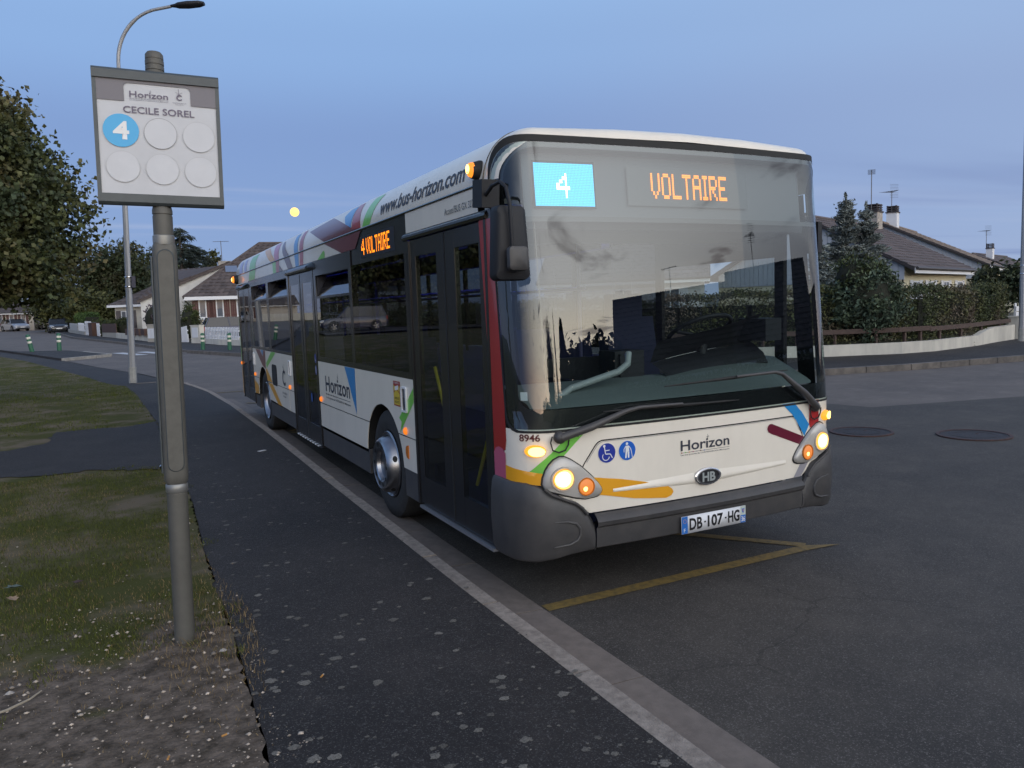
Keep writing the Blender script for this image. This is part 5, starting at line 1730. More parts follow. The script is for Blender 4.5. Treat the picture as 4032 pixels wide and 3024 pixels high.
for x_, yc, ow in ((-1.243, 2.70, True), (-1.250, YR - 0.08, False), (1.243, 2.70, True), (1.250, YR - 0.08, False)):
    wheel(yc, ow, x_)
b = B()
b.span((-0.7, 2.55, 0.25), (0.7, 2.85, 0.5)).span((-0.7, 8.8, 0.25), (0.7, 9.1, 0.6)).span((-1.0, 3.4, 0.28), (1.0, 8.3, 0.34)).span((-1.0, 9.6, 0.3), (1.0, Y1, 0.9)).span((-1.0, 0.6, 0.30), (1.0, 2.1, 0.34))
b.build('underframe', M_RUBBER, bus)

# mirrors
mr = B().box((-1.335, 0.30, 2.455), (0.11, 0.13, 0.155), (0.1, 0, 0)).box((-1.30, 0.36, 2.47), (0.07, 0.1, 0.1)).build('mirror_bracket', M_DARKP, bus)
B().tube([(-1.36, 0.27, 2.43), (-1.37, 0.14, 2.475), (-1.365, 0.05, 2.485), (-1.355, 0.0, 2.45), (-1.345, -0.02, 2.36), (-1.34, -0.02, 2.20), (-1.335, -0.015, 2.10)], 0.011, 8).build('mirror_arm', M_DARKP, mr, smooth=60)
hs = rrect(-0.108, -0.205, 0.108, 0.205, 0.035)
b = B()
n_ = len(hs)
loops = [(0.80, 0.045), (0.97, 0.030), (1.0, 0.0), (1.0, -0.05), (0.94, -0.06)]
for k, dy in loops:
    b.v += [(-1.315 + a * k * (1.0 - 0.18 * (c > 0)), 0.055 - dy, 2.155 + c * k) for a, c in hs]
for i in range(4):
    b.f += [(i * n_ + j, i * n_ + (j + 1) % n_, (i + 1) * n_ + (j + 1) % n_, (i + 1) * n_ + j) for j in range(n_)]
b.f += [tuple(range(n_)), tuple(range(4 * n_, 5 * n_))]
b.build('mirror_housing', M_DARKP, mr, smooth=45)
hs = rrect(-0.06, -0.066, 0.06, 0.066, 0.022)
b = B()
n_ = len(hs)
loops = [(0.72, 0.030), (0.95, 0.022), (1.0, 0.0), (0.95, -0.015)]
for k, dy in loops:
    b.v += [(-1.322 + a * k, -0.045 - dy, 2.065 + c * k) for a, c in hs]
for i in range(3):
    b.f += [(i * n_ + j, i * n_ + (j + 1) % n_, (i + 1) * n_ + (j + 1) % n_, (i + 1) * n_ + j) for j in range(n_)]
b.f += [tuple(range(n_)), tuple(range(3 * n_, 4 * n_))]
b.build('kerb_mirror', M_BUMP, mr, smooth=45)
mr = B().box((1.33, 0.36, 2.23), (0.05, 0.11, 0.22), (0, 0, 0.15)).build('mirror_housing', M_DARKP, bus)
B().tube([(1.27, 0.40, 2.40), (1.32, 0.37, 2.42), (1.33, 0.36, 2.33)], 0.012, 6).build('mirror_arm', M_DARKP, mr, smooth=60)

# ---------------------------------------------------------------- foliage helpers
def leaf_mesh(name, pos, size, m, parent=None, aspect=0.55, droop=0.0, along=None, jit=1.0):
    """one small folded leaf (two triangles) per position; along: preferred direction of each leaf"""
    pos = np.asarray(pos, dtype=float)
    n_ = len(pos)
    size = np.broadcast_to(np.asarray(size, dtype=float), (n_,)) * rng.uniform(0.7, 1.3, n_)
    d = rng.normal(size=(n_, 3)) * jit
    if along is not None:
        d = d * 0.35 + np.asarray(along)
    d[:, 2] -= droop
    d /= np.linalg.norm(d, axis=1)[:, None] + 1e-9
    q = rng.normal(size=(n_, 3))
    s_ = np.cross(d, q)
    s_ /= np.linalg.norm(s_, axis=1)[:, None] + 1e-9
    up_ = np.cross(s_, d)
    L_ = size[:, None]
    V_ = np.stack([pos - d * L_ * 0.5, pos + s_ * L_ * aspect * 0.5 + up_ * L_ * 0.12, pos + d * L_ * 0.5, pos - s_ * L_ * aspect * 0.5 + up_ * L_ * 0.12], 1).reshape(-1, 3)
    F_ = (np.array([(0, 1, 2), (0, 2, 3)])[None] + 4 * np.arange(n_)[:, None, None]).ravel()
    return np_mesh(name, V_, F_, 3, m, parent)


def leafmat(name, c1, c2, c3=None, scale=1.2, island=0.45, trans=0.25):
    m = bpy.data.materials.new(name)
    m.use_nodes = True
    t = m.node_tree
    b_ = t.nodes['Principled BSDF']
    b_.inputs['Roughness'].default_value = 0.6
    b_.inputs['Specular IOR Level'].default_value = 0.3
    tcx = t.nodes.new('ShaderNodeTexCoord')
    n1 = t.nodes.new('ShaderNodeTexNoise')
    n1.inputs['Scale'].default_value = scale
    n1.inputs['Detail'].default_value = 3
    t.links.new(tcx.outputs['Object'], n1.inputs[0])
    r_ = t.nodes.new('ShaderNodeValToRGB')
    r_.color_ramp.elements[0].position, r_.color_ramp.elements[0].color = 0.36, (*c1, 1)
    r_.color_ramp.elements[1].position, r_.color_ramp.elements[1].color = 0.64, (*(c3 or c2), 1)
    if c3:
        e_ = r_.color_ramp.elements.new(0.5)
        e_.color = (*c2, 1)
    t.links.new(n1.outputs[0], r_.inputs[0])
    g_ = t.nodes.new('ShaderNodeNewGeometry')
    mr = t.nodes.new('ShaderNodeMapRange')
    mr.inputs[3].default_value, mr.inputs[4].default_value = 1 - island, 1 + island
    t.links.new(g_.outputs['Random Per Island'], mr.inputs[0])
    hs_ = t.nodes.new('ShaderNodeHueSaturation')
    t.links.new(mr.outputs[0], hs_.inputs['Value'])
    t.links.new(r_.outputs[0], hs_.inputs['Color'])
    t.links.new(hs_.outputs[0], b_.inputs['Base Color'])
    MATS[name] = m
    return m


def clumps(n_cl, per, centre, rad, spread, shell=0.6, flat=1.0):
    """leaf positions gathered in clumps that fill an uneven ellipsoid"""
    d = rng.normal(size=(n_cl, 3))
    d /= np.linalg.norm(d, axis=1)[:, None]
    r_ = (shell + (1 - shell) * rng.random(n_cl)) * rng.uniform(0.82, 1.12, n_cl)
    c_ = np.asarray(centre) + d * r_[:, None] * np.asarray(rad)
    p_ = np.repeat(c_, per, 0) + rng.normal(size=(n_cl * per, 3)) * spread * np.array([1, 1, flat])
    return p_


M_BARK = mat('bark', (0.05, 0.042, 0.035), 0.9, noise=0.8, nscale=6, tint=(0.025, 0.022, 0.02), bump=0.8, bscale=30)
L_LAUREL = leafmat('laurel_leaf', (0.036, 0.056, 0.038), (0.062, 0.088, 0.056), (0.085, 0.112, 0.062), 1.5, 0.6)  # the laurel leaves' own greens
L_MAPLE = leafmat('maple_leaf', (0.034, 0.050, 0.024), (0.062, 0.072, 0.026), (0.085, 0.074, 0.034), 0.9, 0.5)
L_BROAD = leafmat('broad_leaf', (0.024, 0.036, 0.018), (0.038, 0.050, 0.021), (0.052, 0.052, 0.026), 0.35, 0.4)
L_CEDAR = leafmat('cedar_needle', (0.030, 0.045, 0.042), (0.042, 0.058, 0.050), None, 0.5, 0.35)
L_SPRUCE = leafmat('spruce_needle', (0.11, 0.13, 0.13), (0.22, 0.25, 0.24), None, 1.8, 0.5)
L_HEDGE = leafmat('hedge_leaf', (0.055, 0.072, 0.030), (0.098, 0.102, 0.040), (0.16, 0.122, 0.096), 0.75, 0.5)
L_BUSH = leafmat('bush_leaf', (0.030, 0.042, 0.012), (0.055, 0.070, 0.018), None, 1.2, 0.4)
L_LIME = leafmat('light_hedge_leaf', (0.045, 0.080, 0.018), (0.065, 0.105, 0.022), None, 1.2, 0.3)
L_FLOWER = leafmat('purple_leaf', (0.045, 0.030, 0.040), (0.10, 0.085, 0.11), None, 6, 0.5)
L_OLIVE = leafmat('olive_leaf', (0.040, 0.048, 0.016), (0.066, 0.068, 0.022), None, 0.8, 0.4)
M_CORE = mat('dark_core_fill', (0.014, 0.016, 0.009), 0.95)  # solid dark fill inside hedges and bushes so nothing shows through


def broad_tree(name, label, x, y, h, wid, z0, m, n_cl=110, per=60, leaf=0.4, crown_lo=0.25, group=None, sparse=0.0, z=None):
    zb = terr(x, y) if z is None else z
    t = thing(name, label, 'tree', (x, y, zb), 0, group)
    r_ = random.Random(name + label)
    b_ = B()
    b_.tube([(0, 0, -0.2), (0.05, 0, h * 0.2), (0.0, 0.05, h * 0.45), (0.05, 0.0, h * 0.8)], [h * 0.035, h * 0.026, h * 0.018, h * 0.006], 8)
    for k in range(7):
        a = 2 * PI * k / 7 + r_.random()
        z1 = h * (0.25 + 0.06 * k)
        L_ = wid * 0.42
        b_.tube([(0, 0, z1), (L_ * 0.5 * math.cos(a), L_ * 0.5 * math.sin(a), z1 + h * 0.08), (L_ * math.cos(a), L_ * math.sin(a), z1 + h * 0.2)], [h * 0.012, h * 0.008, h * 0.003], 6)
    b_.build('trunk', M_BARK, t, smooth=50)
    zc_ = h * (crown_lo + 1) / 2
    rz_ = h * (1 - crown_lo) / 2
    p_ = clumps(n_cl, per, (0, 0, zc_), (wid / 2, wid / 2, rz_), wid * 0.075, 0.45)
    if sparse:
        p_ = p_[rng.random(len(p_)) > sparse]
    o_ = leaf_mesh('crown', p_, leaf, m, t)
    o_['kind'] = 'stuff'
    return t


# the maple by the left edge
t = thing('maple_tree', 'big olive brown maple tree on the lawn at the left edge', 'tree', (-5.98, 15.3, 0.14))
b_ = B()
b_.tube([(-0.1, 0, -0.1), (-0.08, 0, 1.2), (0, 0, 2.6), (0.05, 0.05, 5.4)], [0.16, 0.13, 0.10, 0.03], 10)
for k in range(12):
    a = k * 2.4
    z1 = 1.8 + 0.3 * k
    L_ = 2.2 - 0.1 * k
    b_.tube([(0, 0, z1), (L_ * .5 * math.cos(a), L_ * .5 * math.sin(a), z1 + 0.5), (L_ * math.cos(a), L_ * math.sin(a), z1 + 1.1)], [0.05, 0.03, 0.012], 6)
b_.build('trunk', M_BARK, t, smooth=50)
hz = np.array([2.1, 2.5, 3.0, 3.6, 4.4, 5.2, 5.9, 6.4, 6.75])
hr = np.array([1.4, 2.05, 2.38, 2.28, 2.1, 1.75, 1.2, 0.65, 0.15])
nC = 430
cz_ = 2.25 + 4.3 * rng.random(nC) ** 1.1
ca_ = rng.uniform(0, 2 * np.pi, nC)
cr_ = np.interp(cz_, hz, hr) * np.sqrt(rng.uniform(0.22, 1.0, nC)) * rng.uniform(0.85, 1.10, nC)
cc = np.stack([cr_ * np.cos(ca_), cr_ * np.sin(ca_), cz_], 1)
pp = np.repeat(cc, 170, 0) + rng.normal(size=(nC * 170, 3)) * np.array([0.23, 0.23, 0.16])
ex = []
for k in range(90):
    a, z_ = rng.uniform(0, 6.28), rng.uniform(2.4, 6.5)
    r0 = float(np.interp(z_, hz, hr))
    for q in range(14):
        ex.append((math.cos(a) * (r0 + 0.03 * q) + rng.normal() * 0.05, math.sin(a) * (r0 + 0.03 * q) + rng.normal() * 0.05, z_ + 0.035 * q + rng.normal() * 0.03))
pp = np.concatenate([pp, np.array(ex)])
o = leaf_mesh('crown', pp, 0.10, L_MAPLE, t, aspect=0.85, droop=0.5)
o['kind'] = 'stuff'

# ---------------------------------------------------------------- bus stop sign
M_POST = mat('post_grey', (0.108, 0.104, 0.092), 0.55, 0.1, noise=0.5, nscale=14, ndetail=9, tint=(0.072, 0.069, 0.06), bump=0.08, bscale=400)
M_POSTR = mat('post_ring', (0.25, 0.25, 0.24), 0.4, 0.5)
M_RAILD = mat('sign_frame_grey', (0.062, 0.075, 0.082), 0.45, noise=0.3, nscale=20)
M_FACE = mat('sign_face', (0.56, 0.57, 0.60), 0.55, noise=0.45, nscale=5, ndetail=9, tint=(0.46, 0.465, 0.48))
M_HEAD = mat('sign_header', (0.165, 0.155, 0.175), 0.5)
M_SIGNTXT = mat('sign_lettering', (0.135, 0.115, 0.165), 0.5)
M_LBLUE = mat('sign_light_blue', lin(70, 168, 220), 0.45)
sg = thing('bus_stop_sign', 'bus stop sign CECILE SOREL with blue line 4 disc on a grey post', 'bus stop sign', (-3.087, 0.488, 0.12))
upv = Vector((0.0240, 0.0215, 1.0)).normalized()
sg.rotation_euler = Vector((0, 0, 1)).rotation_difference(upv).to_euler()
B().tube([(0, 0, -0.2), (0, 0, 0.80)], 0.050, 24).build('post', M_POST, sg, smooth=40)
B().lathe([(0.050, 0.795), (0.054, 0.80), (0.054, 0.835), (0.05, 0.84)], n=24).build('collar', M_POSTR, sg, smooth=40)
cs = rrect(-0.058, -0.05, 0.058, 0.05, 0.035, 5)
b_ = B()
n_ = len(cs)
lev = [(0.838, 0.82), (0.855, 0.96), (0.885, 1.0), (2.02, 1.0), (2.055, 0.95), (2.075, 0.80)]
for z_, k in lev:
    b_.v += [(a * k, c * k, z_) for a, c in cs]
for i in range(len(lev) - 1):
    b_.f += [(i * n_ + j, i * n_ + (j + 1) % n_, (i + 1) * n_ + (j + 1) % n_, (i + 1) * n_ + j) for j in range(n_)]
b_.f += [tuple(range(n_)), tuple((len(lev) - 1) * n_ + j for j in range(n_))]
case = b_.build('timetable_case', M_POST, sg, smooth=40)
o_l = rrect(-0.040, 0.905, 0.040, 2.035, 0.039, 7)
i_l = [(a * 0.90, 1.47 + (c - 1.47) * 0.992) for a, c in o_l]
ring(o_l, i_l, lambda a, c: (a, -0.0495, c), lambda a, c: (a, -0.0535, c), 'case_groove', M_RAILD, case)
sheet('case_panel', [i_l], lambda a, c: (a, -0.0520, c), mat('case_panel_grey', (0.105, 0.101, 0.089), 0.55, noise=0.4, nscale=20), case)
B().tube([(-0.063, -0.01, 0.90), (-0.063, -0.01, 2.0)], 0.006, 6).build('case_hinge', M_RAILD, case)
B().lathe([(0.010, 0), (0.012, 0.012), (0.004, 0.018)], (-0.066, -0.01, 0.93), 'Y', 10).build('case_lock', M_CHROME, case, smooth=40)
B().lathe([(0.050, 2.06), (0.052, 2.075), (0.052, 2.105), (0.046, 2.11)], n=24).build('collar', M_POSTR, sg, smooth=40)
B().lathe([(0.047, 2.10), (0.047, 2.205), (0.044, 2.205), (0.044, 2.212), (0.048, 2.214), (0.048, 2.232), (0.044, 2.25), (0.030, 2.268), (0.001, 2.275)], n=24).build('post_top', M_POST, sg, smooth=40)
B().tube([(0, 0.035, 2.2), (0, 0.035, 2.95)], 0.03, 12).build('back_post', M_POST, sg, smooth=40)
B().lathe([(0.044, 2.86), (0.044, 2.915), (0.041, 2.917), (0.041, 2.921), (0.044, 2.923), (0.044, 2.942), (0.041, 2.944), (0.041, 2.948), (0.044, 2.950), (0.044, 2.970), (0.041, 2.972), (0.041, 2.976), (0.043, 2.978), (0.042, 3.000), (0.033, 3.012), (0.001, 3.016)],
          n=24).build('post_cap', M_POST, sg, smooth=40)
pn = bpy.data.objects.new('sign_panel', None)
COL.objects.link(pn)
pn.parent = sg
pn.location = (0.004, -0.03, 2.578)
pn.rotation_euler = (0, 0, R(-3.2))
W2, H2 = 0.288, 0.328
FC = lambda off: (lambda a, c: (a, -0.018 - off, c))
b_ = B().box((0, 0, 0), (2 * W2 - 0.02, 0.03, 2 * H2 - 0.08))
pf = b_.build('sign_face', M_FACE, pn)
for s in (1, -1):
    q = [(-0.03, s * (H2 - 0.052)), (-0.03, s * (H2 - 0.012)), (-0.018, s * H2), (0.018, s * H2), (0.03, s * (H2 - 0.012)), (0.03, s * (H2 - 0.052))]
    B().prism(q, -W2, W2, lambda a, c, h: (h, a, c)).build('frame_rail', M_RAILD, pn)
    B().span((s * W2, -0.021, -H2 + 0.045), (s * (W2 - 0.018), 0.02, H2 - 0.045)).build('frame_side', M_RAILD, pn)
band = sheet('header_band', [[(-W2 + 0.018, 0.173), (-0.150, 0.173), (-0.150, 0.245), (-0.142, 0.257), (-0.13, 0.261), (0.132, 0.261), (0.144, 0.257), (0.152, 0.245), (0.152, 0.173), (W2 - 0.018, 0.173), (W2 - 0.018, 0.277), (-W2 + 0.018, 0.277)]], FC(0.001), M_HEAD, pn)
horizon_logo(FC(0.001), -0.126, 0.048, 0.194, 0.224, M_SIGNTXT, pn, sub=False)
text_on('logo_letter', 'C', 0.086, 0.112, 0.196, 0.224, FC(0.001), M_SIGNTXT, pn, bold=0.03)
sheet('logo_spire', stroke([(0.099, 0.21), (0.097, 0.252)], 0.002) + stroke([(0.083, 0.236), (0.113, 0.22)], 0.0012) + stroke([(0.088, 0.222), (0.116, 0.236)], 0.0012), FC(0.001), M_SIGNTXT, pn)
text_on('logo_text', 'CHÂTEAUROUX', 0.068, 0.132, 0.181, 0.187, FC(0.001), M_SIGNTXT, pn)
text_on('logo_text', 'Métropole', 0.082, 0.118, 0.173, 0.178, FC(0.001), M_SIGNTXT, pn)
text_on('stop_name', 'CECILE SOREL', -0.157, 0.167, 0.117, 0.150, FC(0.001), M_SIGNTXT, pn, bold=0.014)
M_RINGL = mat('sign_ring_line', (0.46, 0.47, 0.49), 0.5)
M_RINGD = mat('sign_ring_line_dark', (0.27, 0.27, 0.29), 0.5)
M_WDISC = mat('sign_disc_white', (0.575, 0.585, 0.615), 0.5, noise=0.35, nscale=9, tint=(0.50, 0.51, 0.535))
for i, (cx, cz) in enumerate(((-0.171, 0.030), (0.006, 0.026), (0.183, 0.022), (-0.170, -0.144), (0.007, -0.148), (0.184, -0.152))):
    if i == 0:
        dsc = sheet('line_disc', [ell(cx, cz, 0.080, 0.080, 40)[:-1]], FC(0.002), M_LBLUE, pn)
        text_on('line_number', '4', cx - 0.036, cx + 0.036, cz - 0.043, cz + 0.045, FC(0.003), WHITEF, dsc, bold=0.03)
    else:
        sheet('empty_disc', [ell(cx, cz, 0.075, 0.075, 40)[:-1]], FC(0.0012), M_WDISC, pn)
        ring(ell(cx, cz, 0.0755, 0.0755, 40)[:-1], ell(cx, cz, 0.0738, 0.0738, 40)[:-1], FC(0.0022), FC(0.0022), 'disc_outline', M_RINGD if i == 1 else M_RINGL, pn)

# ---------------------------------------------------------------- lamp posts, bollards, moon
M_GALV = mat('galvanised_steel', (0.27, 0.28, 0.30), 0.5, 0.4, noise=0.6, nscale=5, tint=(0.36, 0.36, 0.36), stretch=(4, 4, 1))
UPL = Vector((0.0335, 0.0301, 1.0)).normalized()


def street_lamp(x, y, z, label, H, r0, arm, group, lean=True, head=True, gear_z=None):
    t = thing('street_lamp', label, 'street lamp', (x, y, z), 0, group)
    if lean:
        t.rotation_euler = Vector((0, 0, 1)).rotation_difference(UPL).to_euler()
    B().lathe([(r0 * 1.0, -0.1), (r0 * 0.98, 0.5), (r0 * 0.96, 0.52), (r0 * 0.5, H)], n=8).build('pole', M_GALV, t)
    B().lathe([(r0 * 1.06, -0.05), (r0 * 1.04, 0.42), (r0 * 0.9, 0.43)], n=8).build('pole_base', MATS.get('pole_base_paint') or mat('pole_base_paint', (0.36, 0.36, 0.34), 0.7, noise=0.6, nscale=9, tint=(0.2, 0.2, 0.2)), t)
    ax, ay = arm
    pts = []
    for k in range(13):
        a = PI / 2 * k / 12 * 0.93
        L_ = 1.0
        pts.append((ax * L_ * (1 - math.cos(a)) * 1.25, ay * L_ * (1 - math.cos(a)) * 1.25, H + 1.35 * math.sin(a)))
    ex, ey, ez = pts[-1]
    pts.append((ex + ax * 0.35, ey + ay * 0.35, ez + 0.06))
    B().tube(pts, [r0 * 0.5] * 8 + [r0 * 0.42] * 6, 10).build('arm', M_GALV, t, smooth=50)
    ex, ey, ez = pts[-1]
    prof_ = [(0.0, 0.05, 0.03), (0.12, 0.06, 0.05), (0.2, 0.12, 0.07), (0.45, 0.15, 0.085), (0.75, 0.13, 0.075), (0.88, 0.08, 0.045)]
    b2 = B()
    for d_, w_, h_ in prof_:
        c_ = Vector((ex + ax * d_, ey + ay * d_, ez + 0.05 * d_ + 0.01))
        b2.v += [tuple(c_ + Vector((-ay * w_ * math.cos(a), ax * w_ * math.cos(a), h_ * math.sin(a)))) for a in np.linspace(0, 2 * PI, 13)[:-1]]
    for i in range(len(prof_) - 1):
        b2.f += [(i * 12 + k, i * 12 + (k + 1) % 12, (i + 1) * 12 + (k + 1) % 12, (i + 1) * 12 + k) for k in range(12)]
    b2.f += [tuple(range(12)), tuple(60 + k for k in range(12))]
    b2.build('lantern', M_DARKP, t, smooth=50)
    if gear_z:
        gb = B().box((r0 * 0.9 * ax + ax * 0.05, ay * (r0 * 0.9 + 0.05), gear_z), (0.10, 0.10, 0.30)).build('gear_box', MATS.get('gear_blue') or mat('gear_blue', (0.02, 0.022, 0.05), 0.5), t)
        for dz in (-0.13, 0.13):
            B().lathe([(r0 * 0.93, gear_z + dz - 0.015), (r0 * 0.97, gear_z + dz), (r0 * 0.93, gear_z + dz + 0.015)], n=16).build('clamp', M_CHROME, t, smooth=40)
    return t


street_lamp(-3.011, 19.8, terr(-3, 19.8) + 0.05, 'tall grey lamp post with curved arm on the left pavement behind the stop sign', 8.55, 0.095, (0.893, -0.449), None, gear_z=2.72)
street_lamp(22.68, 11.42, 0.12, 'grey lamp post by the white wall at the right edge', 8.2, 0.10, (0.893, -0.449), None, gear_z=2.3).rotation_euler.rotate_axis('Y', R(0.55))
street_lamp(-11.5, 113.9, terr(-11.5, 113.9), 'thin far lamp post beyond the parked cars up the street', 3.2, 0.09, (0.9, -0.4), None, lean=False)
M_BGREEN = mat('bollard_green', (0.022, 0.115, 0.062), 0.5, noise=0.3, nscale=12, tint=(0.015, 0.07, 0.04))
M_BWHITE = mat('bollard_reflector', (0.62, 0.60, 0.52), 0.4)
boll = thing('bollard', 'leaning green bollard with white bands, left one on the traffic island', 'bollard', (-7.15, 41.75, terr(-7.15, 41.75) + 0.10), 0, 'green bollards with white bands')
B().lathe([(0.105, -0.05), (0.10, 0.36), (0.10, 0.82), (0.085, 0.86), (0.05, 0.88), (0.001, 0.885)], n=20).build('body', M_BGREEN, boll, smooth=50)
B().lathe([(0.101, 0.43), (0.104, 0.435), (0.104, 0.53), (0.101, 0.535)], n=20).build('band', M_BWHITE, boll, smooth=50)
B().lathe([(0.101, 0.645), (0.104, 0.65), (0.104, 0.745), (0.101, 0.75)], n=20).build('band', M_BWHITE, boll, smooth=50)
for (x, y, dz, lab) in ((-5.98, 41.9, 0.10, 'upright green bollard with white bands, right one on the traffic island'),
                        (0.26, 35.9, 0.12, 'green bollard with white bands before the picket fence, nearer the gate'),
                        (1.30, 34.6, 0.12, 'green bollard with white bands before the picket fence, nearer the bus')):
    c_ = copy_tree(boll)
    c_.location = (x, y, terr(x, y) + dz)
    c_['label'] = lab
    c_.rotation_euler = (0, 0.02, 0)
    if x > 0:
        c_.scale = (0.92, 0.92, 0.90)
boll.rotation_euler = (R(2), R(-9), 0)
moon_d = Vector((178.525 + 3.281, 877.584 + 3.862, 112.954 - 1.805))
mo = B().lathe([(4.9 * math.sin(a), -4.9 * math.cos(a)) for a in np.linspace(0.01, PI - 0.01, 17)], n=32).build('moon', emit('moonlight', (1.0, 0.66, 0.20), 0.9), smooth=True, loc=(178.525, 877.584, 112.954))
tag(mo, 'round yellow full moon in the evening sky above the bus', 'moon')

# ---------------------------------------------------------------- houses
M_RENDER = mat('cream_render', (0.50, 0.47, 0.41), 0.85, noise=0.5, nscale=1.2, tint=(0.42, 0.39, 0.35))
M_RENDER2 = mat('yellowish_render', (0.60, 0.54, 0.38), 0.85, noise=0.4, nscale=1.5, tint=(0.5, 0.45, 0.33))
M_CLAD = mat('pale_cladding', (0.40, 0.42, 0.46), 0.6)
M_WHITEW = mat('white_woodwork', (0.66, 0.67, 0.70), 0.5)
M_SHRED = mat('red_brown_shutter', (0.085, 0.022, 0.020), 0.5, noise=0.5, nscale=5)
M_SHGREY = mat('grey_brown_shutter', (0.10, 0.085, 0.085), 0.6)
M_SHWHITE = mat('white_shutter', (0.60, 0.61, 0.64), 0.5)
M_TILE = mat('brown_roof_tile', (0.098, 0.078, 0.074), 0.8, noise=0.7, nscale=2.5, tint=(0.056, 0.045, 0.044), island=0.22)
M_TILE2 = mat('light_brown_roof_tile', (0.21, 0.165, 0.135), 0.8, noise=0.7, nscale=2.5, tint=(0.13, 0.105, 0.09), island=0.22)
M_TILE3 = mat('grey_roof_tile', (0.105, 0.085, 0.085), 0.8, noise=0.6, nscale=2.5, tint=(0.068, 0.056, 0.057), island=0.2)
M_PANE = glass('house_window', (0.55, 0.57, 0.6), 0.015, 0.5)
M_ROOM = mat('curtain', (0.34, 0.35, 0.38), 0.9)


def tiles(quad, m, parent, cw=0.30, ch=0.34, name='roof_tiles'):
    """tile courses on a roof face; quad = eave left, eave right, ridge right, ridge left"""
    a, b0, c, d = [Vector(p) for p in quad]
    nrm = (b0 - a).cross(d - a).normalized() if (d - a).length > 0.05 else (b0 - a).cross(c - a).normalized()
    if nrm.z < 0:
        nrm = -nrm
    H_ = ((d + c) / 2 - (a + b0) / 2).length
    nc = max(2, int(H_ / ch))
    bb = B()
    for i in range(nc):
        t0, t1 = i / nc, (i + 1.12) / nc
        l0, r0_ = a.lerp(d, t0), b0.lerp(c, t0)
        l1, r1_ = a.lerp(d, min(1, t1)), b0.lerp(c, min(1, t1))
        L_ = (r0_ - l0).length
        nt_ = max(1, int(L_ / cw))
        off = 0.5 * (i % 2)
        for k in range(nt_ + (1 if off else 0)):
            u0, u1 = max(0, (k - off) / nt_), min(1, (k + 0.96 - off) / nt_)
            if u1 <= u0:
                continue
            lift = 0.035 + random.uniform(-0.006, 0.008)
            p0, p1 = l0.lerp(r0_, u0) + nrm * lift, l0.lerp(r0_, u1) + nrm * lift
            q0, q1 = l1.lerp(r1_, u0) + nrm * 0.008, l1.lerp(r1_, u1) + nrm * 0.008
            pm, qm = (p0 + p1) / 2 + nrm * 0.022, (q0 + q1) / 2 + nrm * 0.018
            bb.add([p0, pm, p1, q0, qm, q1, p0 - nrm * 0.035, pm - nrm * 0.035, p1 - nrm * 0.035], [(0, 1, 4, 3), (1, 2, 5, 4), (6, 7, 1, 0), (7, 8, 2, 1)])
    o_ = bb.build(name, m, parent, smooth=False)
    o_['kind'] = 'stuff'
    return o_


def window(parent, p, w_, h_, ux, nrm, shutter=None, sh_w=0.0, sides=(1, 1), x_off=0.0):
    """window with frame, pane, sill and shutters on a wall; p = lower left corner, ux along the wall, nrm outwards"""
    p, ux, nrm = Vector(p), Vector(ux), Vector(nrm)
    uz = Vector((0, 0, 1))

    def bar(a0, a1, z0, z1, d0, d1, bb):
        q = []
        for d_ in (d0, d1):
            q += [p + ux * a0 + uz * z0 + nrm * d_, p + ux * a1 + uz * z0 + nrm * d_, p + ux * a1 + uz * z1 + nrm * d_, p + ux * a0 + uz * z1 + nrm * d_]
        return bb.add(q, [(0, 1, 2, 3), (4, 7, 6, 5), (0, 4, 5, 1), (1, 5, 6, 2), (2, 6, 7, 3), (3, 7, 4, 0)])
    f_ = B()
    t_ = 0.06
    bar(0, t_, 0, h_, 0.0, 0.05, f_)
    bar(w_ - t_, w_, 0, h_, 0.0, 0.05, f_)
    bar(t_, w_ - t_, 0, t_, 0.0, 0.05, f_)
    bar(t_, w_ - t_, h_ - t_, h_, 0.0, 0.05, f_)
    if w_ > 0.5:
        bar(w_ / 2 - 0.03, w_ / 2 + 0.03, t_, h_ - t_, 0.0, 0.045, f_)
    fr_ = f_.build('window', M_WHITEW, parent)
    g_ = B()
    g_.add([p + ux * t_ + uz * t_ + nrm * 0.03, p + ux * (w_ - t_) + uz * t_ + nrm * 0.03, p + ux * (w_ - t_) + uz * (h_ - t_) + nrm * 0.03, p + ux * t_ + uz * (h_ - t_) + nrm * 0.03], [(0, 1, 2, 3)])
    g_.build('pane', M_PANE, fr_)
    g_ = B()
    g_.add([p + ux * t_ + uz * t_ + nrm * 0.012, p + ux * (w_ - t_) + uz * t_ + nrm * 0.012, p + ux * (w_ - t_) + uz * (h_ - t_) + nrm * 0.012, p + ux * t_ + uz * (h_ - t_) + nrm * 0.012], [(0, 1, 2, 3)])
    g_.build('curtain', M_ROOM, fr_)
    bar(-0.08, w_ + 0.08, -0.10, -0.02, 0.0, 0.13, B()).build('sill', M_WHITEW, fr_)
    if shutter:
        for s_, on in zip((0, 1), sides):
            if not on:
                continue
            a0 = -sh_w - 0.02 if s_ == 0 else w_ + 0.02
            sb = B()
            nb = 3
            for k in range(nb):
                bar(a0 + sh_w * k / nb + 0.004, a0 + sh_w * (k + 1) / nb - 0.004, -0.03, h_ + 0.03, 0.015, 0.045, sb)
            for z_ in (0.15, h_ - 0.15):
                bar(a0 + 0.02, a0 + sh_w - 0.02, z_ - 0.04, z_ + 0.04, 0.046, 0.06, sb)
            sb.build('shutter', shutter, fr_)
    return fr_


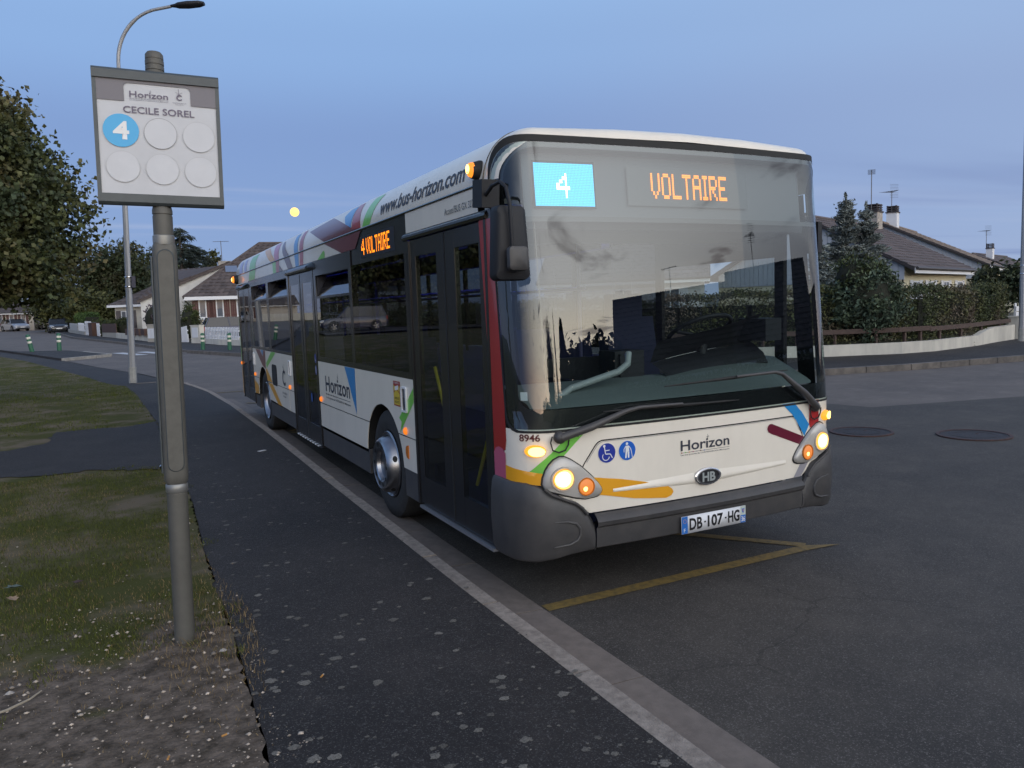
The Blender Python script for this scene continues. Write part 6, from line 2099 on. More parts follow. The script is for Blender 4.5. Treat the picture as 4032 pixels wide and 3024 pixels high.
def chimney(parent, x, y, z0, z1, w_, d_, m, cap=True, pot=True):
    c_ = B().span((x - w_ / 2, y - d_ / 2, z0), (x + w_ / 2, y + d_ / 2, z1)).build('chimney', m, parent)
    if cap:
        b2 = B().span((x - w_ * .58, y - d_ * .58, z1), (x + w_ * .58, y + d_ * .58, z1 + 0.07))
        for k in range(3):
            zz_ = z1 + 0.12 + 0.12 * k
            b2.span((x - w_ * .5, y - d_ * .5, zz_), (x + w_ * .5, y + d_ * .5, zz_ + 0.06))
        for sx in (-1, 1):
            for sy in (-1, 1):
                b2.box((x + sx * w_ * .4, y + sy * d_ * .4, z1 + 0.24), (0.06, 0.06, 0.42))
        b2.build('chimney_cap', MATS.get('chimney_cap_clay') or mat('chimney_cap_clay', (0.05, 0.042, 0.045), 0.8), c_)
    return c_


def antenna(parent, x, y, z0, z1, ang, L_=1.1, style=0):
    m = MATS.get('antenna_metal') or mat('antenna_metal', (0.12, 0.12, 0.13), 0.5, 0.5)
    a = B().tube([(x, y, z0), (x, y, z1)], 0.022, 6)
    ca_, sa_ = math.cos(ang), math.sin(ang)
    a.tube([(x - ca_ * L_ * .5, y - sa_ * L_ * .5, z1 - 0.06), (x + ca_ * L_ * .5, y + sa_ * L_ * .5, z1 - 0.02)], 0.015, 6)
    for k in range(9):
        t_ = -0.5 + k / 8
        w_ = 0.18 if style == 0 else 0.10 + 0.05 * k
        a.tube([(x + ca_ * L_ * t_ - sa_ * w_, y + sa_ * L_ * t_ + ca_ * w_, z1 - 0.05), (x + ca_ * L_ * t_ + sa_ * w_, y + sa_ * L_ * t_ - ca_ * w_, z1 - 0.05)], 0.007, 4)
    if style == 1:
        for s_ in (-1, 1):
            for k in range(4):
                a.tube([(x - ca_ * .2 - sa_ * .3, y - sa_ * .2 + ca_ * .3, z1 - .05 + s_ * (.12 + .09 * k)), (x - ca_ * .2 + sa_ * .3, y - sa_ * .2 - ca_ * .3, z1 - .05 + s_ * (.12 + .09 * k))], 0.007, 4)
    a.build('antenna', m, parent)


def gable_house(name, label, x, y, rz, w_, d_, eave, ridge, wall, tile, z=None, over=0.45, side_clad=None, fascia=True, back=True, group=None, cw=0.30):
    """ridge along local x from 0 to w; front wall on y = 0"""
    zb = terr(x, y) if z is None else z
    h = thing(name, label, 'house', (x, y, zb), rz, group)
    ym = d_ / 2
    apex = ridge - 0.12
    b2 = B()
    b2.add([(0, 0, -0.5), (w_, 0, -0.5), (w_, d_, -0.5), (0, d_, -0.5), (0, 0, eave), (w_, 0, eave), (w_, d_, eave), (0, d_, eave), (0, ym, apex), (w_, ym, apex)],
           [(0, 1, 5, 4), (1, 2, 6, 9, 5), (2, 3, 7, 6), (3, 0, 4, 8, 7)])
    b2.build('wall', wall, h)
    sl = (ridge - eave) / ym
    ez = eave - over * sl
    e0, e1 = -over * 0.6, w_ + over * 0.6
    th = 0.14
    for (ya, yb, s_) in ((-over, ym, 1), (d_ + over, ym, -1)):
        pr_ = [(ya, ez), (yb, ridge), (yb, ridge - th), (ya, ez - th)]
        B().prism(pr_, e0, e1, lambda a, c, hh: (hh, a, c)).build('roof', MATS.get('roof_deck') or mat('roof_deck', (0.05, 0.045, 0.045), 0.8), h)
    tiles([(e0, -over, ez), (e1, -over, ez), (e1, ym, ridge), (e0, ym, ridge)], tile, h, cw)
    if back:
        tiles([(e0, d_ + over, ez), (e1, d_ + over, ez), (e1, ym, ridge), (e0, ym, ridge)], tile, h, cw * 1.5, 0.5)
    B().tube([(e0, ym, ridge + 0.03), (e1, ym, ridge + 0.03)], 0.09, 6).build('ridge_tiles', tile, h)
    if fascia:
        B().span((e0, -over - 0.03, ez - 0.22), (e1, -over, ez - 0.0)).build('fascia', M_WHITEW, h)
        B().tube([(e0, -over - 0.09, ez - 0.02), (e1, -over - 0.09, ez - 0.02)], 0.065, 8).build('gutter', MATS.get('gutter_brown') or mat('gutter_brown', (0.05, 0.042, 0.04), 0.5), h, smooth=50)
    for xx in (e0, e1):
        for (ya, yb) in ((-over, ym), (d_ + over, ym)):
            pr_ = [(ya, ez + 0.02), (yb, ridge + 0.02), (yb, ridge - 0.10), (ya, ez - 0.10)]
            B().prism(pr_, xx - 0.02, xx + 0.02, lambda a, c, hh: (hh, a, c)).build('bargeboard', MATS.get('verge_brown') or mat('verge_brown', (0.035, 0.028, 0.028), 0.6), h)
    if side_clad:
        n_ = int(d_ / 0.22)
        for xx, sg_ in ((0, -1), (w_, 1)):
            b2 = B()
            for k in range(n_):
                y0, y1 = d_ * k / n_, d_ * (k + 0.93) / n_
                zt = lambda yy: apex - abs(yy - ym) * sl - 0.05
                q = [(y0, side_clad), (y1, side_clad), (y1, max(side_clad, zt(y1))), (y0, max(side_clad, zt(y0)))]
                if zt((y0 + y1) / 2) > side_clad + 0.05:
                    b2.prism(q, xx + sg_ * 0.005, xx + sg_ * 0.05, lambda a, c, hh: (hh, a, c))
            o_ = b2.build('cladding_boards', M_CLAD, h)
            o_['kind'] = 'stuff'
    return h


# house with red shutters (hipped roof), left of the bus
rz = R(-5.6)
hA = thing('house', 'house with big hipped brown roof and red brown shutters behind the bus', 'house', (1.36, 54.3, 0.07), rz)
hA.scale = (1.16, 1.16, 1.16)
zA = 0.31
eA, rA, dA, wA = 3.16 - zA, 6.6 - zA, 9.6, 13.5
b_ = B().add([(0, 0, -0.5), (wA, 0, -0.5), (wA, dA, -0.5), (0, dA, -0.5), (0, 0, eA), (wA, 0, eA), (wA, dA, eA), (0, dA, eA)], [(0, 1, 5, 4), (1, 2, 6, 5), (2, 3, 7, 6), (3, 0, 4, 7)])
b_.build('wall', M_RENDER, hA)
o_ = 0.4
E4 = [(-o_, -o_, eA - 0.1), (wA + o_, -o_, eA - 0.1), (wA + o_, dA + o_, eA - 0.1), (-o_, dA + o_, eA - 0.1)]
R2 = [(4.35, dA / 2, rA), (wA - 4.35, dA / 2, rA)]
B().add(E4 + R2, [(0, 1, 5, 4), (1, 2, 5), (2, 3, 4, 5), (3, 0, 4), (3, 2, 1, 0)]).build('roof', M_TILE, hA)
tiles([E4[0], E4[1], R2[1], R2[0]], M_TILE, hA, 0.34, 0.36)
tiles([E4[3], E4[0], R2[0], R2[0]], M_TILE, hA, 0.34, 0.36)
B().span((-o_, -o_ - 0.03, eA - 0.30), (wA + o_, -o_, eA - 0.10)).build('fascia', M_WHITEW, hA)
B().tube([(-o_, -o_ - 0.08, eA - 0.12), (-o_ + 0.02, -o_ + 0.1, eA - 0.25), (-0.05, -0.06, eA - 0.6), (-0.05, -0.06, 0)], 0.05, 6).build('downpipe', MATS['gutter_brown'] if 'gutter_brown' in MATS else mat('gutter_brown', (0.05, 0.042, 0.04), 0.5), hA)
B().tube([R2[0], (E4[0])], 0.08, 6).tube([R2[0], R2[1]], 0.09, 6).build('ridge_tiles', M_TILE, hA)
wz = 1.80 - zA
for x0, w_, sd in ((0.40, 0.42, (1, 1)), (1.36, 0.42, (1, 1)), (2.52, 0.5, (1, 1)), (4.6, 1.0, (1, 1)), (7.5, 1.0, (1, 1)), (10.3, 1.0, (1, 1))):
    window(hA, (x0, 0, wz), w_, 1.12, (1, 0, 0), (0, -1, 0), M_SHRED, 0.33, sd)
B().box((2.42, 2.0, eA + 1.60), (0.7, 0.7, 0.08), (math.atan2(rA - eA, dA / 2), 0, 0)).build('skylight', M_CHROME, hA)
chimney(hA, 2.15, 6.4, eA, 5.55 - zA, 0.8, 0.6, MATS.get('old_chimney') or mat('old_chimney', (0.40, 0.37, 0.34), 0.9, noise=0.6, nscale=4), cap=False)
antenna(hA, 2.0, 6.4, 5.4 - zA, 6.9 - zA, 0.1, 1.0)
# its lower wing with a white gable
b_ = B().add([(-3.0, 4.0, -0.5), (2.4, 4.0, -0.5), (2.4, 4.0, 5.25 - zA), (-3.0, 4.0, 3.0 - zA), (-3.0, 10, -0.5), (-3.0, 10, 3.0 - zA)], [(0, 1, 2, 3), (0, 3, 5, 4)])
b_.build('wing_wall', MATS.get('white_render') or mat('white_render', (0.62, 0.61, 0.59), 0.85, noise=0.3, nscale=2), hA)
wq = [(-3.2, 3.85, 3.0 - zA), (2.4, 3.85, 5.35 - zA), (3.2, 10.2, 5.55 - zA), (-1.6, 10.2, 5.2 - zA)]
b_ = B().add(wq + [(a, c, d_ - 0.15) for a, c, d_ in wq], [(0, 1, 2, 3), (7, 6, 5, 4), (0, 4, 5, 1), (1, 5, 6, 2), (2, 6, 7, 3), (3, 7, 4, 0)])
b_.build('wing_roof', M_TILE, hA)
tiles(wq, M_TILE, hA, 0.34, 0.36)

# house half hidden by the sign post
zB = terr(-2.5, 63)
hB = thing('house', 'cream house with hipped brown roof behind the stop sign post', 'house', (-3.35, 66.0, zB), R(-30))
eB, rB, dB, wB = 3.15 - zB, 5.55 - zB, 8.5, 11.0
B().add([(0, 0, -0.5), (wB, 0, -0.5), (wB, dB, -0.5), (0, dB, -0.5), (0, 0, eB), (wB, 0, eB), (wB, dB, eB), (0, dB, eB)], [(0, 1, 5, 4), (1, 2, 6, 5), (2, 3, 7, 6), (3, 0, 4, 7)]).build('wall', M_RENDER, hB)
E4 = [(-o_, -o_, eB - 0.1), (wB + o_, -o_, eB - 0.1), (wB + o_, dB + o_, eB - 0.1), (-o_, dB + o_, eB - 0.1)]
R2 = [(3.6, dB / 2, rB), (wB - 3.6, dB / 2, rB)]
B().add(E4 + R2, [(0, 1, 5, 4), (1, 2, 5), (2, 3, 4, 5), (3, 0, 4), (3, 2, 1, 0)]).build('roof', M_TILE, hB)
tiles([E4[0], E4[1], R2[1], R2[0]], M_TILE, hB, 0.5, 0.5)
tiles([E4[3], E4[0], R2[0], R2[0]], M_TILE, hB, 0.5, 0.5)
B().span((-o_, -o_ - 0.03, eB - 0.28), (wB + o_, -o_, eB - 0.1)).build('fascia', M_WHITEW, hB)
for x0, w_, sh in ((0.5, 0.8, M_SHGREY), (3.0, 0.55, None), (4.6, 0.55, None), (7.0, 1.0, M_SHGREY)):
    window(hB, (x0, 0, 0.75), w_, 1.35, (1, 0, 0), (0, -1, 0), sh, 0.4)
chimney(hB, 3.4, 5.0, eB, 5.45 - zB, 0.75, 0.5, M_WHITEW, cap=False)

# houses far up the street
hC = gable_house('house', 'far house with brown roof and red shutters behind the silver car', -22.0, 108.6, R(4), 9.6, 8.0, 2.35, 3.5, mat('beige_render', (0.48, 0.43, 0.37), 0.85), M_TILE, cw=0.6)
for x0 in (5.9, 7.1, 8.3):
    window(hC, (x0, 0, 0.5), 0.5, 1.5, (1, 0, 0), (0, -1, 0), M_SHRED, 0.28)
hC2 = gable_house('house', 'far house with bare white gable end beside the brown roofed one', -12.6, 121.5, R(90), 9.0, 6.4, 2.1, 3.7, MATS['white_render'], M_TILE, z=terr(-14, 121), cw=0.7)
hC3 = gable_house('house', 'far dark roofed house with pale verge up the street', -11.5, 134.0, R(90), 9.0, 8.0, 2.0, 3.5, MATS['white_render'], mat('slate_roof_tile', (0.05, 0.056, 0.066), 0.7, island=0.15), z=terr(-14, 134), cw=0.7)
chimney(hC3, 4.0, 2.2, 2.4, 4.1, 0.8, 0.6, mat('tan_chimney', (0.42, 0.33, 0.22), 0.9), cap=False)

# houses beyond the hedge on the right
ue = math.atan2(4.16, 10.48)
hE = gable_house('house', 'house with dark brown roof and white shutters right behind the hedge', 25.45, 17.75, ue, 10.5, 8.2, 3.05, 5.3, M_RENDER2, M_TILE3, z=0.0, side_clad=2.35)
for x0 in (1.1, 3.4, 6.0, 8.6):
    window(hE, (x0, 0, 1.05), 1.0, 1.25, (1, 0, 0), (0, -1, 0), M_SHWHITE, 0.42)
chimney(hE, 9.4, 4.1, 4.9, 6.05, 0.85, 0.6, MATS['old_chimney'])
antenna(hE, 8.95, 4.1, 5.1, 8.15, 0.3, 1.7)
uf = math.atan2(4.5, 8.9)
hF = gable_house('house', 'house with light brown roof and white chimney, second behind the hedge', 40.95, 24.5, uf, 10.6, 10.4, 3.45, 6.05, M_RENDER2, M_TILE2, z=0.0, side_clad=2.5)
window(hF, (1.2, 0, 1.2), 1.0, 1.25, (1, 0, 0), (0, -1, 0), M_SHWHITE, 0.42)
window(hF, (4.2, 0, 1.2), 1.0, 1.25, (1, 0, 0), (0, -1, 0), M_SHWHITE, 0.42)
chimney(hF, 1.7, 5.0, 5.2, 6.75, 0.75, 0.6, M_WHITEW)
B().cyl((2.5, 5.0, 5.6), (2.5, 5.0, 6.35), 0.13, n=10).build('flue', M_DARKP, hF)
antenna(hF, 1.35, 5.0, 6.6, 8.1, 0.9, 1.0, 1)
hG = gable_house('house', 'farthest dark roofed house at the right edge with small white chimney', 63.5, 34.5, R(20), 12, 9, 2.9, 4.9, M_RENDER2, M_TILE3, z=0.0, cw=0.5)
chimney(hG, 1.6, 3.6, 4.4, 5.3, 0.6, 0.5, M_WHITEW)
antenna(hG, 1.6, 3.9, 5.4, 6.9, 0.9, 0.9, 1)

hH = gable_house('house', 'white house behind the hedge, glimpsed through the windscreen', 15.5, 30.0, R(-40.5), 7.6, 8.0, 3.0, 5.4, MATS['white_render'], M_TILE3, z=0.15, cw=0.5)
for x0 in (1.0, 3.4, 5.6):
    window(hH, (x0, 0, 1.0), 0.9, 1.3, (1, 0, 0), (0, -1, 0), M_SHWHITE, 0.35)

# the houses across the road behind the viewer, mirrored in the windscreen
hX = gable_house('house', 'long dark roofed house across the road facing the bus front', 20.7, -17.85, R(32 + 180), 10.6, 8.4, 2.9, 6.35, M_RENDER, M_TILE, z=0.0, cw=0.6)
antenna(hX, 5.9, 4.2, 6.2, 7.5, 0.4, 1.3)
hY = gable_house('house', 'second dark roofed house across the road, on the corner', 22.2, -12.4, R(42 + 180), 6.4, 8.2, 2.9, 6.3, M_RENDER, M_TILE3, z=0.0, cw=0.6)
antenna(hY, 4.2, 4.1, 6.0, 7.8, 1.4, 0.9, 1)
for (x, y, h_) in ((6.4, -20.2, 4.6), (5.2, -21.4, 5.1)):
    t = thing('cypress_tree', 'dark slim cypress beside the house across the road' + (' nearer the corner' if y > -21 else ' farther along'), 'tree', (x, y, 0))
    B().cyl((0, 0, 0), (0, 0, h_ * 0.9), 0.08, 0.02, 8).build('trunk', M_BARK, t)
    q = rng.random(2600)
    a = rng.uniform(0, 6.28, 2600)
    r_ = 0.5 * np.sqrt(rng.uniform(0.2, 1, 2600)) * np.sin(np.pi * np.clip(0.08 + 0.92 * q, 0, 1)) ** 0.6 * (1 - 0.5 * q)
    o = leaf_mesh('crown', np.stack([r_ * np.cos(a), r_ * np.sin(a), 0.2 + q * (h_ - 0.2)], 1), 0.28, L_BROAD, t, along=np.tile([0, 0, 1.0], (2600, 1)))
    o['kind'] = 'stuff'

hZ = gable_house('house', 'third house across the road, partly mirrored at the windscreen edge', 33.0, -9.5, R(60 + 180), 12.0, 9.0, 2.9, 5.6, M_RENDER, M_TILE, z=0.0, cw=0.6)

hW = gable_house('house', 'cream house with brown roof beyond the lawn, mirrored in the bus windows', -20.0, 66.5, R(195), 11.0, 8.0, 2.8, 5.2, M_RENDER, M_TILE, z=terr(-18, 66), cw=0.6)

# ---------------------------------------------------------------- parked cars
def car(name, label, x, y, rz, paint, group=None, z=None, L=4.1, Wd=1.74, H=1.46, estate=True, lights=True):
    """forward is local +x; origin on the ground under the middle"""
    t = thing(name, label, 'car', (x, y, terr(x, y) if z is None else z), rz, group)
    h = L / 2
    # station, half width, bottom, belt height
    secs_ = [(-h, 0.74, 0.42, 0.62), (-h + 0.03, 0.80, 0.32, 0.80), (-h + 0.15, 0.84, 0.24, 0.92), (-h + 0.7, 0.87, 0.20, 0.95), (-0.3, 0.87, 0.20, 0.92), (h - 1.25, 0.87, 0.20, 0.92), (h - 0.6, 0.85, 0.22, 0.84), (h - 0.15, 0.80, 0.24, 0.72), (h - 0.02, 0.70, 0.32, 0.58), (h, 0.60, 0.40, 0.50)]
    k_ = Wd / 1.74
    b_ = B()
    shape = [(1.0, 0.0), (1.0, 0.35), (1.0, 0.6), (0.985, 0.85), (0.93, 1.0), (0.5, 1.03), (-0.5, 1.03), (-0.93, 1.0), (-0.985, 0.85), (-1.0, 0.6), (-1.0, 0.35), (-1.0, 0.0)]
    for sx, hw, z0, z1 in secs_:
        b_.v += [(sx, hw * k_ * a, z0 + (z1 - z0) * c) for a, c in shape]
    m_ = len(shape)
    for i in range(len(secs_) - 1):
        b_.f += [(i * m_ + k, i * m_ + (k + 1) % m_, (i + 1) * m_ + (k + 1) % m_, (i + 1) * m_ + k) for k in range(m_)]
    b_.f += [tuple(range(m_)), tuple((len(secs_) - 1) * m_ + k for k in range(m_))]
    body = b_.build('body', paint, t, smooth=45)
    # cabin: glass house with a painted roof
    cab = [(-h + 0.10 if estate else -h + 0.5, 0.0), (-h + 0.38 if estate else -h + 0.95, 1.0), (0.35, 1.0), (h - 1.15, 0.0)]
    zb, zt = 0.92, H
    hwB, hwT = 0.83 * k_, 0.64 * k_
    b_ = B()
    for sx, q in cab:
        zz_ = zb + (zt - 0.03 - zb) * q
        hw = hwB + (hwT - hwB) * q
        b_.v += [(sx, -hw, zz_), (sx, hw, zz_)]
    b_.f = [(0, 2, 3, 1), (4, 6, 7, 5), (0, 6, 4, 2), (1, 3, 5, 7)]
    b_.build('windows', MATS.get('car_glass') or mat('car_glass', (0.012, 0.014, 0.016), 0.06, spec=0.8), t)
    b_ = B()
    x0, x1 = cab[1][0], cab[2][0]
    b_.grid(np.linspace(x0 - 0.06, x1 + 0.08, 7), np.linspace(-1, 1, 7), lambda a, c: (a, c * (hwT + 0.015), zt - 0.035 - 0.05 * c * c - 0.02 * ((a - (x0 + x1) / 2) / (x1 - x0)) ** 2 * 4 + 0.03))
    b_.build('roof', paint, body, smooth=50)
    b_ = B()
    for s_ in (-1, 1):
        for p0, p1 in ((cab[0], cab[1]), (cab[2], cab[3])):
            q0 = (p0[0], s_ * (hwB + (hwT - hwB) * p0[1] + 0.005), zb + (zt - 0.03 - zb) * p0[1])
            q1 = (p1[0], s_ * (hwB + (hwT - hwB) * p1[1] + 0.005), zb + (zt - 0.03 - zb) * p1[1])
            b_.tube([q0, q1], 0.035, 6)
        xm = (cab[1][0] + cab[2][0]) / 2
        b_.tube([(xm + 0.05, s_ * (hwB + 0.005), zb), (xm - 0.02, s_ * (hwT + 0.005), zt - 0.03)], 0.03, 6)
    b_.build('pillars', paint, body, smooth=50)
    for sx in (-h + 0.78, h - 0.82):
        for s_ in (-1, 1):
            wl = bpy.data.objects.new('wheel', None)
            COL.objects.link(wl)
            wl.parent = t
            wl.location = (sx, s_ * 0.80 * k_, 0.31)
            B().lathe([(0.20, -0.09), (0.29, -0.10), (0.31, -0.07), (0.31, 0.06), (0.29, 0.09), (0.20, 0.09)], (0, 0, 0), 'Y', 20).build('tyre', M_TYRE, wl, smooth=40)
            rb = B().lathe([(0.205, -0.08), (0.205, 0.085), (0.18, 0.075), (0.17, 0.03), (0.001, 0.03)], (0, 0, 0), 'Y', 20)
            for k in range(5):
                a = 2 * PI * k / 5
                rb.box((0.10 * math.cos(a), s_ * 0.075, 0.10 * math.sin(a)), (0.19, 0.03, 0.05), (0, -a, 0))
            rb.build('rim', M_STEEL, wl, smooth=30)
            # dark arch ring
            B().lathe([(0.315, s_ * 0.075), (0.375, s_ * 0.078)], (sx, s_ * 0.80 * k_, 0.32), 'Y', 20).build('wheel_arch', M_RUBBER, t)
    for s_ in (-1, 1):
        B().box((h - 0.14, s_ * 0.60 * k_, 0.66), (0.22, 0.34, 0.13), (0, 0.35, -s_ * 0.35)).build('headlight', MATS.get('car_lamp') or mat('car_lamp', (0.55, 0.57, 0.6), 0.15, spec=0.8), t)
        B().box((-h + 0.07, s_ * 0.70 * k_, 0.80), (0.12, 0.22, 0.26)).build('tail_light', MATS.get('car_tail') or mat('car_tail', (0.25, 0.01, 0.012), 0.2), t)
        B().box((h - 1.30, s_ * 0.95 * k_, 0.98), (0.12, 0.18, 0.12)).build('wing_mirror', paint, t)
    B().box((h - 0.0, 0, 0.46), (0.03, 0.52, 0.11)).build('number_plate', WHITEF, t)
    B().box((-h - 0.01, 0, 0.62), (0.03, 0.52, 0.11)).build('number_plate', WHITEF, t)
    B().box((h - 0.04, 0, 0.30), (0.12, 1.2 * k_, 0.10)).build('grille', M_RUBBER, t)
    return t


P_SILV = mat('silver_car_paint', (0.34, 0.36, 0.41), 0.3, 0.5, coat=0.6)
P_WHITE = mat('white_car_paint', (0.60, 0.61, 0.64), 0.3, coat=0.6)
P_DARK = mat('dark_car_paint', (0.012, 0.014, 0.020), 0.25, coat=0.8)
P_BLUE = mat('blue_car_paint', (0.010, 0.018, 0.055), 0.2, 0.2, coat=1.0)
GC = 'cars parked up the street'
car('parked_car', 'silver hatchback parked at the left kerb, facing the bus stop', -14.2, 107.0, R(-62), P_SILV, GC)
car('parked_car', 'white estate car seen from behind beyond the dark car', -11.3, 115.0, R(102), P_WHITE, GC, H=1.5)
car('parked_car', 'dark hatchback parked with its front facing the bus stop', -8.75, 90.0, R(-84), P_DARK, GC, H=1.5)
car('parked_car', 'dark blue estate car behind the white picket fence', 3.55, 47.6, R(2), P_BLUE, None, z=0.34, H=1.50, L=4.5)
tag(drape('side_parking', [(-10.4, 43.2), (-11.2, 50.5), (-30, 55), (-30, 45)], lambda x, y: terr(x, y) + 0.16, M_ROADN, 3, 3), kind='structure')
car('parked_car', 'blue crossover parked on the left, mirrored in the bus windows', -13.2, 47.2, R(10), P_BLUE, None, z=terr(-13.2, 47.2) + 0.165, H=1.6, L=4.3)

# ---------------------------------------------------------------- walls and fences along the far pavement
M_WALLW = mat('white_wall', (0.60, 0.57, 0.50), 0.85, noise=0.75, nscale=2.2, ndetail=8, tint=(0.42, 0.40, 0.36), fac_lo=0.40, fac_hi=0.70, stretch=(1.5, 1.5, 0.35))
M_WALLB = mat('beige_wall', (0.40, 0.37, 0.32), 0.85, noise=0.6, nscale=1.5, tint=(0.3, 0.28, 0.25))
M_BROWNW = mat('brown_fence_wood', (0.085, 0.042, 0.03), 0.7, noise=0.6, nscale=4, tint=(0.05, 0.028, 0.022))


def wall_run(name, label, cat, pts, h0, h1, th, m, off=0.0, cap=None):
    """low wall following the pavement edge"""
    b_ = B()
    n_ = len(pts)
    nrm = []
    for i in range(n_):
        a, c = pts[max(0, i - 1)], pts[min(n_ - 1, i + 1)]
        d = math.hypot(c[0] - a[0], c[1] - a[1])
        nrm.append((-(c[1] - a[1]) / d, (c[0] - a[0]) / d))
    hh = h1 if isinstance(h1, (list, tuple)) else [h1] * n_
    for (x, y), (nx, ny), z1 in zip(pts, nrm, hh):
        g_ = terr(x, y)
        b_.v += [(x + nx * off, y + ny * off, g_ + h0), (x + nx * off, y + ny * off, g_ + z1), (x + nx * (off + th), y + ny * (off + th), g_ + z1), (x + nx * (off + th), y + ny * (off + th), g_ + h0)]
    for i in range(n_ - 1):
        for k in range(4):
            b_.f.append((i * 4 + k, i * 4 + (k + 1) % 4, (i + 1) * 4 + (k + 1) % 4, (i + 1) * 4 + k))
    b_.f += [(0, 1, 2, 3), tuple((n_ - 1) * 4 + k for k in range(4))]
    o_ = b_.build(name, m)
    return tag(o_, label, cat)


def pickets(name, label, p0, p1, n_, z0, z1, w_, m, round_top=True, group=None, rails=True, slant=0.0):
    """picket fence: every picket a part"""
    t = thing(name, label, 'fence', (p0[0], p0[1], terr(*p0)), math.atan2(p1[1] - p0[1], p1[0] - p0[0]), group)
    L_ = math.hypot(p1[0] - p0[0], p1[1] - p0[1])
    dz = terr(*p1) - terr(*p0)
    me = None
    for k in range(n_):
        xx = L_ * (k + 0.5) / n_
        zt = z1 + slant * (k / n_)
        if me is None or slant:
            q = [(-w_ / 2, z0), (w_ / 2, z0), (w_ / 2, zt - 0.04), (w_ * .25, zt), (-w_ * .25, zt), (-w_ / 2, zt - 0.04)]
            me = B().prism(q, -0.012, 0.012, lambda a, c, h: (a, h, c)).build('picket', m, mesh_only=True)
        link('picket', me, t, (xx, 0, dz * xx / L_))
    if rails:
        for zz_ in (z0 + 0.12, z1 - 0.22):
            B().add([(0, 0.013, zz_), (L_, 0.013, zz_ + dz), (L_, 0.05, zz_ + dz), (0, 0.05, zz_), (0, 0.013, zz_ + 0.07), (L_, 0.013, zz_ + 0.07 + dz), (L_, 0.05, zz_ + 0.07 + dz), (0, 0.05, zz_ + 0.07)],
                    [(0, 3, 2, 1), (4, 5, 6, 7), (0, 1, 5, 4), (1, 2, 6, 5), (2, 3, 7, 6), (3, 0, 4, 7)]).build('rail', m, t)
    return t


def post(name, label, cat, x, y, w_, d_, h_, m, rz=0.0, cap=0.04, extra=None):
    t = thing(name, label, cat, (x, y, terr(x, y)), rz)
    B().span((-w_ / 2, -d_ / 2, -0.1), (w_ / 2, d_ / 2, h_)).build('shaft', m, t)
    B().box((0, 0, h_ + cap / 2), (w_ + 0.06, d_ + 0.06, cap)).build('cap', m, t)
    return t


WRB = WB[::-1]
# right-hand white wall, rising at its end
right_wall = [(30, 12.4), (26.5, 12.35), (24.05, 12.33)]
seg = dense([(23.65, 12.22), (21.7, 11.7), (20.1, 11.2), (17.4, 10.7), (16.15, 10.8), (13.94, 11.7), (12.4, 12.7), (11.0, 14.5), (9.5, 18), (7.8, 24), (6.0, 28.5)], 1.0)
hh_ = [0.62 if x > 21.2 else (0.62 - 0.18 * min(1, (21.2 - x) / 0.8) if x > 20.4 else 0.44) for x, y in seg]
wall_run('garden_wall', 'low white rendered wall curving along the pavement below the hedge', 'wall', seg, -0.1, hh_, -0.18, M_WALLW)
post('gate_pillar', 'white pillar with rounded cap where the right wall ends', 'pillar', 23.85, 12.35, 0.28, 0.28, 0.86, M_WALLW, 0.3)
t = thing('driveway_gate', 'white driveway gate right of the wall pillar, cut by the right edge', 'gate', (24.05, 12.45, 0.13), R(3))
for k in range(5):
    B().span((0, -0.02, 0.12 + 0.2 * k), (3.6, 0.02, 0.12 + 0.2 * k + 0.17)).build('board', M_WHITEW, t)
for xx in (0, 3.5):
    B().span((xx, 0.022, 0.05), (xx + 0.1, 0.06, 1.2)).build('stile', M_WHITEW, t)
# wooden rail with posts on top of the wall
t = thing('wooden_rail', 'weathered brown wooden rail on posts above the white wall', 'fence', (0, 0, 0))
rl = [(23.5, 12.30), (20.1, 11.36), (17.4, 10.86), (16.2, 10.96), (13.98, 11.86), (12.45, 12.86), (11.1, 14.6)]
M_RAILW = mat('weathered_wood', (0.085, 0.052, 0.042), 0.8, noise=0.7, nscale=5, tint=(0.05, 0.038, 0.034), stretch=(1, 1, 6))
for (x0, y0), (x1, y1) in zip(rl[:-1], rl[1:]):
    z0 = 0.70 if x0 > 20 else 0.73
    b_ = B()
    b_.box(((x0 + x1) / 2, (y0 + y1) / 2, z0 + 0.06), (math.hypot(x1 - x0, y1 - y0) + 0.05, 0.05, 0.13), (0, 0, math.atan2(y1 - y0, x1 - x0)))
    b_.build('rail', M_RAILW, t)
    for k in range(2):
        xx, yy = x0 + (x1 - x0) * (0.25 + 0.5 * k), y0 + (y1 - y0) * (0.25 + 0.5 * k)
        B().box((xx, yy + 0.06, 0.55), (0.07, 0.07, 0.5)).build('post', M_RAILW, t)

# left side, from the bus up the street
wall_run('garden_wall', 'low white wall under the picket fence behind the bus', 'wall', [(5.0, 31.2), (2.25, 38.9), (1.49, 40.9), (1.05, 43.0)], -0.1, 0.42, -0.16, M_WALLW)
pickets('picket_fence', 'white picket fence on the low wall beside the bus tail', (1.05, 42.9), (2.3, 38.8), 22, 0.42, 1.06, 0.10, M_WHITEW)
pickets('picket_fence', 'white picket fence on the low wall hidden mostly by the bus', (2.35, 38.7), (4.9, 31.4), 30, 0.42, 1.06, 0.10, M_WHITEW)
t = post('gate_pillar', 'white rendered gate pillar with meter box beside the picket fence', 'pillar', 0.78, 44.3, 0.85, 0.3, 1.12, M_WALLW, R(-62))
B().span((-0.28, -0.17, 0.45), (0.28, -0.152, 1.02)).build('meter_box', M_WHITEW, t)
gt = thing('garden_gate', 'white wooden garden gate with slanting top by the stop sign post', 'gate', (-0.02, 46.9, terr(0, 47)), R(-58))
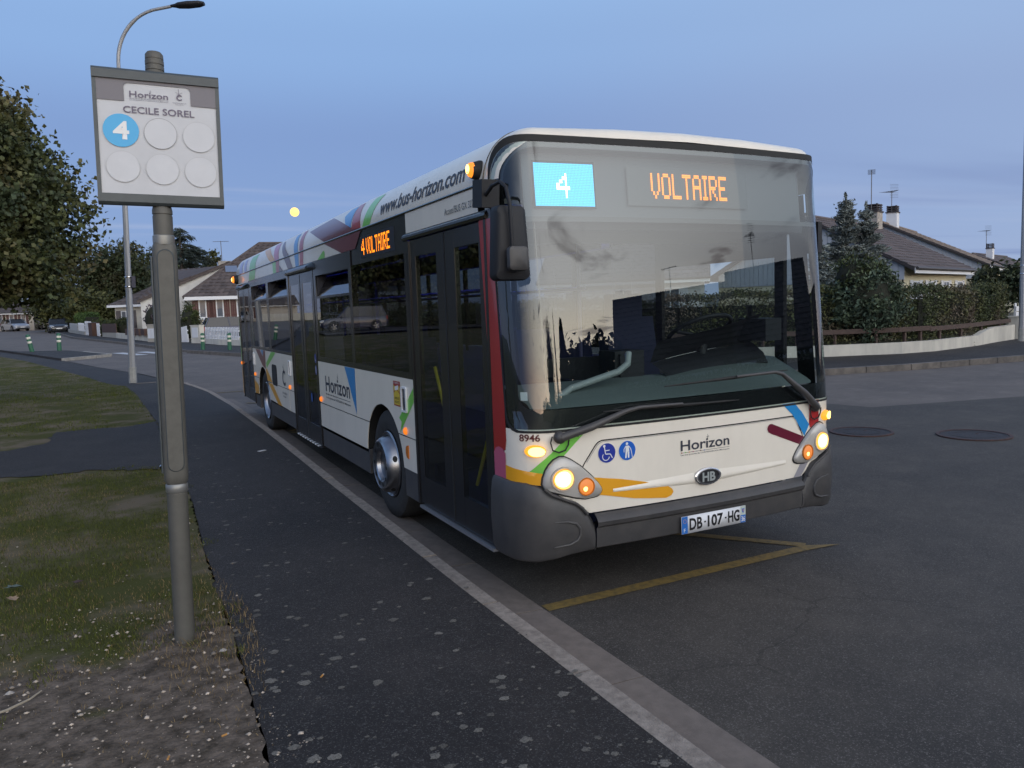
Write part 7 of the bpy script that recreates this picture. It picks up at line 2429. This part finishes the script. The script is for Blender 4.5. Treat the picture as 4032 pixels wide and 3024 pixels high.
for k in range(7):
    zt = 0.98 + 0.12 * k / 7
    B().span((0.11 * k + 0.01, -0.012, 0.12), (0.11 * k + 0.088, 0.012, zt)).build('picket', M_WHITEW, gt)
B().span((0, 0.013, 0.10), (0.8, 0.04, 0.60)).build('lower_panel', M_WHITEW, gt)
B().span((0, 0.013, 0.78), (0.8, 0.04, 0.85)).build('rail', M_WHITEW, gt)
t = post('gate_pillar', 'pale gate pillar with two meter boxes left of the stop sign post', 'pillar', -1.25, 48.9, 0.75, 0.5, 1.15, M_WALLB, R(-55), cap=0.06)
for k in range(2):
    B().span((-0.32 + 0.3 * k, -0.27, 0.35), (-0.05 + 0.3 * k, -0.252, 0.95)).build('meter_box', M_WHITEW, t)
wall_run('garden_wall', 'low pale wall with brown panels left of the gate pillar', 'wall', [(-1.5, 49.6), (-2.72, 56.0), (-3.4, 59.5)], -0.1, 0.50, -0.16, M_WALLW)
wall_run('garden_wall', 'low beige wall farther along with brown panels', 'wall', [(-3.4, 59.6), (-4.35, 64.4)], -0.1, 0.52, -0.16, M_WALLB)
t = thing('board_fence', 'brown board fence panel on the low wall before the cream house', 'fence', (-3.35, 59.4, terr(-3.3, 59.4)), math.atan2(5.0, -1.0))
for k in range(14):
    B().span((0.36 * k, -0.02, 0.52), (0.36 * k + 0.34, 0.02, 1.18)).build('board', M_BROWNW, t)
b_ = B()
t = thing('flower_boxes', 'row of brown planters on the low wall before the cream house', 'planter', (-1.6, 50.0, terr(-1.6, 50)), math.atan2(6.0, -1.15))
for k in range(4):
    B().span((0.3 + 1.5 * k, -0.1, 0.5), (1.3 + 1.5 * k, 0.15, 0.92)).build('planter_box', M_BROWNW, t)
t = post('gate_pillar', 'brown pillar between white gates up the street', 'pillar', -4.95, 67.6, 0.75, 0.6, 1.15, M_BROWNW, R(-70))
pickets('picket_fence', 'short white gate beside the brown pillar, nearer side', (-4.75, 66.6), (-4.5, 65.0), 6, 0.15, 1.15, 0.16, M_WHITEW)
pickets('picket_fence', 'tall white gate beside the brown pillar, farther side', (-5.7, 71.2), (-5.15, 68.6), 8, 0.12, 1.30, 0.17, M_WHITEW)
pickets('picket_fence', 'white picket fence panel up the street before the far hedge', (-6.4, 76.3), (-5.75, 71.6), 15, 0.35, 1.12, 0.16, M_WHITEW)
wall_run('garden_wall', 'low beige wall below the far white fence panels', 'wall', [(-5.78, 71.5), (-6.42, 76.2), (-7.4, 83.0), (-7.7, 86.5)], -0.1, 0.42, -0.16, M_WALLB)
pickets('picket_fence', 'grey white fence panel beside the dark parked car', (-7.35, 82.8), (-6.45, 76.5), 18, 0.42, 1.05, 0.28, mat('greyed_white_wood', (0.42, 0.42, 0.42), 0.7))
t = thing('waste_bin', 'dark wheeled bin behind the white gate up the street', 'bin', (-5.05, 70.2, terr(-5, 70)))
B().box((0, 0, 0.55), (0.55, 0.6, 1.0)).build('bin_body', M_DARKP, t)
B().box((0, 0, 1.10), (0.62, 0.7, 0.12), (0.1, 0, 0)).build('bin_lid', M_DARKP, t)
for lab, pts in (('low white wall left of the silver car up the street', [(-24, 103), (-16.8, 106.5)]), ('low white wall between the silver and white cars', [(-13.6, 111.5), (-11.9, 119.5)])):
    wall_run('garden_wall', lab, 'wall', pts, -0.1, 1.0, 0.2, M_WALLW)
# a fence and house seen only mirrored in the side windows
pickets('picket_fence', 'white picket fence beyond the lawn on the far left', (-19.5, 56.5), (-15.0, 58.0), 24, 0.1, 1.05, 0.12, M_WHITEW)

# ---------------------------------------------------------------- hedges and shrubs
def hedge(name, label, pts, w_, h_, m, dens=420, leaf=0.10, z=None, seedk=0):
    """clipped hedge: leaves over the faces and a dark core, following a line"""
    t = thing(name, label, 'hedge', (0, 0, 0))
    P_, cb = [], B()
    for (x0, y0), (x1, y1) in zip(pts[:-1], pts[1:]):
        d = math.hypot(x1 - x0, y1 - y0)
        ux, uy = (x1 - x0) / d, (y1 - y0) / d
        nx, ny = -uy, ux
        n_ = int(dens * d * (2 * h_ + w_) / 2.5)
        s_ = rng.uniform(0, d, n_)
        side = rng.random(n_)
        ff = (2 * h_) / (2 * h_ + w_)
        hz_ = np.where(side < ff, rng.uniform(0.0, 1.0, n_) * h_, h_ + rng.normal(size=n_) * 0.04)
        nn = np.where(side < ff, np.where(rng.random(n_) < 0.5, -1, 1) * w_ / 2 + rng.normal(size=n_) * 0.06, rng.uniform(-w_ / 2, w_ / 2, n_))
        wob = 0.10 * np.sin(s_ * 2.1 + x0) + 0.07 * np.sin(s_ * 5.3 + y0)
        hz_ = hz_ * (1 + 0.06 * np.sin(s_ * 1.3 + y0) + 0.03 * np.sin(s_ * 4.7)) + np.where(hz_ > h_ * 0.93, np.abs(rng.normal(size=n_)) * 0.07, 0)
        nn = nn + wob * np.sign(nn) * 0.6
        gx_, gy_ = x0 + ux * s_ + nx * nn, y0 + uy * s_ + ny * nn
        gz_ = np.array([terr(a, c) for a, c in zip(gx_, gy_)]) if z is None else np.full(n_, z)
        P_.append(np.stack([gx_, gy_, gz_ + hz_ + 0.02], 1))
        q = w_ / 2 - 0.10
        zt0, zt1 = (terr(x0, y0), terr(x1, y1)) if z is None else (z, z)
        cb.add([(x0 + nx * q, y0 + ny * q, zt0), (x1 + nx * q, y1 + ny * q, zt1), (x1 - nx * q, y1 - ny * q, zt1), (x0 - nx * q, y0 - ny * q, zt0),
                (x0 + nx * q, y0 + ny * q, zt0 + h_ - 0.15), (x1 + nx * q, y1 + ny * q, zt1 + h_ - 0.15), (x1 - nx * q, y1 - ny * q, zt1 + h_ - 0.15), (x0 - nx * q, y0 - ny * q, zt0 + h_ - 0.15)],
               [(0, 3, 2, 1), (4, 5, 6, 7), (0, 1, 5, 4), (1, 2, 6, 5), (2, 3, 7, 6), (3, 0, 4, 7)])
    cb.build('dark_core', M_CORE, t)
    o_ = leaf_mesh('foliage', np.concatenate(P_), leaf, m, t, aspect=0.5)
    o_['kind'] = 'stuff'
    return t


def bush(name, label, x, y, z, rx, ry, h_, m, n_cl=60, per=45, leaf=0.10, along=None, cat='bush'):
    t = thing(name, label, cat, (x, y, z))
    p_ = clumps(n_cl, per, (0, 0, h_ * 0.52), (rx * 0.92, ry * 0.92, h_ * 0.46), min(rx, ry) * 0.13, 0.7)
    p_ = p_[p_[:, 2] > 0.02]
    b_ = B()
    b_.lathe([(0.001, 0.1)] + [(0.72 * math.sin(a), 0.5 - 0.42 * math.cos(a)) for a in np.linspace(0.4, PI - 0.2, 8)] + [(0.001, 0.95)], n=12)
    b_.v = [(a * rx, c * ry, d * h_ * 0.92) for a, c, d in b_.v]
    b_.build('dark_core', M_CORE, t, smooth=60)
    o_ = leaf_mesh('foliage', p_, leaf, m, t, aspect=0.45)
    o_['kind'] = 'stuff'
    return t


hedge('hedge', 'long mixed green and brown hedge above the white wall on the right', [(23.9, 13.2), (20.2, 12.2), (17.5, 11.75), (16.4, 11.85), (14.4, 12.7), (13.1, 13.5), (11.9, 15.0), (10.4, 18.2), (8.7, 24.2), (7.2, 28.2)], 1.0, 1.76, L_HEDGE, 1500, 0.085, z=0.0)
bush('laurel_bush', 'tall dark laurel bush with glossy leaves rising out of the right hedge', 15.80, 11.72, 0.30, 1.15, 0.9, 2.50, L_LAUREL, 150, 60, 0.13)
bush('laurel_shoots', 'light green upright shoots on top of the laurel bush', 15.7, 11.9, 1.75, 0.95, 0.7, 1.25, L_BUSH, 45, 40, 0.10)
hedge('low_hedge', 'low green growth between the wooden rail and the white wall', [(21.5, 11.95), (20.2, 11.5), (17.5, 11.03), (16.3, 11.13), (14.1, 12.05), (12.7, 13.0)], 0.16, 0.66, L_HEDGE, 700, 0.075, z=0.0)


def spruce(name, label, x, y, z, h_, rad):
    t = thing(name, label, 'tree', (x, y, z))
    B().cyl((0, 0, 0), (0, 0, h_ * 0.97), 0.10, 0.015, 8).build('trunk', M_BARK, t, smooth=50)
    P_, A_ = [], []
    nt_ = int(h_ / 0.23)
    for k in range(nt_):
        f = k / nt_
        zz_ = h_ * (0.06 + 0.92 * f)
        R_ = rad * (1 - f) ** 0.85 * random.uniform(0.85, 1.1) + 0.06
        for j in range(int(13 - 5 * f)):
            a = random.uniform(0, 6.28)
            L_ = R_ * random.uniform(0.6, 1.15)
            jz_ = random.uniform(-0.12, 0.12)
            n_ = int(40 + 150 * L_)
            s_ = rng.uniform(0.1, 1, n_)
            w_ = 0.17 * (1 - s_ * 0.6)
            px_ = np.cos(a) * L_ * s_ - np.sin(a) * rng.normal(size=n_) * w_
            py_ = np.sin(a) * L_ * s_ + np.cos(a) * rng.normal(size=n_) * w_
            pz_ = zz_ + jz_ + 0.20 * L_ * s_ ** 2 - 0.16 * L_ * s_ + rng.normal(size=n_) * 0.03
            P_.append(np.stack([px_, py_, pz_], 1))
            A_.append(np.tile([math.cos(a), math.sin(a), 0.35], (n_, 1)))
    q = rng.random(60)
    P_.append(np.stack([rng.normal(size=60) * 0.02, rng.normal(size=60) * 0.02, h_ * (0.93 + 0.09 * q)], 1))
    A_.append(np.tile([0, 0, 1.0], (60, 1)))
    o_ = leaf_mesh('crown', np.concatenate(P_), 0.15, L_SPRUCE, t, aspect=0.28, along=np.concatenate(A_))
    o_['kind'] = 'stuff'
    return t


spruce('spruce_tree', 'blue spruce with the highest tip of the pair behind the hedge', 18.77, 14.98, 0, 5.1, 1.45)
spruce('spruce_tree', 'blue spruce with the lower tip, right one of the pair behind the hedge', 19.5, 14.75, 0, 4.8, 1.35)
spruce('spruce_tree', 'short bluish spruce close beside the bus windscreen edge', 17.55, 14.9, 0, 3.6, 1.1)
broad_tree('garden_tree', 'small dark leafy tree behind the hedge near the right lamp post', 28.2, 15.4, 2.9, 2.6, 0, L_BROAD, 60, 45, 0.2, 0.35, z=0.0)

bush('bush', 'round clipped green bush before the house with red shutters', 0.78, 49.6, terr(0.7, 49.6), 0.72, 0.7, 2.35, L_BUSH, 70, 45, 0.12)
bush('flowering_shrub', 'purple grey flowering shrub left of the stop sign post', -1.05, 54.4, terr(-1, 54) + 0.4, 0.75, 0.7, 2.2, L_FLOWER, 38, 18, 0.18)
bush('bush', 'dark bush at the left corner of the cream house', -2.85, 60.3, terr(-2.9, 60) + 0.1, 0.6, 0.6, 1.6, L_BROAD, 50, 40, 0.16)
hedge('hedge', 'bright green clipped hedge behind the far white fence', [(-6.3, 84.5), (-5.2, 75.5)], 1.2, 1.75, L_LIME, 300, 0.16)
hedge('hedge', 'olive clipped hedge behind the brown board fence', [(-4.7, 73.5), (-2.9, 63.5)], 1.0, 1.15, L_BUSH, 260, 0.16)
hedge('hedge', 'brown green hedge beyond the parked white car', [(-17.2, 112.5), (-14.0, 121.0)], 1.8, 2.4, L_OLIVE, 90, 0.32)
for (nm, lab, x, y, h_, wd, m_, lo, n1, n2, lf) in (
        ('broadleaf_tree', 'large dark broadleaf tree behind the cream house', -2.6, 101, 9.6, 11.0, L_BROAD, 0.14, 150, 70, 0.50),
        ('broadleaf_tree', 'dark broadleaf tree beside the cedar, right of the large one', 2.6, 104, 9.4, 8.0, L_BROAD, 0.2, 110, 60, 0.50),
        ('broadleaf_tree', 'low olive tree over the far hedge near the dark car', -7.8, 97, 4.4, 7.0, L_OLIVE, 0.05, 90, 60, 0.42),
        ('broadleaf_tree', 'low brownish tree left of the cream house', -5.2, 88, 4.0, 5.0, L_OLIVE, 0.08, 80, 60, 0.40),
        ('broadleaf_tree', 'dark bushy tree behind the far dark roof', -9.6, 118, 6.4, 7.0, L_BROAD, 0.05, 80, 60, 0.5),
        ('poplar_tree', 'narrow tree between the cedar and the house chimney', 6.7, 88, 8.6, 2.6, L_OLIVE, 0.15, 70, 60, 0.35),
        ('broadleaf_tree', 'dark tree across the road behind the viewer, left of the dark houses', 2.5, -34, 6.3, 8.0, L_BROAD, 0.02, 90, 60, 0.4),
        ('broadleaf_tree', 'lower dark tree across the road behind the viewer', 9.6, -23.4, 4.3, 4.4, L_BROAD, 0.02, 80, 60, 0.4)):
    broad_tree(nm, lab, x, y, h_, wd, 0, m_, n1, n2, lf, lo)

# the cedar with its ragged level branches
t = thing('cedar_tree', 'tall cedar with ragged drooping branches behind the stop sign post', 'tree', (3.2, 86, terr(3.2, 86)))
B().tube([(0, 0, -0.2), (0.1, 0, 4), (0, 0.1, 8), (0.05, 0, 10.6)], [0.34, 0.26, 0.15, 0.03], 8).build('trunk', M_BARK, t, smooth=50)
P_, A_, br = [], [], B()
for k in range(64):
    f = random.random() ** 0.8
    zz_ = 2.2 + 8.3 * f
    a = random.uniform(0, 6.28)
    L_ = (4.6 * (1 - f) ** 0.55 + 0.4) * random.uniform(0.55, 1.15)
    n_ = int(120 * L_ / 3)
    s_ = rng.uniform(0.12, 1, n_)
    up_ = random.uniform(0.0, 0.28)
    hgt = zz_ + L_ * (up_ * s_ - 0.30 * s_ ** 2.4)
    px_ = np.cos(a) * L_ * s_ - np.sin(a) * rng.normal(size=n_) * 0.28 * s_
    py_ = np.sin(a) * L_ * s_ + np.cos(a) * rng.normal(size=n_) * 0.28 * s_
    P_.append(np.stack([px_, py_, hgt + rng.normal(size=n_) * 0.07 - np.abs(rng.normal(size=n_)) * 0.12], 1))
    A_.append(np.stack([np.cos(a) * np.ones(n_), np.sin(a) * np.ones(n_), -0.45 * np.ones(n_)], 1))
    br.tube([(math.cos(a) * L_ * q, math.sin(a) * L_ * q, zz_ + L_ * (up_ * q - 0.30 * q ** 2.4)) for q in (0, .35, .7, 1)], [0.06, 0.045, 0.03, 0.01], 4)
br.build('branches', M_BARK, t)
o = leaf_mesh('crown', np.concatenate(P_), 0.60, L_CEDAR, t, aspect=0.11, along=np.concatenate(A_))
o['kind'] = 'stuff'

hedge('hedge', 'dark hedge across the road behind the viewer', [(-14, -33), (3, -31), (11.5, -25)], 1.2, 2.2, L_BROAD, 60, 0.3, z=0.0)

hedge('hedge', 'dark clipped hedge before the dark roofed houses across the road', [(1.5, -23.5), (6.5, -21.5), (10.8, -19.2), (15.0, -14.5), (17.5, -10.0)], 1.0, 2.1, L_BROAD, 120, 0.2, z=0.0)

hedge('hedge', 'tall dark hedge on the far left, mirrored behind the blue crossover', [(-27, 48.5), (-12.6, 53.6)], 1.2, 2.7, L_BROAD, 120, 0.25)
